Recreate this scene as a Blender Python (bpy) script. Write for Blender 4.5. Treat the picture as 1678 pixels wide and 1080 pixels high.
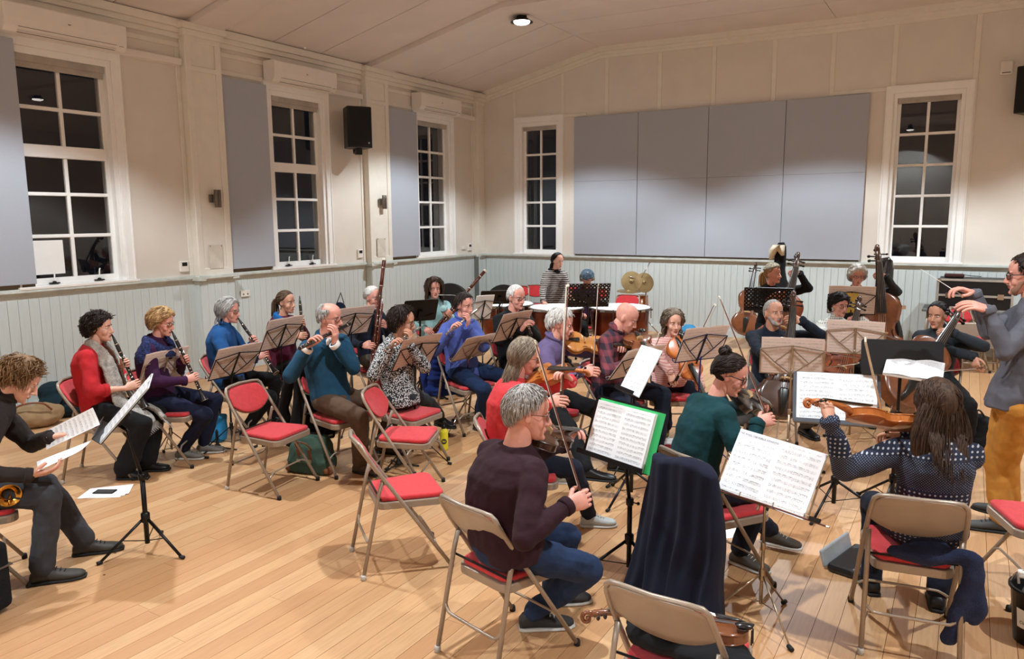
import bpy, bmesh, math, random
import numpy as np
from mathutils import Vector, Matrix, Quaternion
random.seed(7); rng=np.random.default_rng(7)
for o in list(bpy.data.objects): bpy.data.objects.remove(o)
sc=bpy.context.scene; COL=sc.collection; PI=math.pi
V=Vector
# ---------------------------------------------------------------- camera
F_PX,PITCH,YAW,ROLL=1235.86,0.14784,0.54405,-0.00617
CAM=V((8.3427,-12.6165,2.0149)); W_,H_=1678.0,1080.0
_f=V((-math.sin(YAW)*math.cos(PITCH),math.cos(YAW)*math.cos(PITCH),-math.sin(PITCH)))
_r=V((math.cos(YAW),math.sin(YAW),0)); _u=_r.cross(_f)
CR=_r*math.cos(ROLL)+_u*math.sin(ROLL); CU=_u*math.cos(ROLL)-_r*math.sin(ROLL); CF=_f
cd=bpy.data.cameras.new('camera'); cam=bpy.data.objects.new('camera',cd); COL.objects.link(cam)
M=Matrix((CR,CU,-CF)).transposed().to_4x4(); M.translation=CAM; cam.matrix_world=M
cd.sensor_width=36; cd.lens=F_PX*36/W_; cd.clip_start=.05; cd.clip_end=200; sc.camera=cam
# ---------------------------------------------------------------- world, exposure, lamps
wd=bpy.data.worlds.new('night'); sc.world=wd; wd.use_nodes=True
wd.node_tree.nodes['Background'].inputs[0].default_value=(.010,.012,.018,1)
wd.node_tree.nodes['Background'].inputs[1].default_value=.25
vs=sc.view_settings; vs.view_transform='Standard'; vs.look='None'; vs.gamma=1; vs.use_curve_mapping=False
vs.exposure=0.0
LAMP_W=770.0; LAMP_COL=(.85,.94,1.0); LAMP_CONE=math.radians(115); LAMP_BLEND=.28
LAMPS=[(x,y) for x in (2.6,6.41,10.22) for y in (-2.8,-9.1,-15.4)]
# ---------------------------------------------------------------- pixel helpers (1678x1080)
def ray(px,py): return (CR*((px-W_/2)/F_PX)-CU*((py-H_/2)/F_PX)+CF)
def hit(px,py,ax,val):
    d=ray(px,py); return CAM+d*((val-CAM[ax])/d[ax])
def fl(px,py,z=0): return hit(px,py,2,z)
def dep(px,py,D): return CAM+ray(px,py)*D          # D = distance along the optical axis
def depth(P): return (V(P)-CAM).dot(CF)
# ---------------------------------------------------------------- materials
MATS={}
def lin(c): return tuple((x/12.92 if x<=.04045 else ((x+.055)/1.055)**2.4) for x in c)
def rgb(*c): return lin([x/255 for x in c])+(1,)
class NT:
    def __init__(s,m): s.t=m.node_tree; s.n=s.t.nodes; s.l=s.t.links
    def new(s,t,**k):
        n=s.n.new('ShaderNode'+t)
        for a,b in k.items(): setattr(n,a,b)
        return n
    def link(s,a,b): s.l.new(a,b)
    def math(s,op,a,b=None,c=None):
        n=s.new('Math',operation=op)
        for i,v in enumerate((a,b,c)):
            if v is None: continue
            if isinstance(v,(int,float)): n.inputs[i].default_value=v
            else: s.link(v,n.inputs[i])
        return n.outputs[0]
    def mix(s,f,a,b):
        n=s.new('Mix',data_type='RGBA')
        for i,v in ((0,f),(6,a),(7,b)):
            if isinstance(v,(int,float)): n.inputs[i].default_value=v
            elif isinstance(v,tuple): n.inputs[i].default_value=v
            else: s.link(v,n.inputs[i])
        return n.outputs[2]
def mat(name,col,rough=.6,metal=0,var=.06,vs_=8,bump=0,bs=60,spec=.4,sheen=0,emit=None,es=0,trans=0,stretch=None,coat=0,col2=None,sss=0):
    if name in MATS: return MATS[name]
    m=bpy.data.materials.new(name); m.use_nodes=True; MATS[name]=m
    k=NT(m); b=k.n['Principled BSDF']
    b.inputs['Roughness'].default_value=rough; b.inputs['Metallic'].default_value=metal
    b.inputs['Specular IOR Level'].default_value=spec
    if sheen: b.inputs['Sheen Weight'].default_value=sheen; b.inputs['Sheen Roughness'].default_value=.6
    if trans: b.inputs['Transmission Weight'].default_value=trans
    if coat: b.inputs['Coat Weight'].default_value=coat; b.inputs['Coat Roughness'].default_value=.12
    if sss:
        b.inputs['Subsurface Weight'].default_value=sss; b.inputs['Subsurface Radius'].default_value=(.012,.004,.002); b.inputs['Subsurface Scale'].default_value=1
    if emit: b.inputs['Emission Color'].default_value=emit; b.inputs['Emission Strength'].default_value=es
    tc=k.new('TexCoord'); src=tc.outputs['Object']
    if stretch:
        mp=k.new('Mapping'); mp.inputs['Scale'].default_value=stretch; k.link(src,mp.inputs[0]); src=mp.outputs[0]
    nz=k.new('TexNoise'); nz.inputs['Scale'].default_value=vs_; nz.inputs['Detail'].default_value=5; k.link(src,nz.inputs[0])
    c2=col2 or tuple(max(0,x*(1-var*3)) for x in col[:3])+(1,)
    c1=col if col2 else tuple(min(1,x*(1+var)) for x in col[:3])+(1,)
    cr=k.new('ValToRGB'); cr.color_ramp.elements[0].position=.3; cr.color_ramp.elements[1].position=.7
    cr.color_ramp.elements[0].color=c2; cr.color_ramp.elements[1].color=c1
    k.link(nz.outputs[0],cr.inputs[0]); k.link(cr.outputs[0],b.inputs['Base Color'])
    if bump:
        n2=k.new('TexNoise'); n2.inputs['Scale'].default_value=bs; n2.inputs['Detail'].default_value=3; k.link(src,n2.inputs[0])
        bp=k.new('Bump'); bp.inputs['Strength'].default_value=bump; bp.inputs['Distance'].default_value=.01
        k.link(n2.outputs[0],bp.inputs['Height']); k.link(bp.outputs[0],b.inputs['Normal'])
    return m
# ---------------------------------------------------------------- mesh building
class G:
    """collects vertices and faces; build() links ONE mesh object"""
    def __init__(s): s.v=[]; s.f=[]; s.m=[]; s.uv={}; s.mi=0
    def add(s,vs,fs):
        b=len(s.v); s.v+= [tuple(x) for x in vs]; s.f+=[tuple(b+i for i in q) for q in fs]; s.m+=[s.mi]*len(fs); return s
    def box(s,c,d,R=None):
        j=random.random()*.0004; hx,hy,hz=d[0]/2+j,d[1]/2+j,d[2]/2+j; c=V(c)
        P=[V((x,y,z)) for x in(-hx,hx) for y in(-hy,hy) for z in(-hz,hz)]
        if R is not None: P=[R@q for q in P]
        return s.add([c+q for q in P],[(0,1,3,2),(4,6,7,5),(0,4,5,1),(2,3,7,6),(0,2,6,4),(1,5,7,3)])
    def bb(s,a,b): return s.box([(a[i]+b[i])/2 for i in range(3)],[abs(b[i]-a[i]) for i in range(3)])
    def tube(s,pts,r,n=8,flat=1,up=None,caps=True):
        pts=[V(p) for p in pts]; k=len(pts); rs=r if isinstance(r,(list,tuple)) else [r]*k
        vs=[];fs=[]; prev=None
        for i,p in enumerate(pts):
            t=(pts[min(i+1,k-1)]-pts[max(i-1,0)]).normalized()
            if prev is None:
                a=V(up) if up is not None else (V((0,0,1)) if abs(t.z)<.9 else V((1,0,0)))
            else: a=prev
            x=(a-t*a.dot(t)); 
            if x.length<1e-6: x=t.orthogonal()
            x.normalize(); y=t.cross(x); prev=x
            for j in range(n):
                an=2*PI*j/n; vs.append(p+x*(rs[i]*math.cos(an)*flat)+y*(rs[i]*math.sin(an)))
        for i in range(k-1):
            for j in range(n):
                fs.append((i*n+j,i*n+(j+1)%n,(i+1)*n+(j+1)%n,(i+1)*n+j))
        if caps: fs+= [tuple(range(n-1,-1,-1)),tuple((k-1)*n+j for j in range(n))]
        return s.add(vs,fs)
    def lathe(s,prof,o=(0,0,0),axis=(0,0,1),n=20,sx=1,sy=1,R=None):
        o=V(o); z=V(axis).normalized(); x=z.orthogonal().normalized(); y=z.cross(x)
        if R is not None: x,y,z=[V(c) for c in R.transposed()]
        vs=[o+x*(r*math.cos(2*PI*j/n)*sx)+y*(r*math.sin(2*PI*j/n)*sy)+z*h for r,h in prof for j in range(n)]
        fs=[(i*n+j,i*n+(j+1)%n,(i+1)*n+(j+1)%n,(i+1)*n+j) for i in range(len(prof)-1) for j in range(n)]
        fs+=[tuple(range(n-1,-1,-1)),tuple((len(prof)-1)*n+j for j in range(n))]
        return s.add(vs,fs)
    def ball(s,c,r,n=12,R=None,m=8):
        rx,ry,rz=(r,r,r) if isinstance(r,(int,float)) else r; c=V(c); vs=[];fs=[]
        for i in range(1,m):
            th=PI*i/m
            for j in range(n):
                q=V((rx*math.sin(th)*math.cos(2*PI*j/n),ry*math.sin(th)*math.sin(2*PI*j/n),rz*math.cos(th)))
                vs.append(c+(R@q if R is not None else q))
        a=V((0,0,rz)); b=V((0,0,-rz))
        if R is not None: a=R@a; b=R@b
        vs+=[c+a,c+b]; T=len(vs)-2
        for i in range(m-2):
            for j in range(n): fs.append((i*n+j,(i+1)*n+j,(i+1)*n+(j+1)%n,i*n+(j+1)%n))
        for j in range(n): fs.append((T,j,(j+1)%n)); fs.append((T+1,(m-2)*n+(j+1)%n,(m-2)*n+j))
        return s.add(vs,fs)
    def prism(s,poly,h,M=None,z0=0):
        """poly in xy, extruded z0..z0+h, then M"""
        n=len(poly); vs=[V((x,y,z0)) for x,y in poly]+[V((x,y,z0+h)) for x,y in poly]
        if M is not None: vs=[M@q for q in vs]
        return s.add(vs,[tuple(range(n-1,-1,-1)),tuple(range(n,2*n))]+[(i,(i+1)%n,n+(i+1)%n,n+i) for i in range(n)])
    def loft(s,rings,n=16,pw=2.0):
        """rings: (centre, xvec, yvec) with vectors scaled to half widths"""
        vs=[]
        for c,x,y in rings:
            c,x,y=V(c),V(x),V(y)
            for j in range(n):
                a=2*PI*j/n; ca,sa=math.cos(a),math.sin(a)
                ca=math.copysign(abs(ca)**(2/pw),ca); sa=math.copysign(abs(sa)**(2/pw),sa)
                vs.append(c+x*ca+y*sa)
        k=len(rings)
        fs=[(i*n+j,i*n+(j+1)%n,(i+1)*n+(j+1)%n,(i+1)*n+j) for i in range(k-1) for j in range(n)]
        fs+=[tuple(range(n-1,-1,-1)),tuple((k-1)*n+j for j in range(n))]
        return s.add(vs,fs)
    def cone(s,a,b,ra,rb,n=12):
        """capsule with tapering radius, closed"""
        a,b=V(a),V(b); t=(b-a); L=t.length
        if L<1e-5: return s.ball(a,ra)
        t/=L; P=[];R=[]
        for q in (-.98,-.8,-.45,0): P.append(a+t*(ra*q)); R.append(ra*math.sqrt(1-q*q))
        for q in (0,.45,.8,.98): P.append(b+t*(rb*q)); R.append(rb*math.sqrt(1-q*q))
        return s.tube(P,R,n)
    def mesh(s,name,mats,smooth=False):
        me=bpy.data.meshes.new(name); me.from_pydata(s.v,[],s.f)
        for m in (mats if isinstance(mats,(list,tuple)) else [mats]): me.materials.append(m)
        if any(s.m): me.polygons.foreach_set('material_index',s.m)
        if smooth: me.polygons.foreach_set('use_smooth',[True]*len(s.f))
        me.update(); return me
    def build(s,name,mats,parent=None,smooth=False,fix=True,**k):
        me=s.mesh(name,mats,smooth)
        if fix:
            bm=bmesh.new(); bm.from_mesh(me); bmesh.ops.recalc_face_normals(bm,faces=bm.faces); bm.to_mesh(me); bm.free()
        return link(name,me,parent,**k)
def link(name,me,parent=None,**k):
    o=bpy.data.objects.new(name,me); COL.objects.link(o)
    if parent is not None: o.parent=parent
    for a,b in k.items():
        if b: o[{'cat':'category'}.get(a,a)]=b
    return o
def thing(name,label,cat,loc=(0,0,0),rz=0,group=None):
    o=bpy.data.objects.new(name,None); COL.objects.link(o); o.location=loc; o.rotation_euler=(0,0,rz)
    o.empty_display_size=.1; o['label']=label; o['category']=cat
    if group: o['group']=group
    return o
KIDS={}
def kids(o): return [c for c in o.children]
def copy_tree(o,parent=None):
    c=o.copy(); COL.objects.link(c); c.parent=parent
    for ch in kids(o): copy_tree(ch,c)
    return c
def bevel(o,w=.004,seg=2):
    m=o.modifiers.new('b','BEVEL'); m.width=w; m.segments=seg; m.limit_method='ANGLE'; m.harden_normals=False; return o
def autosm(o):
    for p in o.data.polygons: p.use_smooth=True
    return o
def spline(pts,k=6):
    """catmull-rom through pts"""
    pts=[V(p) for p in pts]; out=[]
    P=[pts[0]*2-pts[1]]+pts+[pts[-1]*2-pts[-2]]
    for i in range(1,len(P)-2):
        for j in range(k):
            t=j/k; a,b,c,d=P[i-1:i+3]
            out.append(.5*((2*b)+(c-a)*t+(2*a-5*b+4*c-d)*t*t+(3*b-a-3*c+d)*t**3))
    out.append(pts[-1]); return out
# ================================================================ THE SETTING
m_wall=mat('cream_wall_paint',rgb(222,214,203),.55,var=.02,vs_=2.5,bump=.05,bs=90)
m_trim=mat('cream_gloss_trim',rgb(228,222,210),.38,var=.015)
m_white=mat('white_window_paint',rgb(240,238,234),.32,var=.01)
m_ceil=mat('ceiling_paint',rgb(222,212,206),.7,var=.02,vs_=2)
m_wains=mat('grey_green_boarding',rgb(204,213,212),.42,var=.025,vs_=5)
m_gap=mat('dark_joint',rgb(112,118,115),.8)
m_fgap=mat('floor_joint',rgb(78,48,28),.9)
m_acou=mat('grey_felt',rgb(172,177,187),.95,var=.035,vs_=260,bump=.25,bs=500,sheen=.2)
m_brown=mat('brown_batten',rgb(112,97,80),.7)
m_black=mat('black_plastic',rgb(20,20,22),.4,var=.02)
m_cord=mat('white_cord',rgb(222,216,205),.6)
def wood_floor():
    m=bpy.data.materials.new('floor_board_wood'); m.use_nodes=True; k=NT(m); b=k.n['Principled BSDF']
    g=k.new('NewGeometry'); oi=k.new('ObjectInfo'); mp=k.new('Mapping'); mp.inputs['Scale'].default_value=(1,.06,1)
    ad=k.new('VectorMath',operation='ADD'); k.link(g.outputs['Position'],ad.inputs[0])
    cb=k.new('CombineXYZ'); k.link(k.math('MULTIPLY',oi.outputs['Random'],37.0),cb.inputs[1]); k.link(k.math('MULTIPLY',oi.outputs['Random'],11.0),cb.inputs[2]); k.link(cb.outputs[0],ad.inputs[1])
    k.link(ad.outputs[0],mp.inputs[0])
    n1=k.new('TexNoise'); n1.inputs['Scale'].default_value=75; n1.inputs['Detail'].default_value=6; n1.inputs['Distortion'].default_value=.4; k.link(mp.outputs[0],n1.inputs[0])
    n2=k.new('TexNoise'); n2.inputs['Scale'].default_value=9; n2.inputs['Detail'].default_value=3; k.link(mp.outputs[0],n2.inputs[0])
    cr=k.new('ValToRGB'); e=cr.color_ramp.elements; e[0].position=0; e[0].color=rgb(174,126,85); e[1].position=1; e[1].color=rgb(204,164,122)
    x=e.new(.35); x.color=rgb(187,141,98); x=e.new(.7); x.color=rgb(194,152,109)
    k.link(k.math('ADD',k.math('MULTIPLY',oi.outputs['Random'],.72),k.math('MULTIPLY',n2.outputs[0],.3)),cr.inputs[0])
    gr=k.math('MULTIPLY',k.math('SUBTRACT',n1.outputs[0],.42),1.3)
    c=k.mix(gr,cr.outputs[0],rgb(156,112,76))
    vo=k.new('TexVoronoi'); vo.inputs['Scale'].default_value=2.6; k.link(g.outputs['Position'],vo.inputs[0])
    kn=k.math('LESS_THAN',vo.outputs['Distance'],.022)
    c=k.mix(kn,c,rgb(86,52,30)); k.link(c,b.inputs['Base Color'])
    b.inputs['Roughness'].default_value=.42; b.inputs['Coat Weight'].default_value=.12; b.inputs['Coat Roughness'].default_value=.25
    bp=k.new('Bump'); bp.inputs['Strength'].default_value=.06; k.link(n1.outputs[0],bp.inputs['Height']); k.link(bp.outputs[0],b.inputs['Normal'])
    return m
m_floor=wood_floor()
RX,RY=12.82,-16.2
# floor: sub-floor plus one object per board
flo=G().bb((-.2,RY-.2,-.12),(RX+.2,.2,-.012)).build('floor',m_fgap,kind='structure')
bw=.107; rest=G(); vis=[]
um=G().box((0,0,-.006),(1,1,.012)).mesh('board',m_floor)
for i in range(int(RX/bw)+1):
    y=RY+random.random()*3
    ys=[RY]
    while y<0: ys.append(y); y+=random.uniform(2.2,4.6)
    ys.append(0)
    for a,b in zip(ys[:-1],ys[1:]):
        if b-a<.05: continue
        c=V((i*bw+bw/2,(a+b)/2,0)); best=0
        for t in (0,.25,.5,.75,1):
            q=V((c.x,a+(b-a)*t,0))-CAM; z=q.dot(CF)
            if z>.5 and abs(q.dot(CR)/z)<.70 and abs(q.dot(CU)/z)<.46: best=max(best,1/z)
        vis.append((best,c,b-a))
vis.sort(key=lambda t:-t[0])
for n,(q,c,L) in enumerate(vis):
    if n<298 and q>0:
        o=link('board',um,flo); o.location=c; o.scale=(bw-.0022,L-.002,1)
    else: rest.box((c.x,c.y,-.006),(bw-.0022,L-.002,.012))
rest.build('boards_beyond',m_floor,flo,kind='stuff')
# ---- left wall
ZE=4.36; WG0,WG1=1.40,3.62     # glass heights
YS=[-2.76-3.2*i for i in range(5)]                       # right edge of each pilaster... bays run towards the camera
WL=[(-1.90,-1.10),(-5.12,-4.30),(-8.42,-7.54),(-11.6,-10.75),(-14.8,-13.95)]
FR=.10
wl=G(); ycur=0
for a,b in WL:
    wl.bb((-.25,b+FR,1.2),(0,ycur,ZE+.3)); wl.bb((-.25,a-FR,1.2),(0,b+FR,WG0-.08)); wl.bb((-.25,a-FR,WG1+.14),(0,b+FR,ZE+.3)); ycur=a-FR
wl.bb((-.25,RY,1.2),(0,ycur,ZE+.3)); wl.bb((-.25,RY,0),(-.016,0,1.2))
wl.bb((-.016,RY,0),(.0,RY+.01,1.2))
wall_left=wl.build('wall_left',m_wall,kind='structure')
PIL=[(-.25,0.0),(-3.37,-2.84),(-6.56,-6.05),(-9.8,-9.27),(-13.0,-12.5)]
# wainscot boards on left wall and pilasters
umw=G().box((0,0,0),(1,1,1)).mesh('wainscot_board',m_wains)
def wboard(parent,c,d):
    o=link('wainscot_board',umw,parent); o.location=c; o.scale=d; return o
wj=G(); wj.bb((-.016,RY,0.0),(-.012,0,1.25))
for a,b in PIL: wj.bb((-.016,a+.004,0),(.112,b-.004,1.25)) if b<-.1 else wj.bb((-.016,a+.004,0),(.112,b,1.25))
wj.build('board_backing',m_gap,wall_left)
y=-.27
segs=[]
edges=sorted([(b,a) for a,b in PIL],reverse=True)
cur=-.25; zone=[]
for b,a in edges[1:]: zone.append((cur,b,0)); zone.append((b,a,.12)); cur=a
zone.append((cur,RY,0)); 
for a,b,x in zone:
    n=max(1,round((a-b)/.103)); w=(a-b)/n
    for i in range(n): wboard(wall_left,(x-.005,a-w*(i+.5),.62),(.016,w-.0035,1.24))
for y in ():pass
wboard(wall_left,(.112,-.19,.62),(.012,.115,1.24)); wboard(wall_left,(.112,-.065,.62),(.012,.115,1.24))
for a,b in PIL[1:]:
    for yy in (a,b): wboard(wall_left,(.06,yy+(.003 if yy==b else -.003),.62),(.11,.01,1.24))
# pilasters with sunk panels and capitals
for a,b in PIL:
    t=G(); t.bb((0,a,1.25),(.105,b,ZE-.02))
    for y0,y1 in ((a,a+.085),(b-.085,b)) if b<-.1 else ((a,a+.06),): t.bb((.1,y0,1.3),(.12,y1,4.2))
    for z0,z1 in ((1.3,1.40),(3.80,3.86),(4.14,4.25)): t.bb((.1,a,z0),(.12,b,z1))
    t.bb((0,a-.03,4.2),(.155,b+(.03 if b<0 else 0),4.27)); t.bb((0,a-.07,4.27),(.2,b+(.07 if b<0 else 0),4.34))
    bevel(t.build('pilaster',m_trim,wall_left),.006,1)
# rail and cornice, left
def rail(g,a,b,x):
    g.bb((x-.01,a,1.245),(x+.03,b,1.275)); g.bb((x-.01,a,1.275),(x+.055,b,1.30)); g.bb((x-.01,a,1.30),(x+.035,b,1.312))
g=G()
for a,b,x in zone+[(0,-.25,.12)]: rail(g,b,a,x)
for a,b in PIL[1:]:
    for yy in (a,b): g.bb((0,yy-.05,1.25),(.17,yy+.05,1.30))
g.build('dado_rail_left',mat('rail_paint',rgb(206,211,205),.4),None,kind='structure').name='trim_1'
g=G()
g.bb((0,RY,4.06),(.015,0,4.12)); g.bb((0,RY,4.16),(.04,0,4.22)); g.bb((0,RY,4.22),(.07,0,4.28)); g.bb((0,RY,4.28),(.11,0,ZE+.01))
for a,b,x in zone:
    if x==0 and a-b>1:
        # raised framing each side of the window
        for yy in (a,b+.06): g.bb((0,yy-.06,1.31),(.012,yy,4.06))
        g.bb((0,b,3.84),(.012,a,3.90))
bevel(g.build('trim_2',m_trim,None,kind='structure'),.005,1)
# ---- back wall with gable
ZB,ZA=4.945,4.90; XB,XA=2.57,6.41
def ceil_z(x):
    if x>XA: x=2*XA-x
    return ZE+(ZB-ZE)*x/XB if x<XB else ZB+(ZA-ZB)*(x-XB)/(XA-XB)
BW=[(1.0,1.64),(7.34,8.05)]
wb=G()
xs=[0,BW[0][0]-FR,BW[0][1]+FR,XB,XA,BW[1][0]-FR,BW[1][1]+FR,2*XA-XB,RX]
for a,b in zip(xs[:-1],xs[1:]):
    z0=1.2; win=any(abs(a-(w[0]-FR))<1e-6 for w in BW)
    if win: wb.bb((a,0,1.2),(b,.25,WG0-.08)); z0=WG1+.14
    wb.prism([(a,z0),(b,z0),(b,ceil_z(b)+.1),(a,ceil_z(a)+.1)],.25,Matrix(((1,0,0,0),(0,0,1,0),(0,1,0,0),(0,0,0,1))))
wb.bb((0,.016,0),(RX,.25,1.2))
wall_back=wb.build('wall_back',m_wall,kind='structure')
G().bb((0,.012,0),(RX,.017,1.25)).build('board_backing',m_gap,wall_back)
n=round((RX-.12)/.103); w=(RX-.12)/n
for i in range(n): wboard(wall_back,(.12+w*(i+.5),.005,.62),(w-.0035,.016,1.24))
g=G(); g.bb((0,.01,1.245),(RX,-.03,1.275)); g.bb((0,.01,1.275),(RX,-.055,1.30)); g.bb((0,.01,1.30),(RX,-.035,1.312))
g.build('trim_3',MATS['rail_paint'],None,kind='structure')
g=G()
for x in (.80,1.82,2.69,3.66,4.58,5.53,6.385,7.22,8.24,9.2,10.2,11.1,12.0):
    g.bb((x-.035,-.012,1.31),(x+.035,0,ceil_z(x)-.06))
g.bb((.80,-.011,3.84),(1.82,0,3.90)); g.bb((1.82,-.011,3.80),(2.3,0,3.86)); g.bb((6.385,-.011,3.80),(8.24,0,3.86))
bevel(g.build('trim_4',m_trim,None,kind='structure'),.004,1)
g=G()
for (xa,xb) in ((0,XB),(XB,XA),(XA,2*XA-XB),(2*XA-XB,RX)):
    for dz,t in ((0,.09),(-.09,.05),(-.14,.03)):
        z0,z1=ceil_z(xa)+dz,ceil_z(xb)+dz; h=.09 if dz==0 else .05
        g.prism([(xa,z0-h),(xb,z1-h),(xb,z1+.01),(xa,z0+.01)],-t,Matrix(((1,0,0,0),(0,0,1,0),(0,1,0,0),(0,0,0,1))))
g.build('trim_5',m_trim,None,kind='structure')
G().bb((0,0,0),(RX,-.02,.12)).build('baseboard_back',m_wains,None,kind='structure')
G().bb((0,RY,0),(.018,0,.12)).build('baseboard_left',m_wains,None,kind='structure')
# ---- the walls behind the camera
G().bb((RX,RY,0),(RX+.2,0,ZE+.3)).build('wall_right',m_wall,None,kind='structure')
g=G(); g.bb((0,RY-.2,0),(RX,RY,5.3)); g.build('wall_front',m_wall,None,kind='structure')
# ---- ceiling: boards between battens and cross beams
cl=G()
for xa,xb in ((0,XB),(XB,XA),(XA,2*XA-XB),(2*XA-XB,RX)):
    cl.prism([(xa,ceil_z(xa)+.03),(xb,ceil_z(xb)+.03),(xb,ceil_z(xb)+.2),(xa,ceil_z(xa)+.2)],-(RY-.2),Matrix(((1,0,0,0),(0,0,-1,0),(0,1,0,0),(0,0,0,1))))
ceiling=cl.build('ceiling',m_gap,kind='structure')
def slab(g,xa,xb,ya,yb,z0,z1):
    M_=Matrix(((1,0,0,0),(0,0,-1,0),(0,1,0,0),(0,0,0,1)))
    M_.translation=(0,yb,0)
    g.prism([(xa,ceil_z(xa)+z0),(xb,ceil_z(xb)+z0),(xb,ceil_z(xb)+z1),(xa,ceil_z(xa)+z1)],yb-ya,M_)
BEAM=[(-3.33,-2.8),(-6.5,-6.05),(-9.75,-9.3),(-13.0,-12.5)]
yb=[0,-1.05,-1.93,-2.8,-3.33,-4.28,-5.16,-6.05,-6.5,-7.4,-8.3,-9.3,-9.75,-10.7,-11.6,-12.5,-13.0,-14,-15,RY]
for a,b in zip(yb[:-1],yb[1:]):
    beam=(b,a) in BEAM
    for xa,xb in ((0,XB),(XB,XA),(XA,2*XA-XB),(2*XA-XB,RX)):
        g=G()
        if beam: slab(g,xa,xb,b,a,-.075,.03); g.build('cross_beam',m_ceil,ceiling)
        else: slab(g,xa+.004,xb-.004,b+.006,a-.006,.0,.03); g.build('ceiling_panel',m_ceil,ceiling)
# ---- windows
m_glass=mat('window_glass',(1,1,1,1),0,trans=1,var=0,spec=.5); m_glass.node_tree.nodes['Principled BSDF'].inputs['IOR'].default_value=1.45
m_blind=mat('roller_blind',rgb(176,168,158),.8)
def window(nm,w,T,tall,thick=False,cord=1,stays=True):
    """local frame: x along wall, y into the room, z up; origin at glass left end of the wall plane"""
    root=bpy.data.objects.new(nm,None); COL.objects.link(root); root.matrix_world=T; root['kind']='structure'
    y=-.10; g=G()
    g.bb((-.10,-.24,WG0-.08),(-.045,0,WG1+.14)); g.bb((w+.045,-.24,WG0-.08),(w+.10,0,WG1+.14)); g.bb((-.10,-.24,WG1+.07),(w+.10,0,WG1+.14))
    g.bb((-.10,-.24,WG0-.08),(w+.10,0,WG0-.075))
    # casing
    for a,b in ((-.20,-.10),(w+.10,w+.20)): g.bb((a,-.01,WG0-.07),(b,.025,WG1+.24)); g.bb((a-(.0 if a<0 else -.08),-.01,WG0-.07),(a+.02+(.0 if a<0 else .08),.035,WG1+.24))
    g.bb((-.20,-.01,WG1+.14),(w+.20,.026,WG1+.24)); g.bb((-.20,-.01,WG1+.225),(w+.20,.036,WG1+.245))
    bevel(g.build('window_frame',m_white,root),.004,1)
    g=G(); g.bb((-.22,-.2,WG0-.10),(w+.22,.06,WG0-.07)); bevel(g.build('window_sill',m_white,root),.006,2)
    g=G(); t0,t1=y-.025,y+.02
    g.bb((-.05,t0,WG0-.07),(0,t1,WG1+.06)); g.bb((w,t0,WG0-.07),(w+.05,t1,WG1+.06)); g.bb((-.05,t0,WG0-.07),(w+.05,t1,WG0)); g.bb((-.05,t0,WG1),(w+.05,t1,WG1+.07))
    bevel(g.build('sash',m_white,root),.004,1)
    rows=[WG0+(WG1-WG0)*i/5 for i in range(6)]; hb=.019; g=G()
    g.bb((w/2-hb,t0,WG0),(w/2+hb,t1,WG1))
    for i in range(1,5):
        h=.065 if (thick and i==3) else hb
        g.bb((0,t0,rows[i]-h),(w,t1+(.02 if h>.03 else 0),rows[i]+h))
    bevel(g.build('glazing_bar',m_white,root),.005,1)
    for i in range(5):
        for a,b in ((0,w/2),(w/2,w)):
            G().bb((a,y-.006,rows[i]),(b,y-.001,rows[i+1])).build('pane',m_glass,root)
    g=G(); hgt=.13 if tall else .075
    g.bb((-.04,-.075,WG1+.0),(w+.04,-.03,WG1+.07)); g.bb((-.035,-.06,WG1+.07-hgt),(w+.035,-.05,WG1+.03)); bevel(g.build('roller_blind',m_blind,root),.008,2)
    xx=w+.075 if cord>0 else -.09
    G().tube([(xx,-.03,WG1+.02),(xx+.002,-.028,2.4),(xx,-.03,1.72),(xx+.012,-.03,1.70),(xx+.016,-.03,2.4),(xx+.014,-.03,WG1+.02)],.0025,4).build('blind_cord',m_cord,root)
    if stays:
        for fx in (.22,.78):
            s=G(); s.box((w*fx,-.06,WG0-.055),(.10,.035,.012)); s.lathe([(.02,0),(.02,.012),(.008,.02)],(w*fx,-.06,WG0-.052),n=10)
            s.build('stay_base',m_black,root)
            G().tube([(w*fx,-.06,WG0-.04),(w*fx-.005,-.055,WG0+.06),(w*fx-.012,-.05,WG0+.075)],.008,6).build('stay_handle',m_white,root)
    return root
def TL(yleft):   # left wall: local x -> +y world (away from camera), local y -> +x
    return Matrix(((0,1,0,0),(-1,0,0,yleft),(0,0,1,0),(0,0,0,1)))
def TB(x0): return Matrix(((-1,0,0,x0),(0,-1,0,0),(0,0,1,0),(0,0,0,1)))
for i,(a,b) in enumerate(WL[:3]):
    window(f'window_{3-i}',b-a,TL(b),i>=1,thick=i>=1,stays=i>=1,cord=-1)
for i,(a,b) in enumerate(BW): window(f'window_{4+i}',b-a,TB(b),False,stays=False,cord=1-2*i)
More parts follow.
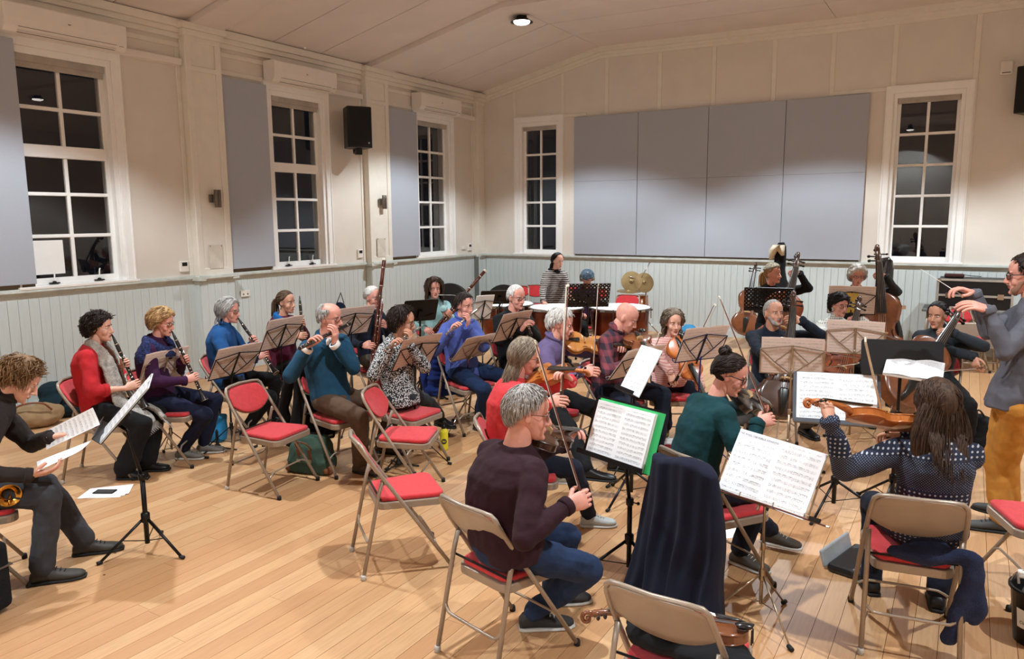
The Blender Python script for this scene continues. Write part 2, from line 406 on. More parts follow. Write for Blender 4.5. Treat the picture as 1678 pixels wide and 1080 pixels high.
# ---- ceiling lamps
m_lens=mat('lamp_lens',(1,1,1,1),.3,var=0,emit=(1,.95,.88,1),es=9)
def lamp(x,y,lab,grp=None):
    z=ceil_z(x); t=thing('ceiling_lamp',lab,'lamp',(x,y,z),group=grp)
    g=G(); g.lathe([(.05,0.03),(.05,-.03),(.085,-.035),(.095,-.06),(.10,-.14),(.09,-.15)],n=20); g.build('lamp_body',m_black,t,smooth=False)
    g=G(); g.lathe([(.09,-.13),(.12,-.145),(.185,-.19),(.215,-.205),(.218,-.215),(.205,-.213),(.15,-.19),(.09,-.15)],n=28); g.build('shade',m_black,t,smooth=True)
    g=G(); g.lathe([(.15,-.185),(.155,-.205),(.15,-.225),(.11,-.245),(.05,-.255),(.004,-.257)],n=24); g.build('lens',m_lens,t,smooth=True)
    l=bpy.data.lights.new('lamp_light','SPOT'); l.energy=LAMP_W; l.color=LAMP_COL; l.spot_size=LAMP_CONE; l.spot_blend=LAMP_BLEND; l.shadow_soft_size=.06; l.use_nodes=True; q=NT(l); tc=q.new('TexCoord'); sx=q.new('SeparateXYZ'); q.link(tc.outputs['Normal'],sx.inputs[0]); q.link(q.math('POWER',q.math('ABSOLUTE',sx.outputs[2]),-.35),q.n['Emission'].inputs['Strength'])
    o=bpy.data.objects.new('lamp_light',l); COL.objects.link(o); o.parent=t; o.location=(0,0,-.275); t.scale=(.75,.75,.75)
for x,y in LAMPS:
    if (x,y)==(2.6,-2.8): lamp(x,y,'round black ceiling lamp with a bright lens under the sloping ceiling')
    else: lamp(x,y,'black ceiling lamp out of view further along the hall','ceiling lamps out of view')
# ================================================================ FOLDING CHAIRS
m_tube=mat('beige_chair_metal',rgb(158,142,126),.34,metal=.25,var=.03)
m_red=mat('red_chair_fabric',rgb(196,44,50),.9,var=.05,vs_=40,bump=.12,bs=700,sheen=.15)
m_cap=mat('pale_rubber',rgb(190,184,176),.7); m_capb=mat('black_rubber',rgb(22,22,22),.7)
def back_grid(th,inset,dy):
    g=G(); NU,NV=14,6; vs=[]
    for side in (0,1):
        for j in range(NV+1):
            for i in range(NU+1):
                u=-1+2*i/NU; v=j/NV
                zt=.804-inset*1.1-.05*abs(u)**7; zb=.583+inset+.075*abs(u)**2.4
                z=zb+(zt-zb)*v; x=u*(.198-inset)*(1-.05*v)
                y=-.178-(z-.665)*.60-.022*(1-u*u)+dy+side*th
                vs.append((x,y,z))
    n=(NU+1)*(NV+1); fs=[]
    q=lambda s,j,i:s*n+j*(NU+1)+i
    for j in range(NV):
        for i in range(NU): fs+=[(q(0,j,i),q(0,j,i+1),q(0,j+1,i+1),q(0,j+1,i)),(q(1,j,i),q(1,j+1,i),q(1,j+1,i+1),q(1,j,i+1))]
    for i in range(NU): fs+=[(q(0,0,i),q(1,0,i),q(1,0,i+1),q(0,0,i+1)),(q(0,NV,i),q(0,NV,i+1),q(1,NV,i+1),q(1,NV,i))]
    for j in range(NV): fs+=[(q(0,j,0),q(0,j+1,0),q(1,j+1,0),q(1,j,0)),(q(0,j,NU),q(1,j,NU),q(1,j+1,NU),q(0,j+1,NU))]
    g.add(vs,fs); return g
def rrect(w0,w1,y0,y1,r,k=5):
    """rounded trapezoid: width w0 at y0, w1 at y1"""
    P=[]
    for cx,cy,a0 in ((w1/2-r,y1-r,0),(-w1/2+r,y1-r,90),(-w0/2+r,y0+r,180),(w0/2-r,y0+r,270)):
        for i in range(k+1):
            a=math.radians(a0+90*i/k); P.append((cx+r*math.cos(a),cy+r*math.sin(a)))
    return P
def make_chair():
    t=thing('folding_chair','x','chair')
    ux=lambda s:[(s*.222,.245,.012),(s*.207,-.03,.44),(s*.197,-.175,.665),(s*.19,-.222,.745)]
    top=[(.19,-.222,.745),(.184,-.236,.778),(.165,-.245,.797),(.12,-.256,.803),(0,-.272,.806),(-.12,-.256,.803),(-.165,-.245,.797),(-.184,-.236,.778),(-.19,-.222,.745)]
    pts=ux(1)[:-1]+top+ux(-1)[:-1][::-1]
    G().tube(pts,.0115,8).build('frame',m_tube,t,smooth=True)
    for s in (1,-1):
        G().tube([(s*.190,-.135,.585),(s*.190,-.16,.50),(s*.20,-.262,.012)],.0115,8).build('leg',m_tube,t,smooth=True)
        G().box((s*.192,-.128,.57),(.006,.02,.03)).build('hinge',m_tube,t)
        for y,x in ((.245,.222),(-.262,.20)): G().lathe([(.012,0),(.0155,.002),(.0155,.022),(.0125,.032)],(s*x,y,0),n=10).build('foot_cap',m_capb if y>0 else m_cap,t,smooth=True)
    G().tube(spline([(.2,-.213,.25),(.165,-.222,.212),(.12,-.224,.204),(-.12,-.224,.204),(-.165,-.222,.212),(-.2,-.213,.25)],4),.008,6).build('stretcher',m_tube,t,smooth=True)
    G().tube(spline([(.215,.16,.15),(.17,.155,.178),(.12,.155,.185),(-.12,.155,.185),(-.17,.155,.178),(-.215,.16,.15)],4),.007,6).build('stretcher',m_tube,t,smooth=True)
    G().tube([(.2,-.15,.47),(-.2,-.15,.47)],.006,6).build('hinge_rod',m_capb,t,smooth=True)
    bevel(G().prism(rrect(.345,.405,-.165,.235,.055),.044,Matrix.Translation((0,0,.394))).build('seat_pan',m_tube,t),.006,2)
    bevel(G().prism(rrect(.322,.382,-.153,.224,.05),.030,Matrix.Translation((0,0,.438))).build('seat_pad',m_red,t),.012,3)
    autosm(bevel(back_grid(.005,0,0).build('back_panel',m_tube,t),.002,1))
    autosm(bevel(back_grid(.017,.012,.006).build('back_pad',m_red,t),.006,2))
    return t
_proto=make_chair(); _used=[False]
def chair(P,heading,label,group=None):
    """heading: world angle (degrees) the sitter faces"""
    o=copy_tree(_proto) if _used[0] else _proto; _used[0]=True
    o.location=(P[0],P[1],0); o.scale=(1,1,.965); o.rotation_euler=(0,0,math.radians(heading-90)); o['label']=label
    if group: o['group']=group
    elif 'group' in o: del o['group']
    return o
SCR=math.degrees(YAW)   # screen-right heading in world degrees
def hd(a): return SCR+a
def dirv(h): return V((math.cos(math.radians(h)),math.sin(math.radians(h)),0))
# ================================================================ MUSIC STANDS AND SHEETS
m_blackmet=mat('black_enamel',rgb(16,16,18),.35,var=.02,metal=.3)
m_chrome=mat('chrome',rgb(200,196,190),.18,metal=1,var=.02)
m_brass=mat('brassy_steel',rgb(168,150,126),.3,metal=.8,var=.03)
m_bluemet=mat('blue_enamel',rgb(28,48,130),.35,metal=.2)
m_greymet=mat('grey_desk',rgb(84,88,96),.45)
def score_mat(name,paper,rows=11,dens=.5,title=0,ink=.16):
    m=bpy.data.materials.new(name); m.use_nodes=True; k=NT(m); b=k.n['Principled BSDF']; b.inputs['Roughness'].default_value=.75
    uv=k.new('UVMap'); sp=k.new('SeparateXYZ'); k.link(uv.outputs[0],sp.inputs[0]); u,v=sp.outputs[0],sp.outputs[1]
    inb=k.math('MULTIPLY',k.math('MULTIPLY',k.math('GREATER_THAN',u,.07),k.math('LESS_THAN',u,.93)),k.math('MULTIPLY',k.math('GREATER_THAN',v,.05),k.math('LESS_THAN',v,.95-title)))
    fr=k.math('FRACT',k.math('MULTIPLY',v,float(rows))); t=k.math('DIVIDE',k.math('SUBTRACT',fr,.3),.36)
    ins=k.math('MULTIPLY',k.math('GREATER_THAN',t,-.04),k.math('LESS_THAN',t,1.04))
    d=k.math('ABSOLUTE',k.math('SUBTRACT',k.math('FRACT',k.math('ADD',k.math('MULTIPLY',t,4.0),.5)),.5))
    ln=k.math('MULTIPLY',k.math('LESS_THAN',d,.13),ins)
    # note heads, stems and beams as printed blots
    mp=k.new('Mapping'); mp.inputs['Scale'].default_value=(52,rows*7.0,1); k.link(uv.outputs[0],mp.inputs[0])
    vo=k.new('TexVoronoi'); vo.inputs['Scale'].default_value=1; k.link(mp.outputs[0],vo.inputs[0])
    wid=k.math('MULTIPLY',k.math('GREATER_THAN',fr,.2),k.math('LESS_THAN',fr,.78))
    sp2=k.new('SeparateColor'); k.link(vo.outputs['Color'],sp2.inputs[0])
    nt=k.math('MULTIPLY',k.math('MULTIPLY',k.math('LESS_THAN',vo.outputs['Distance'],.34),wid),k.math('LESS_THAN',sp2.outputs[0],dens))
    mp2=k.new('Mapping'); mp2.inputs['Scale'].default_value=(60,rows*1.0,1); k.link(uv.outputs[0],mp2.inputs[0])
    wn=k.new('TexWhiteNoise',noise_dimensions='2D'); fl_=k.new('VectorMath',operation='FLOOR'); k.link(mp2.outputs[0],fl_.inputs[0]); k.link(fl_.outputs[0],wn.inputs[0])
    st=k.math('MULTIPLY',k.math('MULTIPLY',k.math('LESS_THAN',wn.outputs[0],dens*.8),k.math('LESS_THAN',k.math('FRACT',k.math('MULTIPLY',u,60.0)),.22)),k.math('MULTIPLY',k.math('GREATER_THAN',fr,.32),k.math('LESS_THAN',fr,.72)))
    mp3=k.new('Mapping'); mp3.inputs['Scale'].default_value=(16,rows*1.0,1); k.link(uv.outputs[0],mp3.inputs[0])
    w3=k.new('TexWhiteNoise',noise_dimensions='2D'); f3=k.new('VectorMath',operation='FLOOR'); k.link(mp3.outputs[0],f3.inputs[0]); k.link(f3.outputs[0],w3.inputs[0])
    bm_=k.math('MULTIPLY',k.math('LESS_THAN',w3.outputs[0],dens*.8),k.math('LESS_THAN',k.math('ABSOLUTE',k.math('SUBTRACT',fr,.68)),.035))
    al=k.math('MINIMUM',k.math('ADD',k.math('ADD',k.math('MULTIPLY',ln,.55),nt),k.math('ADD',st,bm_)),1.0)
    c=k.mix(k.math('MULTIPLY',al,inb),paper,(ink,ink,ink,1)); k.link(c,b.inputs['Base Color'])
    b.inputs['Subsurface Weight'].default_value=.0
    return m
m_page=score_mat('score_page_white',rgb(240,241,244),11,.3)
m_page_d=score_mat('score_page_dense',rgb(240,241,243),12,.5)
m_page_c=score_mat('score_page_cream',rgb(222,200,188),11,.4,ink=.3)  # scores seen from behind: pinkish shade painted into the paper colour
m_page_t=score_mat('score_page_titled',rgb(242,243,248),10,.34,title=.1)
m_paper=mat('plain_paper',rgb(236,234,230),.7,var=.01)
def uvgrid(name,fn,nu,nv,mt,parent,th=.0012,uv=lambda u,v:(u,v)):
    """curved sheet with thickness: fn(u,v)->point"""
    vs=[];fs=[];uvs=[]
    P=[[V(fn(i/nu,j/nv)) for i in range(nu+1)] for j in range(nv+1)]
    nr=(P[0][1]-P[0][0]).cross(P[1][0]-P[0][0]).normalized()*th
    N=(nu+1)*(nv+1)
    for s in (0,1):
        for j in range(nv+1):
            for i in range(nu+1): vs.append(P[j][i]-nr*s)
    q=lambda s,j,i:s*N+j*(nu+1)+i; fuv=[]
    def F(ids): fs.append(ids)
    for j in range(nv):
        for i in range(nu):
            F((q(0,j,i),q(0,j,i+1),q(0,j+1,i+1),q(0,j+1,i))); F((q(1,j,i),q(1,j+1,i),q(1,j+1,i+1),q(1,j,i+1)))
    for i in range(nu): F((q(0,0,i),q(1,0,i),q(1,0,i+1),q(0,0,i+1))); F((q(0,nv,i),q(0,nv,i+1),q(1,nv,i+1),q(1,nv,i)))
    for j in range(nv): F((q(0,j,0),q(0,j+1,0),q(1,j+1,0),q(1,j,0))); F((q(0,j,nu),q(1,j,nu),q(1,j+1,nu),q(0,j+1,nu)))
    me=bpy.data.meshes.new(name); me.from_pydata([tuple(x) for x in vs],[],fs); me.materials.append(mt)
    L=me.uv_layers.new(name='UVMap').data
    for p in me.polygons:
        for li,vi in zip(p.loop_indices,p.vertices):
            r=vi%N; L[li].uv=uv((r%(nu+1))/nu,(r//(nu+1))/nv)
    return link(name,me,parent)
def booklet(M_,label,w=.225,h=.305,mt=None,mt2=None,thick=.004,group=None,open_=True,cover=None):
    """sheet music lying on the plane M_ (x right, y up, z towards the reader), bottom centre at the origin"""
    mt=mt or m_page; t=thing('sheet_music',label,'sheet music',group=group); t.matrix_world=M_
    if open_:
        for s,m_ in ((-1,mt),(1,mt2 or mt)):
            f=lambda u,v,s=s:((u if s>0 else u-1)*w,v*h,.004+thick+.012*math.sin(PI*min(1,(u if s>0 else 1-u)*1.1))*.6)
            uvgrid('page',f,6,1,m_,t)
        if mt is m_page_c:
            for s in (-1,1): uvgrid('back_page',lambda u,v,s=s:((1-u if s>0 else -u)*w,v*h,.001),3,1,mt,t)
        if (thick>.002 or cover) and mt is not m_page_c:
            G().bb((-w*1.01,0,0),(w*1.01,h*1.005,max(.002,thick))).build('cover' if cover else 'under_pages',cover or m_paper,t)
    else:
        uvgrid('page',lambda u,v:((u-.5)*w,v*h,.003+thick+.006*math.sin(PI*u)),5,1,mt,t)
        if thick>.002: G().bb((-w/2,0,0),(w/2,h,thick)).build('under_pages',m_paper,t)
    return t
def zabove(P,py):
    """height above floor point P that lands on pixel row py"""
    lo,hi=0,4
    for _ in range(40):
        z=(lo+hi)/2; d=V((P[0],P[1],z))-CAM; y=H_/2-F_PX*d.dot(CU)/d.dot(CF)
        if y>py: lo=z
        else: hi=z
    return z
def desk_matrix(C,heading,tilt,roll=0):
    """z axis = reading side normal, horizontal heading + raised by tilt degrees; origin = bottom centre"""
    n=dirv(heading)*math.cos(math.radians(tilt))+V((0,0,1))*math.sin(math.radians(tilt))
    x=V((0,0,1)).cross(n).normalized(); y=n.cross(x)
    M_=Matrix((x,y,n)).transposed().to_4x4(); M_=M_@Matrix.Rotation(math.radians(roll),4,'Z'); M_.translation=C; return M_
def stand(base,C,heading,tilt,label,kind='wire',mt=None,mtd=None,leg=.30,lr=.006,w=.46,h=.25,legrot=20,perf=False,cat='music stand'):
    """base: floor point; C: bottom centre of the desk"""
    mt=mt or m_blackmet; mtd=mtd or mt
    t=thing('music_stand',label,cat,(base[0],base[1],0)); b=V((base[0],base[1],0)); C=V(C)-b
    M_=desk_matrix(C,heading,tilt); n=M_.to_3x3()@V((0,0,1)); up=M_.to_3x3()@V((0,1,0)); xx=M_.to_3x3()@V((1,0,0))
    J=C+up*(h*.22)-n*.03; thk=kind!='wire'
    r=.011 if thk else .0065
    zc=.17 if thk else .2
    G().tube([(0,0,.06 if thk else .1),(0,0,max(.3,J.z*.6))],r*1.35,8).build('lower_tube',mt,t,smooth=True)
    G().tube([(0,0,max(.3,J.z*.6)-.01),(J.x*.6,J.y*.6,J.z-.03),J],r,8).build('pole',mt,t,smooth=True)
    g=G(); g.lathe([(r*1.3,-.02),(r*2,-.015),(r*2,.02),(r*1.3,.025)],(0,0,max(.3,J.z*.6)),n=10); g.tube([(0,0,J.z*.6),(r*4,0,J.z*.6)],.004,6); g.ball((r*4.5,0,max(.3,J.z*.6)),r*.9,8,m=6); g.build('clamp',mt,t,smooth=True)
    G().lathe([(r*1.4,-.03),(r*2.4,-.02),(r*2.4,.03),(r*1.4,.04)],(0,0,zc+.05),n=10).build('leg_collar',mt,t,smooth=True)
    for i in range(3):
        d=dirv(legrot+120*i); f=d*leg+V((0,0,lr+.001)); a=d*.012+V((0,0,zc+.05))
        lo=G().tube([a,f],lr*(1.5 if thk else .8),8).build('leg',mt,t,smooth=True)
        G().tube([f-d*.02+V((0,0,.004+lr*.6)),f+d*.012+V((0,0,.004))],lr*1.9,8).build('rubber_foot',m_capb,lo,smooth=True)
        G().tube([V((0,0,.075 if thk else .11)),a.lerp(f,.5)],lr*.55,6).build('brace',mt,t,smooth=True)
    P=lambda x,y,z=0:C+xx*x+up*y+n*z
    if kind=='wire':
        r2=.0042
        g=G(); g.tube([P(-w/2,0),P(w/2,0)],r2,6); g.tube([P(-w/2,0,.035),P(w/2,0,.035)],r2*.7,6)
        for s in (-1,1): g.tube([P(s*w/2,0),P(s*w/2,0,.035),P(s*w/2,.02,.04)],r2*.8,6); g.tube([P(s*w*.18,0),P(s*w*.18,0,.035),P(s*w*.18,.025,.035)],r2*.8,6)
        g.build('ledge',mtd,t)
        g=G(); g.tube([P(0,-.03,-.006),P(0,h,-.006)],r2*1.8,6); g.build('desk_spine',mtd,t)
        for s in (-1,1):
            g=G(); g.tube([P(0,h,-.008),P(s*w/2,h*.86,-.008)],r2,6); g.tube([P(s*w/2,h*.86,-.008),P(s*w/2,0,-.003)],r2,6); g.tube([P(0,.0,-.008),P(s*w*.27,h*.42,-.01)],r2,6); g.tube([P(s*w*.27,h*.42,-.01),P(s*w/2,h*.86,-.009)],r2,6)
            g.tube([P(0,h*.9,-.01),P(s*w*.27,h*.42,-.012)],r2*.9,6)
            g.build('desk_arm',mtd,t)
    else:
        g=G()
        if perf:
            NX,NY=11,6; cx,cy=w/NX,h/NY; o8=8
            for zz in (0,-.003):
                for i in range(NX):
                    for j in range(NY):
                        c0=(-w/2+cx*(i+.5),cy*(j+.5)); vs=[];
                        for q in range(8):
                            a=PI/8+q*PI/4; sx=1/max(abs(math.cos(a)),abs(math.sin(a)))
                            vs.append(P(c0[0]+cx/2*math.cos(a)*sx,c0[1]+cy/2*math.sin(a)*sx,zz))
                        for q in range(8):
                            a=PI/8+q*PI/4; vs.append(P(c0[0]+.0062*math.cos(a),c0[1]+.0062*math.sin(a),zz))
                        corner=[]
                        g.add(vs,[(q,(q+1)%8,8+(q+1)%8,8+q) for q in range(8)])
            for x in (-w/2,w/2): g.tube([P(x,0),P(x,h)],.004,6)
            g.tube([P(-w/2,h),P(w/2,h)],.004,6)
        else:
            pl=rrect(w,w,0,h,.02,3); MM=Matrix((xx,up,n)).transposed().to_4x4(); MM.translation=C
            g.prism(pl,.003,MM,-.003)
        g.build('desk_plate',mtd,t)
        g=G(); R3=Matrix((xx,up,n)).transposed(); g.box(P(0,.002,.028),(w*.98,.003,.058),R3); g.box(P(0,.014,.056),(w*.98,.026,.003),R3); g.build('ledge',mtd,t)
        G().box(P(0,h*.35,-.018),(.05,.09,.03),R3).build('bracket',mt,t)
        g=G()
        for s in (-1,1): g.tube([P(s*w*.06,h*.2,-.02),P(s*w*.4,h*.32,-.006)],.004,6)
        g.build('desk_rib',mt,t)
    MW=M_.copy(); MW.translation=C+b; return t,MW
# ================================================================ PEOPLE
def evalmesh(me,mods,name):
    o=bpy.data.objects.new('tmp',me); TMP.objects.link(o)
    for t,kw in mods:
        m=o.modifiers.new('m',t)
        for a,b in kw.items(): setattr(m,a,b)
    VL.update()
    dg=VL.depsgraph; r=bpy.data.meshes.new_from_object(o.evaluated_get(dg)); r.name=name
    bpy.data.objects.remove(o); return r
TS=bpy.data.scenes.new('workshop'); TMP=TS.collection; VL=TS.view_layers[0]
_tx=[]
for nm,s_ in (('fold_a',.11),('fold_b',.035)):
    t_=bpy.data.textures.new(nm,'CLOUDS'); t_.noise_scale=s_; t_.noise_depth=1; _tx.append(t_)
def organic(g,name,mats,parent,vox,smooth=4,fold=0,fold2=0,noise_off=(0,0,0),**k):
    me=g.mesh('raw',mats)
    mods=[('REMESH',dict(mode='VOXEL',voxel_size=vox,use_smooth_shade=True)),('SMOOTH',dict(iterations=smooth,factor=.6))]
    if fold: mods.append(('DISPLACE',dict(texture=_tx[0],strength=fold,mid_level=.5,texture_coords='LOCAL')))
    if fold2: mods.append(('DISPLACE',dict(texture=_tx[1],strength=fold2,mid_level=.5,texture_coords='LOCAL')))
    if fold: mods.append(('SMOOTH',dict(iterations=1,factor=.5)))
    r=evalmesh(me,mods,name); bpy.data.meshes.remove(me)
    if len(r.materials)==0: r.materials.append(mats if not isinstance(mats,(list,tuple)) else mats[0])
    r.polygons.foreach_set('use_smooth',[True]*len(r.polygons)); return r
def meshdata(me):
    v=np.empty(len(me.vertices)*3); me.vertices.foreach_get('co',v)
    return [tuple(x) for x in v.reshape(-1,3)],[tuple(p.vertices) for p in me.polygons]
def ik(a,c,l1,l2,pole):
    a,c=V(a),V(c); d=c-a; L=d.length; mx=(l1+l2)*.995
    if L>mx: c=a+d*(mx/L); d=c-a; L=mx
    L=max(L,abs(l1-l2)+.02); x=(l1*l1-l2*l2+L*L)/(2*L); h=math.sqrt(max(0,l1*l1-x*x)); u=d.normalized()
    p=V(pole)-u*V(pole).dot(u); p.normalize(); return a+u*x+p*h,c
def skin_mat(n,c,c2=None):
    return mat('skin_'+n,rgb(*c),.5,var=.05,vs_=22,bump=.04,bs=300,sss=.12,spec=.35)
SK_F=skin_mat('fair',(226,172,150)); SK_P=skin_mat('pink',(224,160,142)); SK_T=skin_mat('tan',(206,152,126))
m_lip=mat('lips',rgb(178,96,90),.45); m_eye=mat('eye_white',rgb(225,220,215),.2,var=.01); m_iris=mat('iris_dark',rgb(46,34,28),.15)
def hair_mat(n,a,b): return mat('hair_'+n,rgb(*a),.6,col2=rgb(*b),vs_=90,stretch=(1,1,.10),bump=.25,bs=220,spec=.28)
HAIR={'dark':hair_mat('dark',(50,34,27),(20,13,10)),'brown':hair_mat('brown',(82,58,42),(38,25,18)),'blond':hair_mat('blond',(196,158,108),(132,98,62)),
 'sandy':hair_mat('sandy',(150,114,76),(88,62,40)),'grey':hair_mat('grey',(184,180,176),(126,122,118)),'white':hair_mat('white',(230,226,220),(186,182,176)),
 'ash':hair_mat('ash',(150,134,116),(84,72,60)),'black':hair_mat('black',(34,27,26),(10,8,8)),'mouse':hair_mat('mouse',(104,80,60),(52,38,28))}
def fabric(n,c,bump=.25,bs=500,var=.06,col2=None,vs_=12,**k): return mat('cloth_'+n,rgb(*c),.88,var=var,vs_=vs_,bump=bump,bs=bs,sheen=.02,spec=.15,col2=col2,**k)
m_sole=mat('shoe_sole',rgb(200,198,192),.6); m_dsole=mat('dark_sole',rgb(28,27,26),.7)
SKC=V((0,-.012,.018)); SKR=V((.0795,.103,.104))     # skull ellipsoid
def sph(a,e): return V((math.sin(a)*math.cos(e),math.cos(a)*math.cos(e),math.sin(e)))   # a: 0 front, e: elevation
def surf(d,off=0):
    k=1/math.sqrt((d.x/SKR.x)**2+(d.y/SKR.y)**2+(d.z/SKR.z)**2); return SKC+d*k+d*off
def interp(xs,ys,x):
    for i in range(len(xs)-1):
        if x<=xs[i+1]: t=(x-xs[i])/(xs[i+1]-xs[i]); return ys[i]+(ys[i+1]-ys[i])*t
    return ys[-1]
STY={ # hairline elevation at azimuth 0,40,75,100,140,180 ; thickness ; lock length, amount, wave, hang
 'short':dict(L=[42,36,16,8,-28,-38],th=.013,ln=.055,n=170,wave=.006,fl=.0),
 'crop':dict(L=[46,38,6,0,-26,-36],th=.008,ln=.03,n=110,wave=.002,fl=0),
 'balding':dict(L=[88,80,12,0,-26,-36],th=.011,ln=.04,n=110,wave=.004,fl=0,top=48),
 'bald':dict(L=[95,95,95,95,95,95],th=.0,ln=.0,n=0,wave=0,fl=0),
 'tousled':dict(L=[34,28,0,-8,-34,-42],th=.026,ln=.075,n=260,wave=.018,fl=.1),
 'bob':dict(L=[40,22,-32,-44,-50,-54],th=.026,ln=.15,n=260,wave=.006,fl=.12),
 'shortbob':dict(L=[34,18,-16,-26,-42,-48],th=.03,ln=.10,n=260,wave=.010,fl=.1),
 'curly':dict(L=[44,34,4,-30,-50,-56],th=.04,ln=.12,n=330,wave=.011,fl=.15),
 'long':dict(L=[44,30,-14,-30,-48,-56],th=.018,ln=.42,n=420,wave=.012,fl=.05),
 'tied':dict(L=[46,34,6,-4,-34,-44],th=.010,ln=.07,n=150,wave=.003,fl=0),
 'shoulder':dict(L=[42,28,-24,-40,-50,-56],th=.02,ln=.30,n=330,wave=.008,fl=.04),
}
def make_hair(M_,style,hm,parent,seed,q=1.0,**ov):
    S=dict(STY[style]); S.update(ov); rd=random.Random(seed); Ld=[0,40,75,100,140,180]
    if style=='bald': return None
    g=G(); NA,NE=36,22; ph=[rd.random()*6 for _ in range(6)]; top=S.get('top')
    for i in range(NE+1):
        e=math.radians(-62+150*i/NE)
        for j in range(NA):
            a=2*PI*j/NA; az=abs(((math.degrees(a)+180)%360)-180); L=interp(Ld,S['L'],az); k=(math.degrees(e)-L)/9
            if top is not None: k=min(k,(top+ (20 if az>120 else 0) -math.degrees(e))/10)
            k=max(0,min(1,k)); k=k*k*(3-2*k)
            nz=.5+.15*math.sin(a*5+ph[0]+3*e)+.12*math.sin(a*9+ph[1]-5*e)
            g.v.append(tuple(surf(sph(a,e),-.012+k*(.014+S['th']*(.75+.4*nz)))))
    g.f=[(i*NA+j,i*NA+(j+1)%NA,(i+1)*NA+(j+1)%NA,(i+1)*NA+j) for i in range(NE) for j in range(NA)]
    g.f+=[tuple(range(NA-1,-1,-1)),tuple(NE*NA+j for j in range(NA))]; g.m=[0]*len(g.f)
    n=int(S['n']*q*3.0); part=math.radians(S.get('part',0)); c=0; tries=0
    while c<n and tries<n*8:
        tries+=1
        a=rd.uniform(-PI,PI); e=math.asin(rd.uniform(-.8,1)); az=abs(math.degrees(a)); L=interp(Ld,S['L'],az)
        if math.degrees(e)<L+2: continue
        if az<62 and (math.degrees(e)<L+9 and rd.random()<.75): continue
        if top is not None and math.degrees(e)>top+(20 if az>120 else 0): continue
        c+=1; p=surf(sph(a,e),S['th']*.5); N=7; ln=S['ln']*rd.uniform(.75,1.15); ln*=(.55 if (az<60 and ln<.16) else 1); st=ln/N; pts=[]; w=rd.uniform(.0024,.0046)*(1.35 if ln>.2 else 1)/(q if q<1 else 1)**.5
        whorl=surf(sph(part if style in('bob','long','shoulder','shortbob') else PI*.9,math.radians(80)))
        side=1 if p.x>math.sin(part)*.03 else -1; ln_=0; ph1=rd.random()*6.3; fr=rd.uniform(25,45); wa=S['wave']*rd.uniform(.5,1.3)
        off=S['th']*rd.uniform(.9,1.08)+.0005
        for i in range(N+1):
            pts.append(p+V((math.sin(ph1+i*st*fr*1.3),math.cos(ph1*1.7+i*st*fr),math.sin(ph1*2.3+i*st*fr*1.1)*.5))*wa*min(1,i/2))
            d=(p-SKC); dn=d.normalized()
            if p.z<-.045 and ln>.12:
                out=V((dn.x,dn.y,0)); p=p+(V((0,0,-1))+out*S['fl']+V((0,-.12,0)) * (1 if p.y<.02 else 0)).normalized()*st
                if S.get('curtain') and p.z<-.13: p.y=min(p.y,-.125-.10*min(1,(-p.z-.13)/.25))
                continue
            if (az<65 and style in('curly','tousled','shortbob')): cmb=V((side*1.2,-.7,-.25))
            elif style in('bob','long','shoulder','shortbob','tied'):
                cmb=V((side*1.0*(1 if abs(p.x)<.05 else .3),-.5 if style!='tied' else -1.6,-.9 if abs(p.x)>.03 else -.2))
            else: cmb=(p-whorl)*6+V((0,.1,-.35 if p.z<.08 else 0))
            tg=(cmb-dn*cmb.dot(dn)); tg=tg.normalized() if tg.length>1e-4 else V((0,-1,0)); p=p+tg*st
            d=(p-SKC); dn=d.normalized(); p=surf(dn,off+ (S['fl']*.05*i/N))
        g.tube(pts,[w*.7,w,w,w,w*.9,w*.75,w*.5,w*.15][:len(pts)],4,flat=.45,caps=False)
    if S.get('bun'):
        bc=V(S['bun']); g.ball(bc,(.036,.036,.032),14)
        for i in range(26):
            a=rd.random()*6.3; ax=V((rd.gauss(0,1),rd.gauss(0,1),rd.gauss(0,1))).normalized(); b=ax.orthogonal().normalized(); c_=ax.cross(b)
            g.tube([bc+(b*math.cos(a+t*.35)+c_*math.sin(a+t*.35))*.037 for t in range(7)],[.003,.006,.007,.007,.006,.005,.002],4,flat=.6)
    if S.get('pony'):
        p0=V((0,-.11,.01)); pts=[p0+V((0,-.025,-.0)),p0+V((0,-.04,-.05)),p0+V((0,-.03,-.13)),p0+V((0,-.025,-.2))]
        for i in range(24):
            o=V((rd.gauss(0,.012),rd.gauss(0,.01),0)); g.tube([q_+o*(1+.4*j) for j,q_ in enumerate([p0]+pts)],[.006,.009,.009,.008,.002],4)
    if S.get('curtain'):
        # filled volume under long hair
        ln=S['curtain']; r=[]
        for i in range(8):
            t=i/7; z=.03-t*ln; r.append((V((0,-.055-.02*math.sin(PI*t)-.03*t,z)),V((.088+.075*math.sin(PI*min(1,t*1.05))-.03*t,0,0)),V((0,.052-.012*t,0))))
        g.loft(r,16)
        for i in range(620):
            fi=rd.uniform(-.08,1.08)*PI+PI; k=rd.uniform(0,.72); pts=[]; w=rd.uniform(.0024,.0046); ph1=rd.random()*6; n_=7; L0=rd.uniform(.22,.34)
            for j in range(n_+1):
                t=min(1.06,k+L0*j/n_/ln*1.0); u=min(7,t*7); a0=int(min(6,u)); fr_=u-a0; c=r[a0][0].lerp(r[a0+1][0],fr_); X=r[a0][1].lerp(r[a0+1][1],fr_); Y=r[a0][2].lerp(r[a0+1][2],fr_)
                q_=c+X*math.cos(fi)*1.03+Y*math.sin(fi)*1.08; pts.append(q_+V((math.sin(ph1+j*.9)*.006,math.cos(ph1+j*.8)*.004,-(t>1)*.01)))
            g.tube(pts,[w*.5,w,w,w,w*.9,w*.8,w*.5,w*.15],4,flat=.45,caps=False)
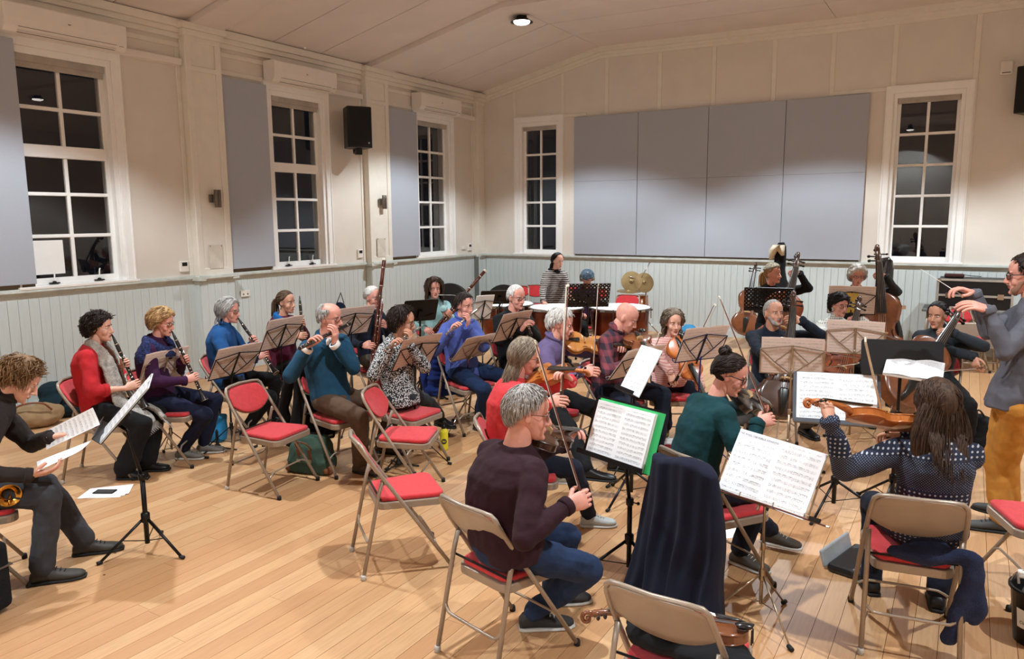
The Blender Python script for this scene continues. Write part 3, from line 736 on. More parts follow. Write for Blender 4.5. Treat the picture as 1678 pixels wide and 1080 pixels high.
    M3=M_; g.v=[tuple(M3@V(v)) for v in g.v]
    return g.build('hair',hm,parent,smooth=True)
def make_head(M_,male,fat=0,age=0):
    g=G(); w=1.0 if male else .94; j=1.0 if male else .9
    Z=[(-.120,.018,.070,.045),(-.112,.034*j,.086,.02),(-.095,.046*j,.0925,-.002),(-.07,.054*j,.090,-.03),(-.045,.062*j,.0885,-.07),(-.02,.069,.085,-.09),(.003,.0735,.0815,-.101),(.022,.0755,.0895,-.106),(.045,.077,.092,-.109),(.07,.0745,.086,-.104),(.092,.064,.07,-.09),(.108,.047,.048,-.068),(.119,.022,.015,-.035)]
    g.loft([(V((0,(f+b)/2,z)),V((hw*w*(1+fat*(.12 if z<0 else 0)),0,0)),V((0,(f-b)/2,0))) for z,hw,f,b in Z],22,2.15)
    for s in (-1,1):
        g.ball((s*.036,.058,-.036),(.026,.025,.032)); g.ball((s*.030,.0785,.024),(.024,.010,.007))
        g.ball((s*.077*w,-.008,-.012),(.009,.019,.031),R=Matrix.Rotation(s*.25,3,'Z')@Matrix.Rotation(-.15,3,'X')); g.ball((s*.082*w,-.014,.008),(.007,.012,.016))
        g.ball((s*.0125,.098,-.040),(.0085,.011,.008))
    g.cone((0,.083,.018),(0,.112,-.034),.0085,.0125); g.ball((0,.106,-.042),(.008,.010,.006))
    g.ball((0,.090,-.066),(.024,.010,.014)); g.ball((0,.086,-.104),(.021,.016,.015))
    g.v=[tuple(M_@V(v)) for v in g.v]; return g
def face_parts(M_,male,parent,brow,eye=True):
    def T(g): g.v=[tuple(M_@V(v)) for v in g.v]; return g
    for s in (-1,1):
        g=G(); g.ball((s*.0305,.0715,.0035),(.0135,.0133,.0058),12,m=8); g.mi=1; g.ball((s*.0305,.0800,.0035),(.0060,.006,.0052),8,m=6)
        T(g).build('eye',[m_eye,m_iris],parent,smooth=True)
        T(G().tube([(s*.012,.0905,.021),(s*.026,.0900,.0265),(s*.040,.0815,.0255),(s*.050,.071,.019)],[.0025,.0042,.0038,.0015],6,flat=.7)).build('eyebrow',brow,parent,smooth=True)
    g=G(); g.tube([(-.022,.0915,-.0675),(-.011,.0985,-.0645),(0,.1,-.0655),(.011,.0985,-.0645),(.022,.0915,-.0675)],[.0012,.0036,.0038,.0036,.0012],6); g.tube([(-.02,.0905,-.0705),(-.009,.0965,-.0735),(.009,.0965,-.0735),(.02,.0905,-.0705)],[.0012,.0045,.0045,.0012],6)
    T(g).build('lips',m_lip,parent,smooth=True)
m_specs=mat('spectacle_metal',rgb(60,50,44),.3,metal=.6); m_specb=mat('spectacle_black',rgb(24,18,16),.3); m_lens2=mat('spectacle_lens',(1,1,1,1),0,trans=1,var=0,spec=.5); m_lens2.node_tree.nodes['Principled BSDF'].inputs['IOR'].default_value=1.06
def glasses(M_,parent,mt,r=.0015,sq=False,w=.026,h=.018):
    root=None; g=G(); P=lambda x,y,z:M_@V((x,y,z))
    for s in (-1,1):
        pts=[]
        for k in range(15):
            a=2*PI*k/14; ca,sa=math.cos(a),math.sin(a)
            if sq: ca=math.copysign(abs(ca)**.55,ca); sa=math.copysign(abs(sa)**.55,sa)
            x=s*.033+w*ca; z=.001+h*sa; pts.append(P(x,.104-.35*abs(x)**1.25*2.2+.0,z))
        g.tube(pts,r,5)
        g.tube([P(s*.058,.0965-.018,.008),P(s*.077,.06,.008),P(s*.082,.0,.004),P(s*.080,-.025,-.012)],r,5)
    g.tube([P(-.008,.101,.004),P(0,.105,.007),P(.008,.101,.004)],r,5)
    root=g.build('glasses',mt,parent,smooth=True)
    for s in (-1,1):
        l=G(); pts=[]
        c=P(s*.033,.0965,.001); n=12; vs=[c]
        for k in range(n):
            a=2*PI*k/n; vs.append(P(s*.033+w*.95*math.cos(a),.104-.35*abs(s*.033+w*math.cos(a))**1.25*2.2,.001+h*.95*math.sin(a)))
        vs+= [v-M_.to_3x3()@V((0,.0012,0)) for v in vs]
        fs=[(0,1+k,1+(k+1)%n) for k in range(n)]+[(n+1,n+2+(k+1)%n,n+2+k) for k in range(n)]+[(1+k,n+2+k,n+2+(k+1)%n,1+(k+1)%n) for k in range(n)]
        l.add(vs,fs).build('lens',m_lens2,root)
    return root
def hand(g,W,fd,pn,right,curl=(.5,.7,.5),s=1.0,spread=.0,tc=.0):
    fd=fd.normalized(); pn=(pn-fd*pn.dot(fd)).normalized(); th=fd.cross(pn)*(1 if right else -1)
    g.loft([(W-fd*.02,th*.024*s,pn*.019*s),(W+fd*.005*s,th*.027*s,pn*.0175*s),(W+fd*.035*s+pn*.002,th*.037*s,pn*.0165*s),(W+fd*.07*s,th*.041*s,pn*.0145*s),(W+fd*.092*s,th*.038*s,pn*.010*s)],12,2.4)
    for k,(o,L) in enumerate(((.030,.92),(.0105,1.05),(-.0095,.98),(-.0285,.78))):
        p=W+fd*(.085-abs(o-.0105)*.15)*s+th*o*s; pts=[p-fd*.012*s,p]; d=fd+th*(o*spread*10); d.normalize(); a=0
        for sg,cu in zip((.043,.027,.021),curl):
            a+=cu; q=d*math.cos(a)+pn*math.sin(a); p=p+q*(sg*L*s); pts.append(p)
        pts.append(p+q*.004*s)
        g.tube(spline(pts,3),[.0095*s]*3+[.0092*s]*3+[.0085*s]*3+[.0078*s]*3+[.0072*s]*2+[.006*s]+[.003*s],8)
    b=W+fd*.022*s+th*.022*s+pn*.004*s; d1=(th*.62+fd*.62+pn*(.45+tc)).normalized(); d2=(th*.15+fd*.85+pn*(.45+tc)).normalized()
    p1=b+d1*.046*s; p2=p1+d2*.032*s
    g.tube(spline([b-d1*.012,b,p1,p2,p2+d2*.004],3),[.012*s,.013*s,.014*s,.0135*s,.012*s,.0115*s,.011*s,.0105*s,.010*s,.0092*s,.008*s,.006*s,.003*s],8)
def shoe(ank,d,mt,parent,sole=m_dsole,L=.27,hi=.0,s=1.0,pitch=0,heel=0):
    d=V((d.x,d.y,0)).normalized(); x=d.cross(V((0,0,1))); up=V((0,0,1)); L*=s
    if pitch: R=Matrix.Rotation(-pitch,3,x)
    b=V((ank.x,ank.y,max(0,ank.z-.085)))
    def W(y,z):
        v=d*y+up*z
        return b+(R@v if pitch else v)
    U=[(-.062,.030,.012,.060),(-.045,.036,.008,.082+hi),(-.01,.039,.010,.098+hi),(.03,.040,.010,.090+hi*.3),(.07,.043,.010,.068),(.11,.047,.010,.056),(.15,.047,.010,.049),(.185,.038,.012,.042),(.203,.018,.016,.034)]
    k=L/.27
    g=G().loft([(W(y*k,(z0+z1)/2),x*hw*s,(R@up if pitch else up)*((z1-z0)/2)) for y,hw,z0,z1 in U],14,2.6)
    o=g.build('shoe',mt,parent,smooth=True)
    g=G().loft([(W(y*k,.009),x*(hw*s+.004),(R@up if pitch else up)*.0095) for y,hw,z0,z1 in [(-.068,.022,0,0)]+[(a,b_*1.0,c,e) for a,b_,c,e in U[1:-1]]+[(.209,.02,0,0)]],14,3.5)
    g.build('sole',sole,o,smooth=True)
    g=G()
    for i in range(4):
        y=.045+.02*i; z=.088-.0105*i+hi*.2; g.tube([W(y*k,z)-x*.018,W((y+.004)*k,z+.008),W(y*k,z)+x*.018],.0028,5)
    g.build('lace',m_sole if sole is m_sole else m_capb,o,smooth=True)
    return o
class Fig:
    def __init__(s,label,head,z,face,lean=.1,size=1.0,male=True,look=None,pitch=0,roll=0,standing=False,side=0,wide=1.0,seat=.47,group=None,fat=0):
        s.label=label; s.cor=math.degrees(math.atan((839-head[0])/F_PX)) if len(head)==2 else 0
        face+=s.cor; look=face if look is None else look+s.cor
        s.Hc=hit(head[0],head[1],2,z) if len(head)==2 else V(head); s.fh=hd(face); s.fwd=dirv(s.fh); s.rt=dirv(s.fh-90); s.up=V((0,0,1)); s.size=size; s.male=male
        s.standing=standing; s.wide=wide; s.fat=fat
        hf=dirv(hd(look)); s.look=hf
        R=Matrix.Rotation(math.radians(hd(look)-90),4,'Z')@Matrix.Rotation(math.radians(pitch),4,'X')@Matrix.Rotation(math.radians(roll),4,'Y')
        s.HM=Matrix.Translation(s.Hc)@R@Matrix.Scale((.945 if male else .90)*size**.5,4)
        hz=seat+.085 if not standing else .93*size
        s.hip=V((s.Hc.x,s.Hc.y,hz))-s.fwd*lean-s.rt*side
        s.C7=s.HM@V((0,-.055,-.155)); s.C7=s.C7*.55+(s.Hc-s.fwd*.07+V((0,0,-.16)))*.45
        s.tors=(s.C7-s.hip).normalized(); sw=(.162 if male else .142)*size*wide
        s.sh={1:s.C7-s.tors*.072+s.rt*sw,-1:s.C7-s.tors*.072-s.rt*sw}; s.sw=sw
        s.ua=.285*size; s.fa=.255*size; s.vox=max(.0065,min(.0125,depth(s.Hc)*.0017))
        s.root=thing('person',label,'person',(s.hip.x,s.hip.y,0),group=group); s.O=V((s.hip.x,s.hip.y,0)); s.w={}
    def at(s,px,py,df=0): return dep(px,py,depth(s.Hc)+df)
    def L(s,f,r,u): return s.Hc+s.fwd*f+s.rt*r+V((0,0,u))
    def mouth(s,k=.105): return s.HM@V((0,k,-.068))
    def finish(s,hands,top,bot,skin=SK_F,hair=('short','brown'),shoes=(m_black,m_dsole),legs=None,sleeve=1.0,glass=None,beard=None,loose=1.0,neck='crew',topmesh=None,eyes=True,elbow=None,hairkw={},thigh=1.0,vneck=None,bname='trousers',tname='jumper',hem=0,shoe_kw={},brow=None,collar=None,lowback=0,hairq=1.0):
        off=s.O; sc_=s.size; fig=s
        def loc(g): g.v=[(x-off.x,y-off.y,z-off.z) for x,y,z in g.v]; return g
        wd=s.wide; up=s.tors
        # ---- spine rings
        hipc=s.hip; c7=s.C7; mid=hipc.lerp(c7,.5)-s.fwd*.02
        sp=lambda t: hipc.lerp(c7,t)-s.fwd*(.035*math.sin(PI*t))
        hw=[(.0,.158 if s.male else .165,.118),(.25,.148 if s.male else .135,.112),(.5,.158 if s.male else .138,.116),(.72,.172 if s.male else .150,.118),(.88,.150 if s.male else .135,.098),(.97,.095,.07),(1.03,.058,.056)]
        belly=s.fat*.05
        def torso(g,d,lo=-.08,k=1):
            r=[]
            if lo is not None: r.append((sp(lo),s.rt*(.15*wd*sc_+d),s.fwd*(.11*wd*sc_+d)))
            for t,w,dp in hw:
                bl=belly*math.exp(-((t-.25)/.22)**2)
                r.append((sp(t)+s.fwd*bl*.6,s.rt*((w+bl*.4)*wd*sc_*k+d),s.fwd*((dp+bl*.8)*wd*sc_*k+d)))
            g.loft(r,20,2.3)
        # ---- arms
        arms={}
        for sd in (1,-1):
            h=hands.get(sd)
            if h is None: h=dict(G=s.hip+s.fwd*.25+s.rt*sd*.1+V((0,0,.06)),fd=s.fwd,pn=V((0,0,-1)))
            Gp,fd,pn=V(h['G']),V(h['fd']).normalized(),V(h['pn']); pn=(pn-fd*pn.dot(fd)).normalized(); hs=(1.0 if s.male else .9)*sc_*h.get('s',1)
            Wr=Gp-fd*.085*hs-pn*h.get('gap',.028)*hs
            pole=h.get('pole',V((0,0,-1))+s.rt*sd*.55-s.fwd*.35)
            E,Wr2=ik(s.sh[sd],Wr,s.ua,s.fa,pole); arms[sd]=(s.sh[sd],E,Wr2,fd,pn,hs,h)
        s.arms=arms
        # ---- legs
        lg={}
        for sd in (1,-1):
            hj=s.hip+s.rt*sd*.088*sc_*(1 if s.male else 1.05)+V((0,0,-.07 if s.standing else 0)); q=(legs or {}).get(sd)
            if q is None: q={}
            if 'px' in q: a=fl(*q['px'])+V((0,0,.0))
            else:
                f_,r_=q.get('lf',(.42,.11)) if not s.standing else q.get('lf',(.0,.10)); a=V((s.hip.x,s.hip.y,0))+s.fwd*f_+s.rt*sd*r_
            ank=V((a.x,a.y,.085+q.get('z',0))); pole=q.get('pole',s.fwd*1.0+V((0,0,1.0))+s.rt*sd*.25) if not s.standing else q.get('pole',s.fwd)
            K,ank=ik(hj,ank,(.43 if not s.standing else .402)*sc_,(.415 if not s.standing else .385)*sc_,pole)
            if q.get('z',0)==0: ank.z=max(ank.z,.085)
            lg[sd]=(hj,K,ank,q)
        s.legs=lg
        # ---- skin body
        vx=s.vox; g=G(); torso(g,-.022,None,.93)
        nb=s.C7-s.fwd*.0; jaw=s.HM@V((0,-.018,-.07)); nr=(.056 if s.male else .047)*sc_*(1+s.fat*.15)
        g.cone(nb+s.tors*-.03+s.fwd*.012,jaw,nr*1.08,nr*.98)
        for sd in (1,-1):
            a,E,W,fd,pn,hs,h=arms[sd]; g.cone(a,E,.040*sc_,.034*sc_); g.cone(E,W,.036*sc_,.0235*hs)
            m_=E.lerp(W,.3); g.ball(m_,.038*sc_)
            hj,K,ank,q=lg[sd]; g.cone(hj,K,.065*sc_,.047*sc_); g.cone(K,ank+V((0,0,-.02)),.047*sc_,.033*sc_)
        body=organic(loc(g),'b',skin,None,vx*1.25,3)
        g=make_head(s.HM,s.male,s.fat)
        head=organic(loc(g),'h',skin,None,max(.0042,vx*.62),2)
        B=G()
        for me in (body,head):
            v,f=meshdata(me); B.add(v,f); bpy.data.meshes.remove(me)
        for sd in (1,-1):
            a,E,W,fd,pn,hs,h=arms[sd]; HG=G(); hand(HG,W,fd,pn,sd==1,h.get('curl',(.55,.75,.5)),hs,h.get('spread',.15),h.get('tc',0)); loc(HG); B.add(HG.v,HG.f)
        body=B.build('body',skin,s.root,smooth=True,fix=False)
        HMl=Matrix.Translation(-off)@s.HM; s.HMl=HMl
        hm=HAIR[hair[1]]
        face_parts(HMl,s.male,s.root,brow or (hm if hair[1] not in('white',) else HAIR['grey']))
        hr=make_hair(HMl,hair[0],hm,s.root,hash(s.label)%1000 if False else sum(map(ord,s.label)),hairq*(1 if depth(s.Hc)<5.5 else .6),**hairkw)
        if glass: glasses(HMl,s.root,m_specb if glass=='black' else m_specs,.0026 if glass=='black' else .0014,sq=glass in('black','rect'),w=.025 if glass!='rect' else .024,h=.019 if glass!='rect' else .014)
        if beard:
            g=G(); full=beard=='full' or beard=='stubble'
            t=.007 if beard!='stubble' else .0025
            ZT=[(-.120,.018,.070,.045),(-.112,.034,.086,.02),(-.095,.046,.0925,-.002),(-.07,.054,.090,-.03),(-.045,.062,.0885,-.07),(-.02,.069,.085,-.09)]
            def hp(a,z,o):
                z=max(-.120,min(-.02,z)); q=[interp([k[0] for k in ZT],[k[c_] for k in ZT],z) for c_ in (1,2,3)]
                sx,cy=math.sin(a),math.cos(a); return V((sx*(q[0]+o),(q[1]+q[2])/2+cy*((q[1]-q[2])/2+o),z))
            NB,NR=26,12; vs=[]; am=1.75 if full else .62; zt=-.03 if full else -.083
            for lay_ in (0,1):
                for r in range(NR+1):
                    for i in range(NB+1):
                        a_=-am+2*am*i/NB; z=zt+(-.124-zt)*r/NR
                        ed=min(1,(am-abs(a_))*4,(r)*.9/1.0 if full else r*.8)
                        if full and abs(a_)<.95: ed=min(ed,max(0,(-.074-z)*60+(abs(a_)-.42)*3))
                        if lay_: ed=0
                        p_=hp(a_,z,t*ed-.004*(1-ed)-(.012 if lay_ else 0)); vs.append(p_+V((0,0,-.006 if r==NR and not lay_ else 0)))
            n=NB+1; m_=n*(NR+1)
            for r in range(NR):
                for i in range(NB): q=r*n+i; g.f.append((q,q+1,q+n+1,q+n)); g.f.append((m_+q,m_+q+n,m_+q+n+1,m_+q+1))
            for i in range(NB): g.f.append((NR*n+i,NR*n+i+1,m_+NR*n+i+1,m_+NR*n+i))
            g.v=[tuple(x) for x in vs]; g.m=[0]*len(g.f)
            if full: g.tube([(-.027,.090,-.060),(-.014,.102,-.053),(0,.105,-.052),(.014,.102,-.053),(.027,.090,-.060)],[.003,.0045,.0045,.0045,.003],6)
            g.v=[tuple(HMl@V(v)) for v in g.v]; g.build('beard',HAIR[hair[1]] if beard!='stubble' else mat('stubble',rgb(160,118,98),.7,vs_=200,var=.1),s.root,smooth=True)
        # ---- top
        g=G(); L_=loose; torso(g,.012*L_+(.012 if s.standing else 0),-.12 if not s.standing else -.16)
        if vneck is None and neck!='low': g.cone(s.C7+s.tors*-.04,s.C7.lerp(jaw,.08 if neck=='crew' else .5),nr+.012,nr+.008)
        for sd in (1,-1):
            a,E,W,fd,pn,hs,h=arms[sd]
            g.cone(a-s.rt*sd*.06+up*.012,a,.052*sc_+.006*L_,.052*sc_+.008*L_)
            g.cone(a,E,.053*sc_+.012*L_,.043*sc_+.013*L_)
            if sleeve>=.5:
                e=E.lerp(W,min(1,(sleeve-.5)*2)*1.0-.0); g.cone(E,e-(W-E).normalized()*.01,.044*sc_+.011*L_,.031*sc_+.007*L_)
        if lowback: pass
        tm=organic(loc(g),tname,top,None,vx,5,fold=.020*L_,fold2=.005)
        top_o=link(tname,tm,s.root)
        for sd in (1,-1):
            if sleeve>=.5:
                a,E,W,fd,pn,hs,h=arms[sd]; e=E.lerp(W,min(1,(sleeve-.5)*2)); u=(W-E).normalized(); r=(.031*sc_+.009*L_)+(1-min(1,(sleeve-.5)*2))*.012
                G().lathe([(r,-.028),(r+.003,-.02),(r+.003,.004),(r,.010),(r-.009,.008)],e-off,u,14).build('cuff',collar.get('cuffm',top) if isinstance(collar,dict) else top,top_o,smooth=True)
        if vneck is None:
            c=s.C7.lerp(jaw,.06 if neck=='crew' else .42)-off; u=(jaw-s.C7).normalized(); r=nr+(.014 if neck=='crew' else .013)
            if neck!='low': G().lathe([(r,-.012),(r+.005,-.006),(r+.005,.008),(r,.014),(r-.010,.012)],c,u,18,sx=1,sy=1).build('neckband',top,top_o,smooth=True)
        # ---- trousers
        g=G(); t=thigh
        g.ball(s.hip+V((0,0,-.005)),(.155*sc_*wd,.135*sc_*wd,.105*sc_) ,16,R=Matrix((s.rt,s.fwd,s.up)).transposed()) if not s.standing else g.loft([(s.hip+V((0,0,.06)),s.rt*.135*wd,s.fwd*.095*wd),(s.hip+V((0,0,.0)),s.rt*.150*wd,s.fwd*.110*wd),(s.hip+V((0,0,-.12)),s.rt*.162*wd,s.fwd*.12*wd)],18,2.4)
        for sd in (1,-1):
            hj,K,ank,q=lg[sd]; g.cone(hj,K,(.082*sc_+.006)*t,(.060*sc_+.008)*t); d=(ank-K).normalized(); g.cone(K,ank-d*.015*1,(.058*sc_+.010)*t,(.040*sc_+.016+hem)*t)
        bm_=organic(loc(g),bname,bot,None,vx*1.1,4,fold=.022,fold2=.005); link(bname,bm_,s.root)
        # ---- shoes
        for sd in (1,-1):
            hj,K,ank,q=lg[sd]; fdv=(dirv(s.fh-sd*q.get('splay',8)) if 'dir' not in q else dirv(hd(q['dir']+s.cor)))
            sh_=shoe(ank-off,fdv,shoes[0],s.root,shoes[1],L=.275*sc_ if s.male else .245*sc_,pitch=q.get('pitch',0),**shoe_kw)
        return s
def grip(fig,sd,Gp,axis,palm,reach=None,curl=(.6,.85,.5),**k):
    """fingers wrap round an axis at Gp; palm = rough direction the palm faces"""
    ax=V(axis).normalized(); pn=V(palm); pn=(pn-ax*pn.dot(ax)).normalized(); fd=ax.cross(pn)
    ref=(V(Gp)-fig.sh[sd]) if reach is None else V(reach)
    if fd.dot(ref)<0: fd=-fd
    d=dict(G=Gp,fd=fd,pn=pn,curl=curl); d.update(k); return d
def rs(p0,px,py,L,near=True):
    d=ray(px,py); d=d.normalized(); o=CAM-V(p0); b=o.dot(d); c=o.dot(o)-L*L; q=b*b-c
    if q<0: P=CAM+d*(-b); return V(p0)+(P-V(p0)).normalized()*L
    return CAM+d*(-b-math.sqrt(q) if near else -b+math.sqrt(q))
def lay(fig,Gp,fd,pn,curl=(.3,.5,.4),**k): d=dict(G=Gp,fd=V(fd),pn=V(pn),curl=curl); d.update(k); return d
# ================================================================ INSTRUMENTS
def varnish(n,a,b): return mat('varnish_'+n,rgb(*a),.28,col2=rgb(*b),vs_=7,stretch=(1,1,1),coat=.5,bump=.03,bs=80)
VA={'amber':varnish('amber',(196,118,56),(158,84,36)),'red':varnish('red',(150,76,40),(108,48,24)),'gold':varnish('gold',(206,140,70),(178,108,48)),'dark':varnish('dark',(78,46,30),(40,24,18)),'brown':varnish('brown',(134,78,44),(92,50,28)),'orange':varnish('orange',(200,112,48),(170,86,34)),'blackish':varnish('blackish',(56,50,50),(26,22,22))}
m_ebony=mat('ebony',rgb(22,19,18),.3,coat=.3); m_silver=mat('silver_keys',rgb(214,210,204),.2,metal=1,var=.02); m_string=mat('string_steel',rgb(190,186,180),.3,metal=1)
m_hairb=mat('bow_hair',rgb(226,218,200),.5); m_stick=mat('bow_stick',rgb(96,44,28),.3,coat=.4); m_maple=mat('bridge_maple',rgb(206,170,118),.5)
m_bsn=mat('bassoon_maple',rgb(96,34,22),.22,coat=.6,col2=rgb(52,18,14),vs_=9); m_ivory=mat('ivory_ring',rgb(228,218,200),.4)
def frame_of(a,b,n):
    a,b,n=V(a),V(b),V(n); y=(b-a).normalized(); z=(n-y*n.dot(y)).normalized(); x=y.cross(z)
    M_=Matrix((x,y,z)).transposed().to_4x4(); M_.translation=a; return M_,(b-a).length
OUT=[(0,.0),(.008,.07),(.03,.135),(.07,.19),(.12,.238),(.19,.283),(.26,.292),(.33,.275),(.385,.245),(.415,.232),(.425,.205),(.46,.172),(.52,.155),(.58,.162),(.62,.182),(.635,.205),(.66,.207),(.72,.225),(.80,.236),(.87,.224),(.93,.18),(.97,.125),(.99,.08),(1,.0)]
_sec=[[],[],[]]; _k=0
for o_ in OUT:
    _sec[_k].append((o_[0],o_[1],0))
    if abs(o_[0]-.415)<1e-6 or abs(o_[0]-.66)<1e-6: _k+=1; 
OUT=[]
for q_ in _sec: OUT+= [(max(0,min(1,p_.x)),max(0,p_.y)) for p_ in spline(q_,2)]
def fiddle(tail,scroll,n,label,cat='violin',col='amber',chin=True,deep=.1,group=None,spike=0,bodyr=.6,mute=None):
    """violin family; tail end point, scroll tip, outward normal of the top"""
    M_,L=frame_of(tail,scroll,n); t=thing({'violin':'violin','viola':'viola','cello':'cello','double bass':'double_bass'}[cat],label,cat,group=group); t.matrix_world=M_
    B=L*bodyr; va=VA[col]; NX=8; big=cat in('cello','double bass'); wr=1.0 if not big else (1.0 if cat=='cello' else 1.03)
    ys=[(o[0]*B,o[1]*B*wr) for o in OUT]; hr=B*deep/2; ar=B*.042
    def plate(sg,z0,mt,nm,par):
        g=G(); vs=[]
        for y,w in ys:
            ty=y/B; env=math.sin(PI*max(.0,min(1,ty)))**.5
            for i in range(NX+1):
                u=-1+2*i/NX; vs.append((w*u*1.03,y+ (0 if 0<ty<1 else (-.004 if ty<=0 else .004)),sg*(z0+ar*env*(math.cos(u*PI/2)**1.3)+.0012)))
        k=len(vs); vs+=[(x,y,sg*(z0-.004)) for x,y,z in vs]; n1=NX+1
        for j in range(len(ys)-1):
            for i in range(NX): q=j*n1+i; g.f.append((q,q+1,q+n1+1,q+n1)); g.f.append((k+q,k+q+n1,k+q+n1+1,k+q+1))
            for i in (0,NX): q=j*n1+i; g.f.append((q,q+n1,k+q+n1,k+q))
        g.v=[tuple(v) for v in vs]; g.m=[0]*len(g.f); return g.build(nm,mt,par,smooth=True)
    g=G(); pl=[(w,y) for y,w in ys[1:-1]]+[(-w,y) for y,w in ys[1:-1]][::-1]; g.prism(pl,2*hr,None,-hr); body=g.build('body',va,t)
    plate(1,hr,va,'top_plate',t); plate(-1,hr,va,'back_plate',t)
    zt=hr+ar
    for s in (-1,1):
        c=[(s*B*.12+s*B*.018,B*.62-B*.10),(s*B*.135,B*.60-B*.09),(s*B*.128,B*.49),(s*B*.155,B*.40),(s*B*.175,B*.37),(s*B*.16,B*.365)]
        G().tube(spline([(x,y,hr+ar*(math.cos(min(1,abs(x)/(B*.2))*PI/2)**1.3)*1.0+.0025) for x,y in c],4),B*.006,4,up=(0,0,1)).build('f_hole',m_ebony,t)
    br=B*.09; by=B*.46
    g=G(); g.prism([(-B*.06,zt-.002),(-B*.05,zt-.002),(-B*.03,zt+br*.35),(.03*B,zt+br*.35),(B*.05,zt-.002),(B*.06,zt-.002),(B*.062,zt+br*.7),(0,zt+br),(-B*.062,zt+br*.7)],.006 if not big else .014,Matrix(((1,0,0,0),(0,0,-1,by),(0,1,0,0),(0,0,0,1))))
    g.build('bridge',m_maple,t)
    nz=hr+.006; fy0,fy1=B*.70,B*.70+(L-B)*.60+B*.30
    g=G(); fw0,fw1=B*.062,B*.038
    g.loft([(V((0,fy0,zt+br*.62)),V((fw0,0,0)),V((0,0,B*.014))),(V((0,B,nz+B*.045+(zt+br*.62-nz-B*.045)*.35)),V((fw0*.88,0,0)),V((0,0,B*.014))),(V((0,fy1,nz+B*.03)),V((fw1,0,0)),V((0,0,B*.012)))],10,3); g.build('fingerboard',m_ebony,t,smooth=False)
    g=G(); g.loft([(V((0,B*.97,-hr*.1)),V((B*.06,0,0)),V((0,0,hr*1.0))),(V((0,B*1.03,nz*.55)),V((B*.045,0,0)),V((0,0,B*.05))),(V((0,fy1*.5+B*.5,nz+B*.005)),V((fw1*.95,0,0)),V((0,0,B*.032))),(V((0,fy1,nz+B*.006)),V((fw1,0,0)),V((0,0,B*.03))),(V((0,fy1+(L-fy1)*.35,nz-B*.01)),V((fw1*.92,0,0)),V((0,0,B*.036))),(V((0,fy1+(L-fy1)*.72,nz-B*.03)),V((fw1*.62,0,0)),V((0,0,B*.03)))],10,3)
    g.build('neck',va if not (col=='blackish' or big) else VA['dark'],t,smooth=True)
    g=G(); cy,cz=L-B*.055,nz-B*.075; pts=[];rr=[]
    for i in range(22):
        a=PI*.5-i*.52*.62-.1; r=B*.062*(1-i/24); pts.append((0,cy+r*math.cos(a),cz+r*math.sin(a)+B*.0)); rr.append(B*.026*(1-i*.022))
    g.tube([(0,fy1+(L-fy1)*.55,nz-B*.02)]+pts,[B*.028]+rr,8); g.tube([(-B*.036,cy,cz),(B*.036,cy,cz)],B*.016,8); g.build('scroll',va if not (col=='blackish' or big) else VA['dark'],t,smooth=True)
    for i in range(4):
        s=1 if i%2 else -1; y=fy1+(L-fy1)*(.12+.13*i); z=nz-B*.008-.01*B*i
        g=G(); g.tube([(-s*fw1*1.1,y,z),(s*B*.085,y,z)],B*.010,6); g.ball((s*B*.105,y,z),(B*.022,B*.012 if i%2 else B*.02,B*.026),8,m=6); g.build('peg',m_ebony,t,smooth=True)
    g=G(); g.loft([(V((0,B*.015,zt-ar*.2)),V((B*.022,0,0)),V((0,0,B*.012))),(V((0,B*.10,zt+br*.25)),V((B*.032,0,0)),V((0,0,B*.012))),(V((0,B*.31,zt+br*.48)),V((B*.062,0,0)),V((0,0,B*.014))),(V((0,B*.33,zt+br*.5)),V((B*.05,0,0)),V((0,0,B*.01)))],10,3); g.build('tailpiece',m_ebony,t,smooth=True)
    for i in range(4):
        x=-1.5+i; G().tube([(x*B*.022,B*.32,zt+br*.55),(x*B*.026,by,zt+br*(1-.06*abs(x))),(x*B*.015,fy1,nz+B*.045),(x*B*.01,fy1+(L-fy1)*.3,nz+B*.0)],max(.0007,B*.0022),4).build('string',m_string,t)
    if chin and not big:
        g=G(); g.loft([(V((-.03,.012,zt+.006)),V((.0,.028,0)),V((0,0,.006))),(V((-.055,.025,zt+.012)),V((0,.034,0)),V((0,0,.009))),(V((-.085,.03,zt+.010)),V((0,.026,0)),V((0,0,.008)))],10); g.tube([(-.04,-.008,hr+.01),(-.04,-.009,-hr-.006)],.003,5); g.tube([(-.06,.0,hr+.01),(-.06,.0,-hr-.006)],.003,5); g.build('chin_rest',m_ebony,t,smooth=True)
    if spike:
        G().tube([(0,.01,0),(0,-spike,0)],.006,6).build('end_pin',m_chrome,t)
    t['_L']=L; return t,M_,L
def bow(frog,tip,hairn,label,L=None,thick=1,group=None):
    M_,D=frame_of(frog,tip,hairn); t=thing('bow',label,'bow',group=group); t.matrix_world=M_; L=L or D
    G().tube([(0,L*i/10,-.020-.0+.010*math.sin(PI*i/10)) for i in range(11)],[.0044*thick]*6+[.004*thick,.0037*thick,.0034*thick,.003*thick,.003*thick],6).build('stick',m_stick,t,smooth=True)
    g=G(); g.box((0,.055,-.008),(.010,.052,.02)); g.build('frog',m_ebony,t); G().lathe([(.003,0),(.0045,.002),(.0045,.014),(.003,.016)],(0,-.018,-.020),(0,1,0),8).build('screw',m_silver,t)
    G().box((0,L/2+.02,.001),(.009,L-.06,.0012)).build('bow_hair',m_hairb,t)
    G().prism([(-.022,L-.012),(.003,L-.006),(.003,L+.002),(-.016,L+.008),(-.023,L+.004)],.007,Matrix(((0,0,1,-.0035),(0,1,0,0),(1,0,0,0),(0,0,0,1)))).build('bow_tip',m_ivory,t)
    return t
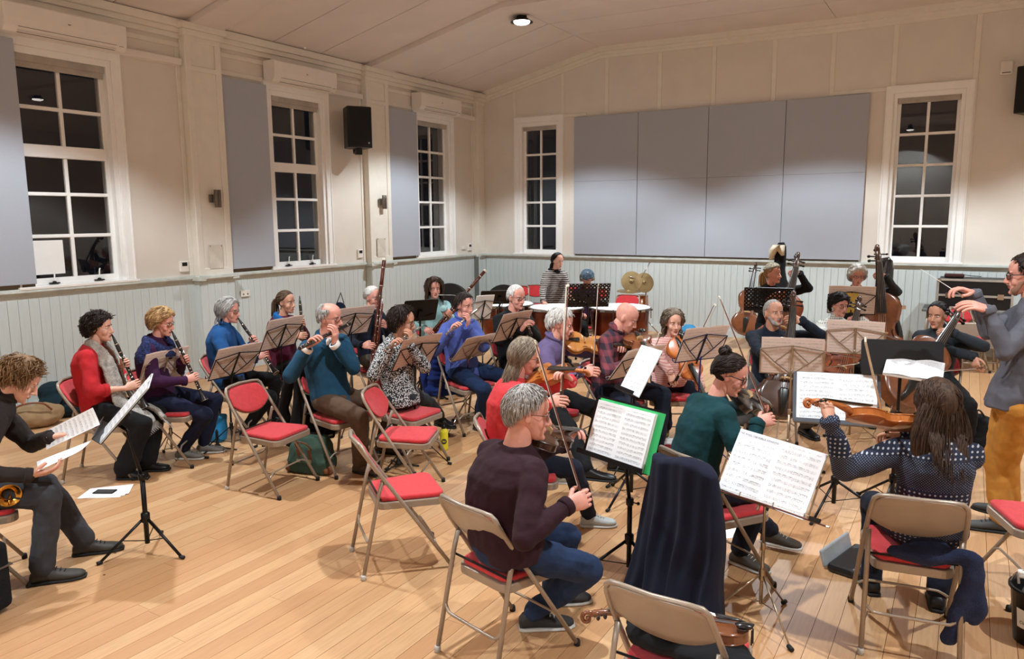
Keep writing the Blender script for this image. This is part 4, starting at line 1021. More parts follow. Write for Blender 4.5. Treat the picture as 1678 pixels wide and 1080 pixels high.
def keys(g,L,y0,y1,n,r,seed=0,side=0):
    rd=random.Random(seed)
    for i in range(n):
        y=y0+(y1-y0)*(i+.5)/n; a=side+rd.uniform(-.5,.5); d=V((math.sin(a),0,math.cos(a)))
        g.lathe([(.0015,-.003),(.0068,-.002),(.0068,.001),(.002,.002)],V((0,y,0))+d*(r+.004),d,8)
    for a in (side+.9,side-.9): d=V((math.sin(a),0,math.cos(a))); g.tube([V((0,y0,0))+d*(r+.004),V((0,y1,0))+d*(r+.004)],.0016,5)
def clarinet(mouth,bell,label,L=.66,oboe=False):
    n=V((0,0,1))+CF*-.6; M_,D=frame_of(mouth,bell,n); t=thing('oboe' if oboe else 'clarinet',label,'oboe' if oboe else 'clarinet'); t.matrix_world=M_
    L=D; r=.0135 if not oboe else .010
    if oboe: prof=[(.002,-.01),(.0025,.04),(.007,.05),(.008,.06),(r,.25),(r*1.15,L-.10),(.014,L-.06),(.020,L-.01),(.018,L)]
    else: prof=[(.004,-.012),(.009,.02),(.0125,.06),(r,.075),(.0155,.10),(.0145,.14),(r,.16),(r,L-.12),(r*1.15,L-.08),(.020,L-.045),(.029,L-.01),(.031,L-.002),(.027,L)]
    G().lathe(prof,(0,0,0),(0,1,0),14).build('pipe',m_ebony,t,smooth=True)
    g=G()
    for y in ((.075,.145,.36,L-.105) if not oboe else (.05,.25,L-.1)): g.lathe([(r+.001,-.004),(r+.0028,-.003),(r+.0028,.003),(r+.001,.004)],(0,y,0),(0,1,0),14)
    if not oboe: g.lathe([(.0305,-.002),(.032,-.001),(.032,.001),(.0305,.002)],(0,L-.004,0),(0,1,0),16)
    g.build('ring',m_silver,t,smooth=True)
    g=G(); keys(g,L,.17,.35,5,r,1); keys(g,L,.38,L-.13,6,r,2); g.build('key',m_silver,t,smooth=True)
    return t,M_,L
def flute(head,foot,label,wood=False,L=.67):
    """head end (closed) to foot end"""
    M_,D=frame_of(head,foot,V((0,0,1))-CF); t=thing('flute',label,'flute'); t.matrix_world=M_; L=D; r=.0098 if not wood else .0135; mt=m_ebony if wood else m_silver
    G().lathe([(r*.8,0),(r*1.05,.003),(r*1.05,.02),(r,.025),(r,L*.28),(r*1.15,L*.285),(r*1.15,L*.32),(r,L*.325),(r,L-.004),(r*1.1,L-.003),(r*1.1,L)],(0,0,0),(0,1,0),14).build('tube',mt,t,smooth=True)
    G().lathe([(.004,0),(.009,.001),(.009,.004),(.004,.004)],(0,.13,r*.8),(0,0,1),12,sx=.8,sy=1.2).build('lip_plate',mt,t,smooth=True)
    g=G(); keys(g,L,L*.36,L*.80,9,r,3); keys(g,L,L*.83,L*.96,3,r,4); g.build('key',m_silver,t,smooth=True)
    if wood:
        g=G()
        for y in (.05,L*.30,L*.6,L-.006): g.lathe([(r,-.004),(r+.003,-.003),(r+.003,.003),(r,.004)],(0,y,0),(0,1,0),14)
        g.build('ring',m_silver,t,smooth=True)
    return t,M_,L
def bassoon(top,bottom,mouth,label):
    M_,D=frame_of(bottom,top,V((0,0,1))-CF*2); t=thing('bassoon',label,'bassoon'); t.matrix_world=M_; L=D; Mi=M_.inverted()
    g=G(); g.loft([(V((0,0,0)),V((.035,0,0)),V((0,0,.024))),(V((0,.02,0)),V((.038,0,0)),V((0,0,.027))),(V((0,.40,0)),V((.036,0,0)),V((0,0,.025))),(V((0,.42,0)),V((.03,0,0)),V((0,0,.02)))],18,2.3); g.build('boot_joint',m_bsn,t,smooth=True)
    G().tube([(-.016,.40,0),(-.016,L-.30,0),(-.014,L-.28,0)],[.021,.019,.022],12).build('bass_joint',m_bsn,t,smooth=True)
    G().lathe([(.021,0),(.019,.08),(.0185,.2),(.020,.26),(.019,.27)],(-.014,L-.29,0),(0,1,0),14).build('bell_joint',m_bsn,t,smooth=True)
    G().tube([(.018,.40,.004),(.018,.88,.004)],[.017,.013],12).build('wing_joint',m_bsn,t,smooth=True)
    G().lathe([(.018,0),(.021,.002),(.021,.022),(.016,.024)],(-.014,L-.022,0),(0,1,0),14).build('bell_ring',m_ivory,t,smooth=True)
    g=G()
    for y,x,r in ((.01,0,.04),(.405,-.016,.024),(L-.29,-.014,.025),(L-.10,-.014,.021)): g.lathe([(r-.002,-.006),(r,-.005),(r,.005),(r-.002,.006)],(x,y,0),(0,1,0),16,sy=.75 if r>.03 else 1)
    keys(g,L,.06,.38,7,.03,5,.2); keys(g,L,.45,.84,7,.022,6,.4); keys(g,L,.5,L-.35,5,.026,7,-.4); g.build('key',m_silver,t,smooth=True)
    mo=Mi@V(mouth); p0=V((.018,.88,.004)); G().tube(spline([p0,p0+V((0,.05,0)),p0.lerp(mo,.35)+V((0,.07,0)),p0.lerp(mo,.75)+V((0,.03,0)),mo],4),[.004]*8+[.003]*9,6).build('crook',m_silver,t,smooth=True)
    return t,M_,L
m_copper=mat('copper_bowl',rgb(150,82,58),.25,metal=.9,col2=rgb(96,48,34),vs_=5); m_head=mat('drum_head',rgb(240,243,246),.55,var=.01)
def timpano(P,r,h,label):
    t=thing('timpani',label,'kettledrum',(P[0],P[1],0))
    G().lathe([(.10,.22),(r*.62,.27),(r*.86,.40),(r*.97,.58),(r,h-.04),(r*.99,h-.02)],n=32).build('bowl',m_copper,t,smooth=True)
    G().lathe([(r*1.0,h-.02),(r*1.06,h-.02),(r*1.06,h+.006),(r*1.02,h+.012),(r*1.0,h+.006)],n=36).build('hoop',m_chrome,t,smooth=False)
    G().lathe([(r*1.015,h-.0),(r*1.015,h+.014),(r*.985,h+.020)],n=36).build('drum_skin',m_head,t)
    for i in range(8):
        a=i*PI/4+.2; c,s=math.cos(a),math.sin(a); g=G(); g.tube([(c*r*1.06,s*r*1.06,h+.02),(c*r*1.07,s*r*1.07,h-.12)],.006,6); g.box((c*r*1.07,s*r*1.07,h-.01),(.03,.03,.02)); g.build('tuning_screw',m_chrome,t)
    for i in range(3):
        a=i*2*PI/3; c,s=math.cos(a),math.sin(a); G().tube([(c*.1,s*.1,.24),(c*r*.9,s*r*.9,.02)],.014,8).build('leg',m_blackmet,t)
        G().ball((c*r*.92,s*r*.92,.025),.025,8,m=6).build('castor',m_capb,t)
    G().lathe([(.14,.18),(.16,.2),(.12,.27)],n=16).build('base_hub',m_blackmet,t)
    return t
# ================================================================ PEOPLE, CHAIRS, INSTRUMENTS, STANDS
def pat(name,base,c2,kind,rough=.9,sc=1.0):
    m=bpy.data.materials.new('knit_'+name); m.use_nodes=True; k=NT(m); b=k.n['Principled BSDF']; b.inputs['Roughness'].default_value=rough
    tc=k.new('TexCoord'); sp=k.new('SeparateXYZ'); k.link(tc.outputs['Object'],sp.inputs[0]); x,y,z=sp.outputs; A,B=rgb(*base),rgb(*c2)
    sn=lambda v,f,p=0:k.math('SINE',k.math('ADD',k.math('MULTIPLY',v,f),p))
    if kind=='stripe': f=k.math('GREATER_THAN',sn(z,2*PI/(.045*sc)),.15)
    elif kind=='plaid':
        a=k.math('GREATER_THAN',sn(z,2*PI/.09),0.1); c=k.math('GREATER_THAN',sn(k.math('ADD',x,y),2*PI/.09),.1); f=k.math('MULTIPLY',k.math('ADD',a,c),.5)
    elif kind=='speckle':
        vo=k.new('TexVoronoi'); vo.inputs['Scale'].default_value=95*sc; k.link(tc.outputs['Object'],vo.inputs[0]); f=k.math('LESS_THAN',vo.outputs['Distance'],.46)
    elif kind=='rows':
        a=k.math('GREATER_THAN',sn(z,2*PI/.026),-.05); c=k.math('GREATER_THAN',k.math('MULTIPLY',sn(x,2*PI/.03),sn(k.math('ADD',z,y),2*PI/.024)),-.25); f=k.math('MULTIPLY',a,c)
    elif kind=='nordic':
        dg=k.math('GREATER_THAN',k.math('MULTIPLY',sn(k.math('ADD',x,z),2*PI/(.042*sc)),sn(k.math('SUBTRACT',x,z),2*PI/(.040*sc))),.58)
        d2=k.math('GREATER_THAN',k.math('MULTIPLY',sn(x,2*PI/.012),sn(z,2*PI/.012)),.8); bd=k.math('GREATER_THAN',sn(z,2*PI/.24,1.0),.25)
        f=k.math('MAXIMUM',k.math('MULTIPLY',dg,bd),k.math('MULTIPLY',d2,k.math('SUBTRACT',1.0,bd)))
    k.link(k.mix(f,A,B),b.inputs['Base Color'])
    n2=k.new('TexNoise'); n2.inputs['Scale'].default_value=400; bp=k.new('Bump'); bp.inputs['Strength'].default_value=.3; bp.inputs['Distance'].default_value=.01; k.link(tc.outputs['Object'],n2.inputs[0]); k.link(n2.outputs[0],bp.inputs['Height']); k.link(bp.outputs[0],b.inputs['Normal'])
    return m
T_=lambda n,c,**k:fabric(n,c,**k)
c_black=T_('black',(24,24,26)); c_navy=T_('navy',(28,32,46)); c_jean=T_('jeans',(38,50,76),vs_=18,var=.1); c_djean=T_('dark_jeans',(34,38,48)); c_grey=T_('grey',(112,112,116))
UP=V((0,0,1))
def seatchair(f,label,group=None,dh=0,fw=.055):
    return chair(V((f.hip.x,f.hip.y,0))+f.fwd*fw,f.fh+dh,label,group)
def wind_hands(f,M_,L,y1,y2,right_low=True,twist=0):
    """two hands on a pipe; y1 upper (left) and y2 lower (right)"""
    ax=M_.to_3x3()@V((0,1,0)); out={}
    a=M_@V((0,y1,0)); b=M_@V((0,y2,0))
    out[-1]=grip(f,-1,a,ax,-f.fwd*.5+f.rt*.9,curl=(.45,.8,.6),pole=UP*-1-f.rt*.7)
    out[1]=grip(f,1,b,ax,-f.fwd*.5-f.rt*.9,curl=(.45,.8,.6),pole=UP*-1+f.rt*.7)
    return out
# ---- 1 man sorting music, far left
f=Fig('person seated at the far left edge reading sheets, brown curly hair, dark zip jacket',(33,622),1.13,2,lean=.34,pitch=-38,size=1.0,look=-4)
hL=f.at(108,702,.08); hR=f.at(78,765,-.12)
f.finish({-1:lay(f,hL,f.rt*-.1+f.fwd*1+UP*.1,V((0,0,1)),curl=(.2,.4,.3),pole=UP*-1-f.rt),1:lay(f,hR,f.fwd*1+UP*.05,UP*1-f.rt*.5,curl=(.3,.5,.4))},
  T_('brownjacket',(50,44,42)),T_('greyjeans',(62,62,66),vs_=20),SK_F,('tousled','sandy'),shoes=(mat('walking_shoe',rgb(58,54,48),.7),m_dsole),legs={1:dict(px=(72,955),dir=-12),-1:dict(px=(140,908),dir=-12)},glass=None,neck='high',bname='jeans',tname='jacket',hem=.012,hairkw=dict(L=[30,24,2,-6,-30,-40],n=330))
chair(V((f.hip.x,f.hip.y,0))+f.fwd*.03,f.fh,'red folding chair under the man sorting sheets at the far left')
def sheet(cx,corners,label,mt=m_page,th=.0012,grp=None):
    """single sheet with four 3-D corners (bl, br, tr, tl)"""
    t=thing('loose_sheet',label,'sheet music',cx,group=grp); c=[V(q)-V(cx) for q in corners]
    n=(c[1]-c[0]).cross(c[3]-c[0]).normalized()
    uvgrid('page',lambda u,v:c[0].lerp(c[1],u).lerp(c[3].lerp(c[2],u),v)+n*.008*math.sin(PI*u),6,2,mt,t,th); return t
A=lambda px,py,df=0:f.at(px,py,df)
sheet(hL,[A(76,737,.0),A(72,708,.03)*1,A(152,668,.12),A(164,696,.10)],'white music sheet held up in the left hand of the man at the far left',m_page)
sheet(hR,[A(62,772,-.2),A(60,757,-.1),A(150,722,.05),A(120,745,-.05)],'white music sheet held low by the man at the far left',m_page)
# trumpet bell and tubing in his lap
m_gold=mat('gold_brass',rgb(214,160,74),.18,metal=1,var=.03)
b0=f.at(14,812,-.18); t=thing('trumpet','brass trumpet lying in the lap of the man at the far left','trumpet',b0)
ax=(CF*-.75+CR*.62-UP*.15).normalized()
G().lathe([(.006,-.30),(.007,-.12),(.012,-.07),(.022,-.035),(.040,-.010),(.060,.0),(.062,.003),(.059,.002),(.038,-.008),(.02,-.033),(.008,-.09)],(0,0,0),ax,24).build('bell',m_gold,t,smooth=True)
q=ax*-.28; g=G(); g.tube(spline([q,q-ax*.05-UP*.01,q-ax*.06-UP*.05,q-ax*.0-UP*.06,q+ax*.25-UP*.06,q+ax*.29-UP*.03,q+ax*.22+UP*-.0+CR*.02],5),.006,8); g.build('tubing',m_gold,t,smooth=True)
for i in range(3): G().lathe([(.010,0),(.010,.11),(.004,.115),(.004,.135),(.008,.137),(.008,.141)],q+ax*(.07+.026*i)-UP*.075,UP,12).build('valve',m_silver,t,smooth=True)
# ---- 2 clarinet, red jumper
f=Fig('person in a red jumper and shaggy grey scarf playing clarinet at left',(163,536),1.185,-18,lean=.05,pitch=-6,male=False,size=.97,look=-22)
mo=f.mouth(.11); bell=rs(mo,241,672,.62,True); t_,M_,L=clarinet(mo,bell,'black clarinet played by the woman in the red jumper'); f1=f
f.finish(wind_hands(f,M_,L,.24,.42),T_('redjumper',(186,40,46),bump=.5,bs=260),c_black,SK_F,('shortbob','dark'),legs={1:dict(px=(205,785),dir=-25),-1:dict(px=(240,772),dir=-20)},sleeve=.72,loose=1.25,neck='low',hem=.03,bname='wide_trousers',hairkw=dict(wave=.02,n=330))
seatchair(f,'red folding chair under the woman in the red jumper',fw=.02)
m_scarf=mat('grey_shaggy_scarf',rgb(178,172,164),.95,var=.12,vs_=30,bump=1.0,bs=120)
def scarf(f,pts,w,name,label,mt,par=None,fringe=True,th=.02):
    off=f.O; g=G(); sp=spline(pts,5); r=[]
    for i,p in enumerate(sp):
        d=(sp[min(i+1,len(sp)-1)]-sp[max(0,i-1)]).normalized(); out=(p-f.Hc.lerp(f.hip,.5)); out.z=0; out.normalize(); x=d.cross(out).normalized()
        ww=w[0]+(w[1]-w[0])*i/len(sp); r.append((p-off,x*ww,d.cross(x)*th))
    g.loft(r,12,2.4)
    me=organic(g,name,mt,None,.011,3,fold=.02,fold2=.012); o=link(name,me,f.root)
    if fringe:
        g=G(); e=r[-1]; d=(sp[-1]-sp[-3]).normalized()
        for i in range(16):
            u=-1+2*i/15; g.tube([e[0]+e[1]*u*.95,e[0]+e[1]*u*.97+d*.03,e[0]+e[1]*(u+.05*math.sin(i*3))+d*.065],[.003,.0028,.001],4)
        g.build('fringe',mt,o)
n=f.C7
scarf(f,[n-f.fwd*.05-f.rt*.0,n+f.rt*.075+f.fwd*.03-UP*.0,n+f.rt*.08+f.fwd*.12-UP*.12,n+f.rt*.085+f.fwd*.17-UP*.3,n+f.rt*.10+f.fwd*.22-UP*.46,n+f.rt*.12+f.fwd*.33-UP*.53,n+f.rt*.13+f.fwd*.42-UP*.63],(.05,.085),'scarf','',m_scarf)
scarf(f,[n-f.fwd*.05,n-f.rt*.075+f.fwd*.03,n-f.rt*.07+f.fwd*.13-UP*.12,n-f.rt*.06+f.fwd*.19-UP*.3,n-f.rt*.03+f.fwd*.27-UP*.46,n-f.rt*.02+f.fwd*.42-UP*.54,n+f.rt*.02+f.fwd*.50-UP*.62],(.05,.09),'scarf','',m_scarf)
# ---- 3 clarinet, purple jumper and blue scarf
f=Fig('person with short blond hair, glasses and a blue patterned shawl playing clarinet',(266,528),1.18,-20,lean=.07,pitch=-14,male=False,size=.96,look=-30)
mo=f.mouth(.11); t_,M_,L=clarinet(mo,rs(mo,336,657,.62,True),'black clarinet played by the woman in the blue shawl')
f.finish(wind_hands(f,M_,L,.25,.41),T_('purple',(58,26,58)),T_('navyjeans',(30,34,56)),SK_P,('shortbob','blond'),glass='round',legs={1:dict(px=(300,752),dir=-25),-1:dict(px=(334,742),dir=-15)},shoes=(mat('grey_trainer',rgb(120,116,110),.7),m_sole),bname='jeans')
seatchair(f,'red folding chair under the woman in the blue shawl')
m_shawl=fabric('shawl',(52,62,112),vs_=60,col2=rgb(24,28,46),bump=.8,bs=90)
n=f.C7; scarf(f,[n-f.fwd*.07-UP*.03,n+f.rt*.10-UP*.03+f.fwd*.0,n+f.rt*.09+f.fwd*.09-UP*.09,n+f.fwd*.13-UP*.11,n-f.rt*.09+f.fwd*.08-UP*.07,n-f.rt*.11-UP*.02,n-f.fwd*.07+f.rt*.02-UP*.02],(.055,.055),'shawl','',m_shawl,fringe=False,th=.035)
scarf(f,[n+f.rt*.10-f.fwd*.04-UP*.02,n+f.rt*.17-f.fwd*.03-UP*.07,n+f.rt*.20-f.fwd*.02-UP*.17],(.09,.07),'shawl_end','',m_shawl,fringe=False,th=.03)
# ---- 4 clarinet, royal blue jumper
f=Fig('person with grey bobbed hair and a royal blue jumper playing clarinet',(375,509),1.19,-18,lean=.04,pitch=-8,male=False,size=.98,look=-28)
mo=f.mouth(.11); t_,M_,L=clarinet(mo,rs(mo,453,612,.64,True),'black clarinet played by the woman in the royal blue jumper')
f.finish(wind_hands(f,M_,L,.26,.43),T_('royalblue',(34,78,130)),c_black,SK_P,('bob','grey'),glass='round',legs={1:dict(px=(404,716),dir=-20),-1:dict(px=(448,694),dir=-10)},neck='high',loose=1.2,shoes=(m_black,m_sole),hairkw=dict(ln=.11))
seatchair(f,'red folding chair under the woman in the royal blue jumper')
# ---- 5 clarinet, maroon and blue fleece
f=Fig('person with tied brown hair and a maroon and blue fleece holding a clarinet upright',(469,495),1.19,-36,lean=.03,pitch=-6,male=False,size=.97,look=-38)
tp=f.at(491,487,-.22); bt=f.at(500,600,-.30); t_,M_,L=clarinet(tp,bt,'black clarinet held upright by the woman in the maroon fleece')
f.finish(wind_hands(f,M_,L,.25,.38),T_('maroon',(86,28,50)),c_black,SK_T,('tied','mouse'),hairkw=dict(pony=True),neck='low',loose=1.2,tname='fleece')
n=f.C7; scarf(f,[n-f.fwd*.05-UP*.0,n+f.rt*.09+UP*.0,n+f.rt*.08+f.fwd*.07-UP*.06,n+f.rt*.05+f.fwd*.12-UP*.16],(.05,.05),'hood','',T_('hoodblue',(30,92,150)),fringe=False,th=.03)
seatchair(f,'red folding chair under the woman in the maroon fleece')
# ---- 6 wooden flute man
f=Fig('person with grey balding hair, glasses and a teal jumper playing a black flute',(541,521),1.225,-52,lean=.02,pitch=-6,size=1.06,look=-34)
mo=f.mouth(.112); ft=rs(mo,491,571,.56,True); dr=(ft-mo).normalized(); hdn=mo-dr*.13
t_,M_,L=flute(hdn,ft,'black wooden flute played by the man in the teal jumper',wood=True); f6=f
ax=dr
f.finish({-1:grip(f,-1,hdn+dr*.26,ax,-f.fwd*1.0+UP*.3,reach=f.rt*.3+UP,curl=(.5,.8,.5),pole=UP*-1-f.rt*.9),1:grip(f,1,hdn+dr*.50,ax,f.fwd*.3-UP*.2-f.rt*.2,reach=UP*1-f.fwd*.2,curl=(.5,.8,.5),pole=UP*-1+f.rt*.9)},
  T_('teal',(34,74,100)),T_('browncord',(88,68,54),vs_=20),SK_P,('balding','grey'),glass='round',legs={1:dict(px=(592,775),dir=-40),-1:dict(px=(627,742),dir=-30)},shoes=(mat('brown_shoe',rgb(74,60,50),.6),m_dsole),hem=.01,collar=dict(cuffm=m_paper),hairkw=dict(top=44))
g=G()
n=f.C7-f.O
for s in (1,-1): g.loft([(n+f.rt*s*.01+f.fwd*.075-UP*.005,f.rt*.02,UP*.004+f.fwd*.012),(n+f.rt*s*.035+f.fwd*.098-UP*.02,f.rt*.028,UP*.006+f.fwd*.012),(n+f.rt*s*.055+f.fwd*.105-UP*.055,f.rt*.012,UP*.006+f.fwd*.008)],8)
g.build('shirt_collar',m_paper,f.root,smooth=True)
seatchair(f,'red folding chair under the flute player in the teal jumper, dark coat over its back')
# ---- 7 bassoon by the wall
f=Fig('person with white hair and a black velvet jacket playing an upright bassoon',(611,487),1.20,-48,lean=.03,pitch=-6,male=False,size=.98,look=-46)
top=f.at(632,424,-.16); bot=f.at(607,640,-.42); mo=f.mouth(.11)
t_,M_,L=bassoon(top,bot,mo,'dark red bassoon held upright beside the wall, topmost in view'); ax=(bot-top).normalized()
f.finish({-1:grip(f,-1,f.at(628,532,-.22),ax,-f.fwd*.6+f.rt*.6,curl=(.5,.8,.5),pole=UP*-1-f.rt*.6),1:grip(f,1,f.at(606,567,-.36),ax,-f.rt*1-f.fwd*.2,curl=(.4,.7,.5),pole=UP*-1+f.rt*.8)},
  c_navy,T_('olivebrown',(74,66,56)),SK_P,('tied','white'),glass='round',neck='low',tname='jacket')
seatchair(f,'red folding chair under the bassoon player in the black jacket')
# ---- 8 flute, curly hair
f=Fig('person with dark curly hair and a black and white patterned jumper playing a silver flute',(661,527),1.185,-40,lean=.04,pitch=-12,male=False,size=.97,look=-14)
mo=f.mouth(.112); ft=rs(mo,631,574,.54,True); dr=(ft-mo).normalized(); hdn=mo-dr*.13
t_,M_,L=flute(hdn,ft,'silver flute played by the woman with dark curly hair')
def flute_hands(f,hdn,dr): return {-1:grip(f,-1,hdn+dr*.25,dr,-f.fwd*1.0+UP*.3,reach=f.rt*.3+UP,curl=(.5,.8,.5),pole=UP*-1-f.rt*.9),1:grip(f,1,hdn+dr*.47,dr,f.fwd*.3-UP*.2-f.rt*.2,reach=UP*1-f.fwd*.2,curl=(.5,.8,.5),pole=UP*-1+f.rt*.9)}
f.finish(flute_hands(f,hdn,dr),pat('speck',(28,28,34),(206,206,204),'speckle'),T_('charcoal',(44,46,50)),SK_T,('curly','dark'),glass='round',legs={1:dict(px=(694,712),dir=-50),-1:dict(px=(732,705),dir=-45)},shoes=(m_black,m_dsole),hairkw=dict(L=[52,42,22,-4,-44,-50],ln=.09,th=.034))
seatchair(f,'red folding chair under the flute player in the patterned jumper'); f8=f
# ---- 9 bassoon, aqua jumper
f=Fig('person with long dark curly hair and a pale aqua jumper playing a slanted bassoon',(712,473),1.19,-72,lean=.02,pitch=-3,male=False,size=1.0,look=-80)
top=f.at(797,444,-.05); bot=f.at(672,590,-.35); mo=f.mouth(.11)
t_,M_,L=bassoon(top,bot,mo,'red bassoon slanting up to the right in front of the timpani'); ax=(bot-top).normalized()
f.finish({-1:grip(f,-1,f.at(735,513,-.24),ax,-f.fwd*.6-f.rt*.3,curl=(.5,.8,.5),pole=-UP-f.rt*.5),1:grip(f,1,f.at(704,545,-.28),ax,-f.rt*.6-f.fwd*.5,curl=(.4,.7,.5),pole=UP*-1+f.rt)},
  T_('aqua',(150,186,186),bump=.5,bs=150),c_djean,SK_P,('curly','brown'),neck='high',loose=1.2,hairkw=dict(ln=.2,L=[46,30,-26,-40,-52,-56]))
seatchair(f,'red folding chair under the bassoon player in the aqua jumper')
# ---- 10 flute, blue fleece
f=Fig('person with short dark hair and a blue fleece playing a silver flute',(761,500),1.19,-54,lean=.03,pitch=-10,male=False,size=1.03,look=-44)
mo=f.mouth(.112); ft=rs(mo,731,548,.54,True); dr=(ft-mo).normalized(); hdn=mo-dr*.13
t_,M_,L=flute(hdn,ft,'silver flute played by the person in the blue fleece')
f.finish(flute_hands(f,hdn,dr),T_('bluefleece',(82,98,168),bump=.5,bs=120),T_('bluejeans',(30,46,78)),SK_P,('short','dark'),legs={1:dict(px=(785,705),dir=-50),-1:dict(px=(826,690),dir=-45)},shoes=(m_black,m_dsole),neck='high',loose=1.15)
seatchair(f,'red folding chair under the flute player in the blue fleece, puffer jacket on it'); f10=f
# ---- 11 oboe
f=Fig('person with short white hair, glasses and a black jumper playing the oboe',(846,487),1.22,-52,lean=.03,pitch=-8,size=1.03,look=-48)
mo=f.mouth(.108); t_,M_,L=clarinet(mo,rs(mo,870,549,.56,True),'slim black oboe played by the white haired man in black',oboe=True)
f.finish(wind_hands(f,M_,L,.22,.38),c_black,c_black,SK_P,('crop','white'),glass='rect',legs={})
seatchair(f,'red folding chair under the oboe player in black')
# ---- 12 percussionist
f=Fig('person standing behind the kettledrums in a striped brown and white jumper',(914,427),1.42,-62,lean=.02,pitch=-18,male=False,size=.90,standing=True,look=-52)
h1=f.at(893,500,-.30); h2=f.at(936,490,-.35)
f.finish({1:lay(f,h1,f.fwd*.8-UP*.5-f.rt*.1,-UP*1+f.fwd*-.3,curl=(.7,1.0,.7)),-1:lay(f,h2,f.fwd*.8-UP*.4,-UP,curl=(.7,1.0,.7))},pat('rowed',(50,38,42),(206,196,188),'rows'),c_black,SK_F,('shoulder','black'),loose=1.2,hairkw=dict(L=[62,50,6,-30,-50,-56],th=.009,ln=.26))
f12=f; n=f.C7; scarf(f,[n-f.fwd*.06,n+f.rt*.07,n+f.fwd*.08-UP*.03,n-f.rt*.07,n-f.fwd*.06+UP*.01],(.03,.03),'scarf','',c_black,fringe=False,th=.03)
for k,(h,tip) in enumerate(((h1,f.at(905,508,-.6)),(h2,f.at(958,497,-.6)))):
    t=thing('timpani_stick',('wooden timpani stick in the right hand of the standing drummer','wooden timpani stick in the left hand of the standing drummer')[k],'drumstick',h); d=(tip-h).normalized(); G().tube([d*-.08,d*.27],.006,6).build('shaft',m_maple,t,smooth=True); G().ball(d*.29,.022,10,m=8).build('felt_head',m_paper,t,smooth=True)
# ---- 13 seated with a head wrap
f=Fig('person with a grey head wrap sitting half hidden behind the black desk',(962,458),1.12,-75,lean=.05,pitch=-35,male=False,size=.95)
f.finish({},T_('violet',(62,40,76)),c_black,SK_P,('shortbob','grey'))
g=G()
for i in range(5):
    g.tube([f.HMl@surf(sph(2*PI*j/18,math.radians(40+9*i-6*math.cos(2*PI*j/18)*(1-i/5)+ (8 if j>9 else -4))),.035-.003*i) for j in range(19)],[.016]*19,8)
g.build('head_wrap',fabric('wrap',(96,116,132),vs_=40,col2=rgb(50,60,74)),f.root,smooth=True)
seatchair(f,'red folding chair under the person with the grey head wrap')
# ---- string players
def play_violin(f,tail,scroll,n,lab,frog,tip,blab,cat='violin',col='amber',hands=True,lpole=None,rpole=None,extra=None):
    t,M_,L=fiddle(tail,scroll,n,lab,cat,col); ax=M_.to_3x3()@V((0,1,0)); nn=M_.to_3x3()@V((0,0,1)); xx=M_.to_3x3()@V((1,0,0))
    gl=M_@V((0,L*.845,-.004)); h={}
    h[-1]=dict(G=gl,fd=(nn*.75+xx*.45-ax*.1),pn=(xx*.9*(1 if (gl-f.sh[-1]).dot(xx)<0 else 1)+nn*-.2),curl=(.7,.9,.7),gap=.026,pole=lpole or (UP*-1-f.rt*.1))
    # the left hand wraps the neck from the bass side
    h[-1]['pn']=xx*1.0-ax*.1; h[-1]['fd']=nn*.9+xx*.2
    bd=(V(tip)-V(frog)).normalized(); contact=M_@V((0,L*.6*.60,L*.6*.13)); 
    bow(frog,V(frog)+bd*.74,(contact-V(frog)) if abs((contact-V(frog)).normalized().dot(bd))<.98 else -nn,blab)
    wd=(V(frog)-f.sh[1]); hz=bd.cross(wd.normalized())
    fdv=(wd.normalized()-bd*wd.normalized().dot(bd)).normalized()
    h[1]=dict(G=V(frog)+bd*.02,fd=fdv,pn=(-UP if abs(bd.z)<.7 else bd.cross(fdv)*(1 if bd.cross(fdv).z<0 or True else -1)),curl=(.55,.8,.5),gap=.024,pole=rpole or (UP*-1+f.rt*.7))
    if extra: h[1].update(extra)
    return h,M_,L
# ---- 14 violin, lilac shirt
f=Fig('person with thick white hair and a lilac shirt playing a golden violin',(919,531),1.15,-8,lean=.12,pitch=-16,size=1.04,look=-4,roll=-6)
tail=f.L(.02,-.06,-.135)-UP*.02; sc0=rs(tail,1040,572,.60,False)
h,M_,L=play_violin(f,tail,sc0,UP*.75+CF*-.75,'golden violin played by the man in the lilac shirt',f.at(972,614,-.30),f.at(978,508,-.15),'violin bow upright in the hand of the man in the lilac shirt',col='gold')
f.finish(h,T_('lilac',(104,90,128)),c_black,SK_P,('short','white'),legs={1:dict(px=(990,835),dir=-10),-1:dict(px=(1010,770),dir=0)},neck='high',tname='shirt',hairkw=dict(th=.022,n=260))
seatchair(f,'red folding chair under the violinist in the lilac shirt'); f14=f
# ---- 15 bald violist
f=Fig('person with a bald head, white goatee and plaid shirt leaning over a viola',(1026,520),1.18,-24,lean=.16,pitch=-30,size=1.05,look=-6)
tail=f.L(.06,-.05,-.15); sc0=rs(tail,1072,606,.66,True)
h,M_,L=play_violin(f,tail,sc0,UP*.7+CF*-.8,'dark orange viola played by the bald man in the plaid shirt',f.at(1060,600,-.45),f.at(1075,560,.0),'viola bow of the bald man in the plaid shirt',cat='viola',col='brown')
f.finish(h,pat('plaid',(44,34,48),(128,58,66),'plaid'),c_navy,SK_P,('bald','grey'),beard='goatee',brow=HAIR['grey'],neck='high',tname='shirt',legs={1:dict(px=(1010,770),dir=-20)})
seatchair(f,'red folding chair under the bald violist')
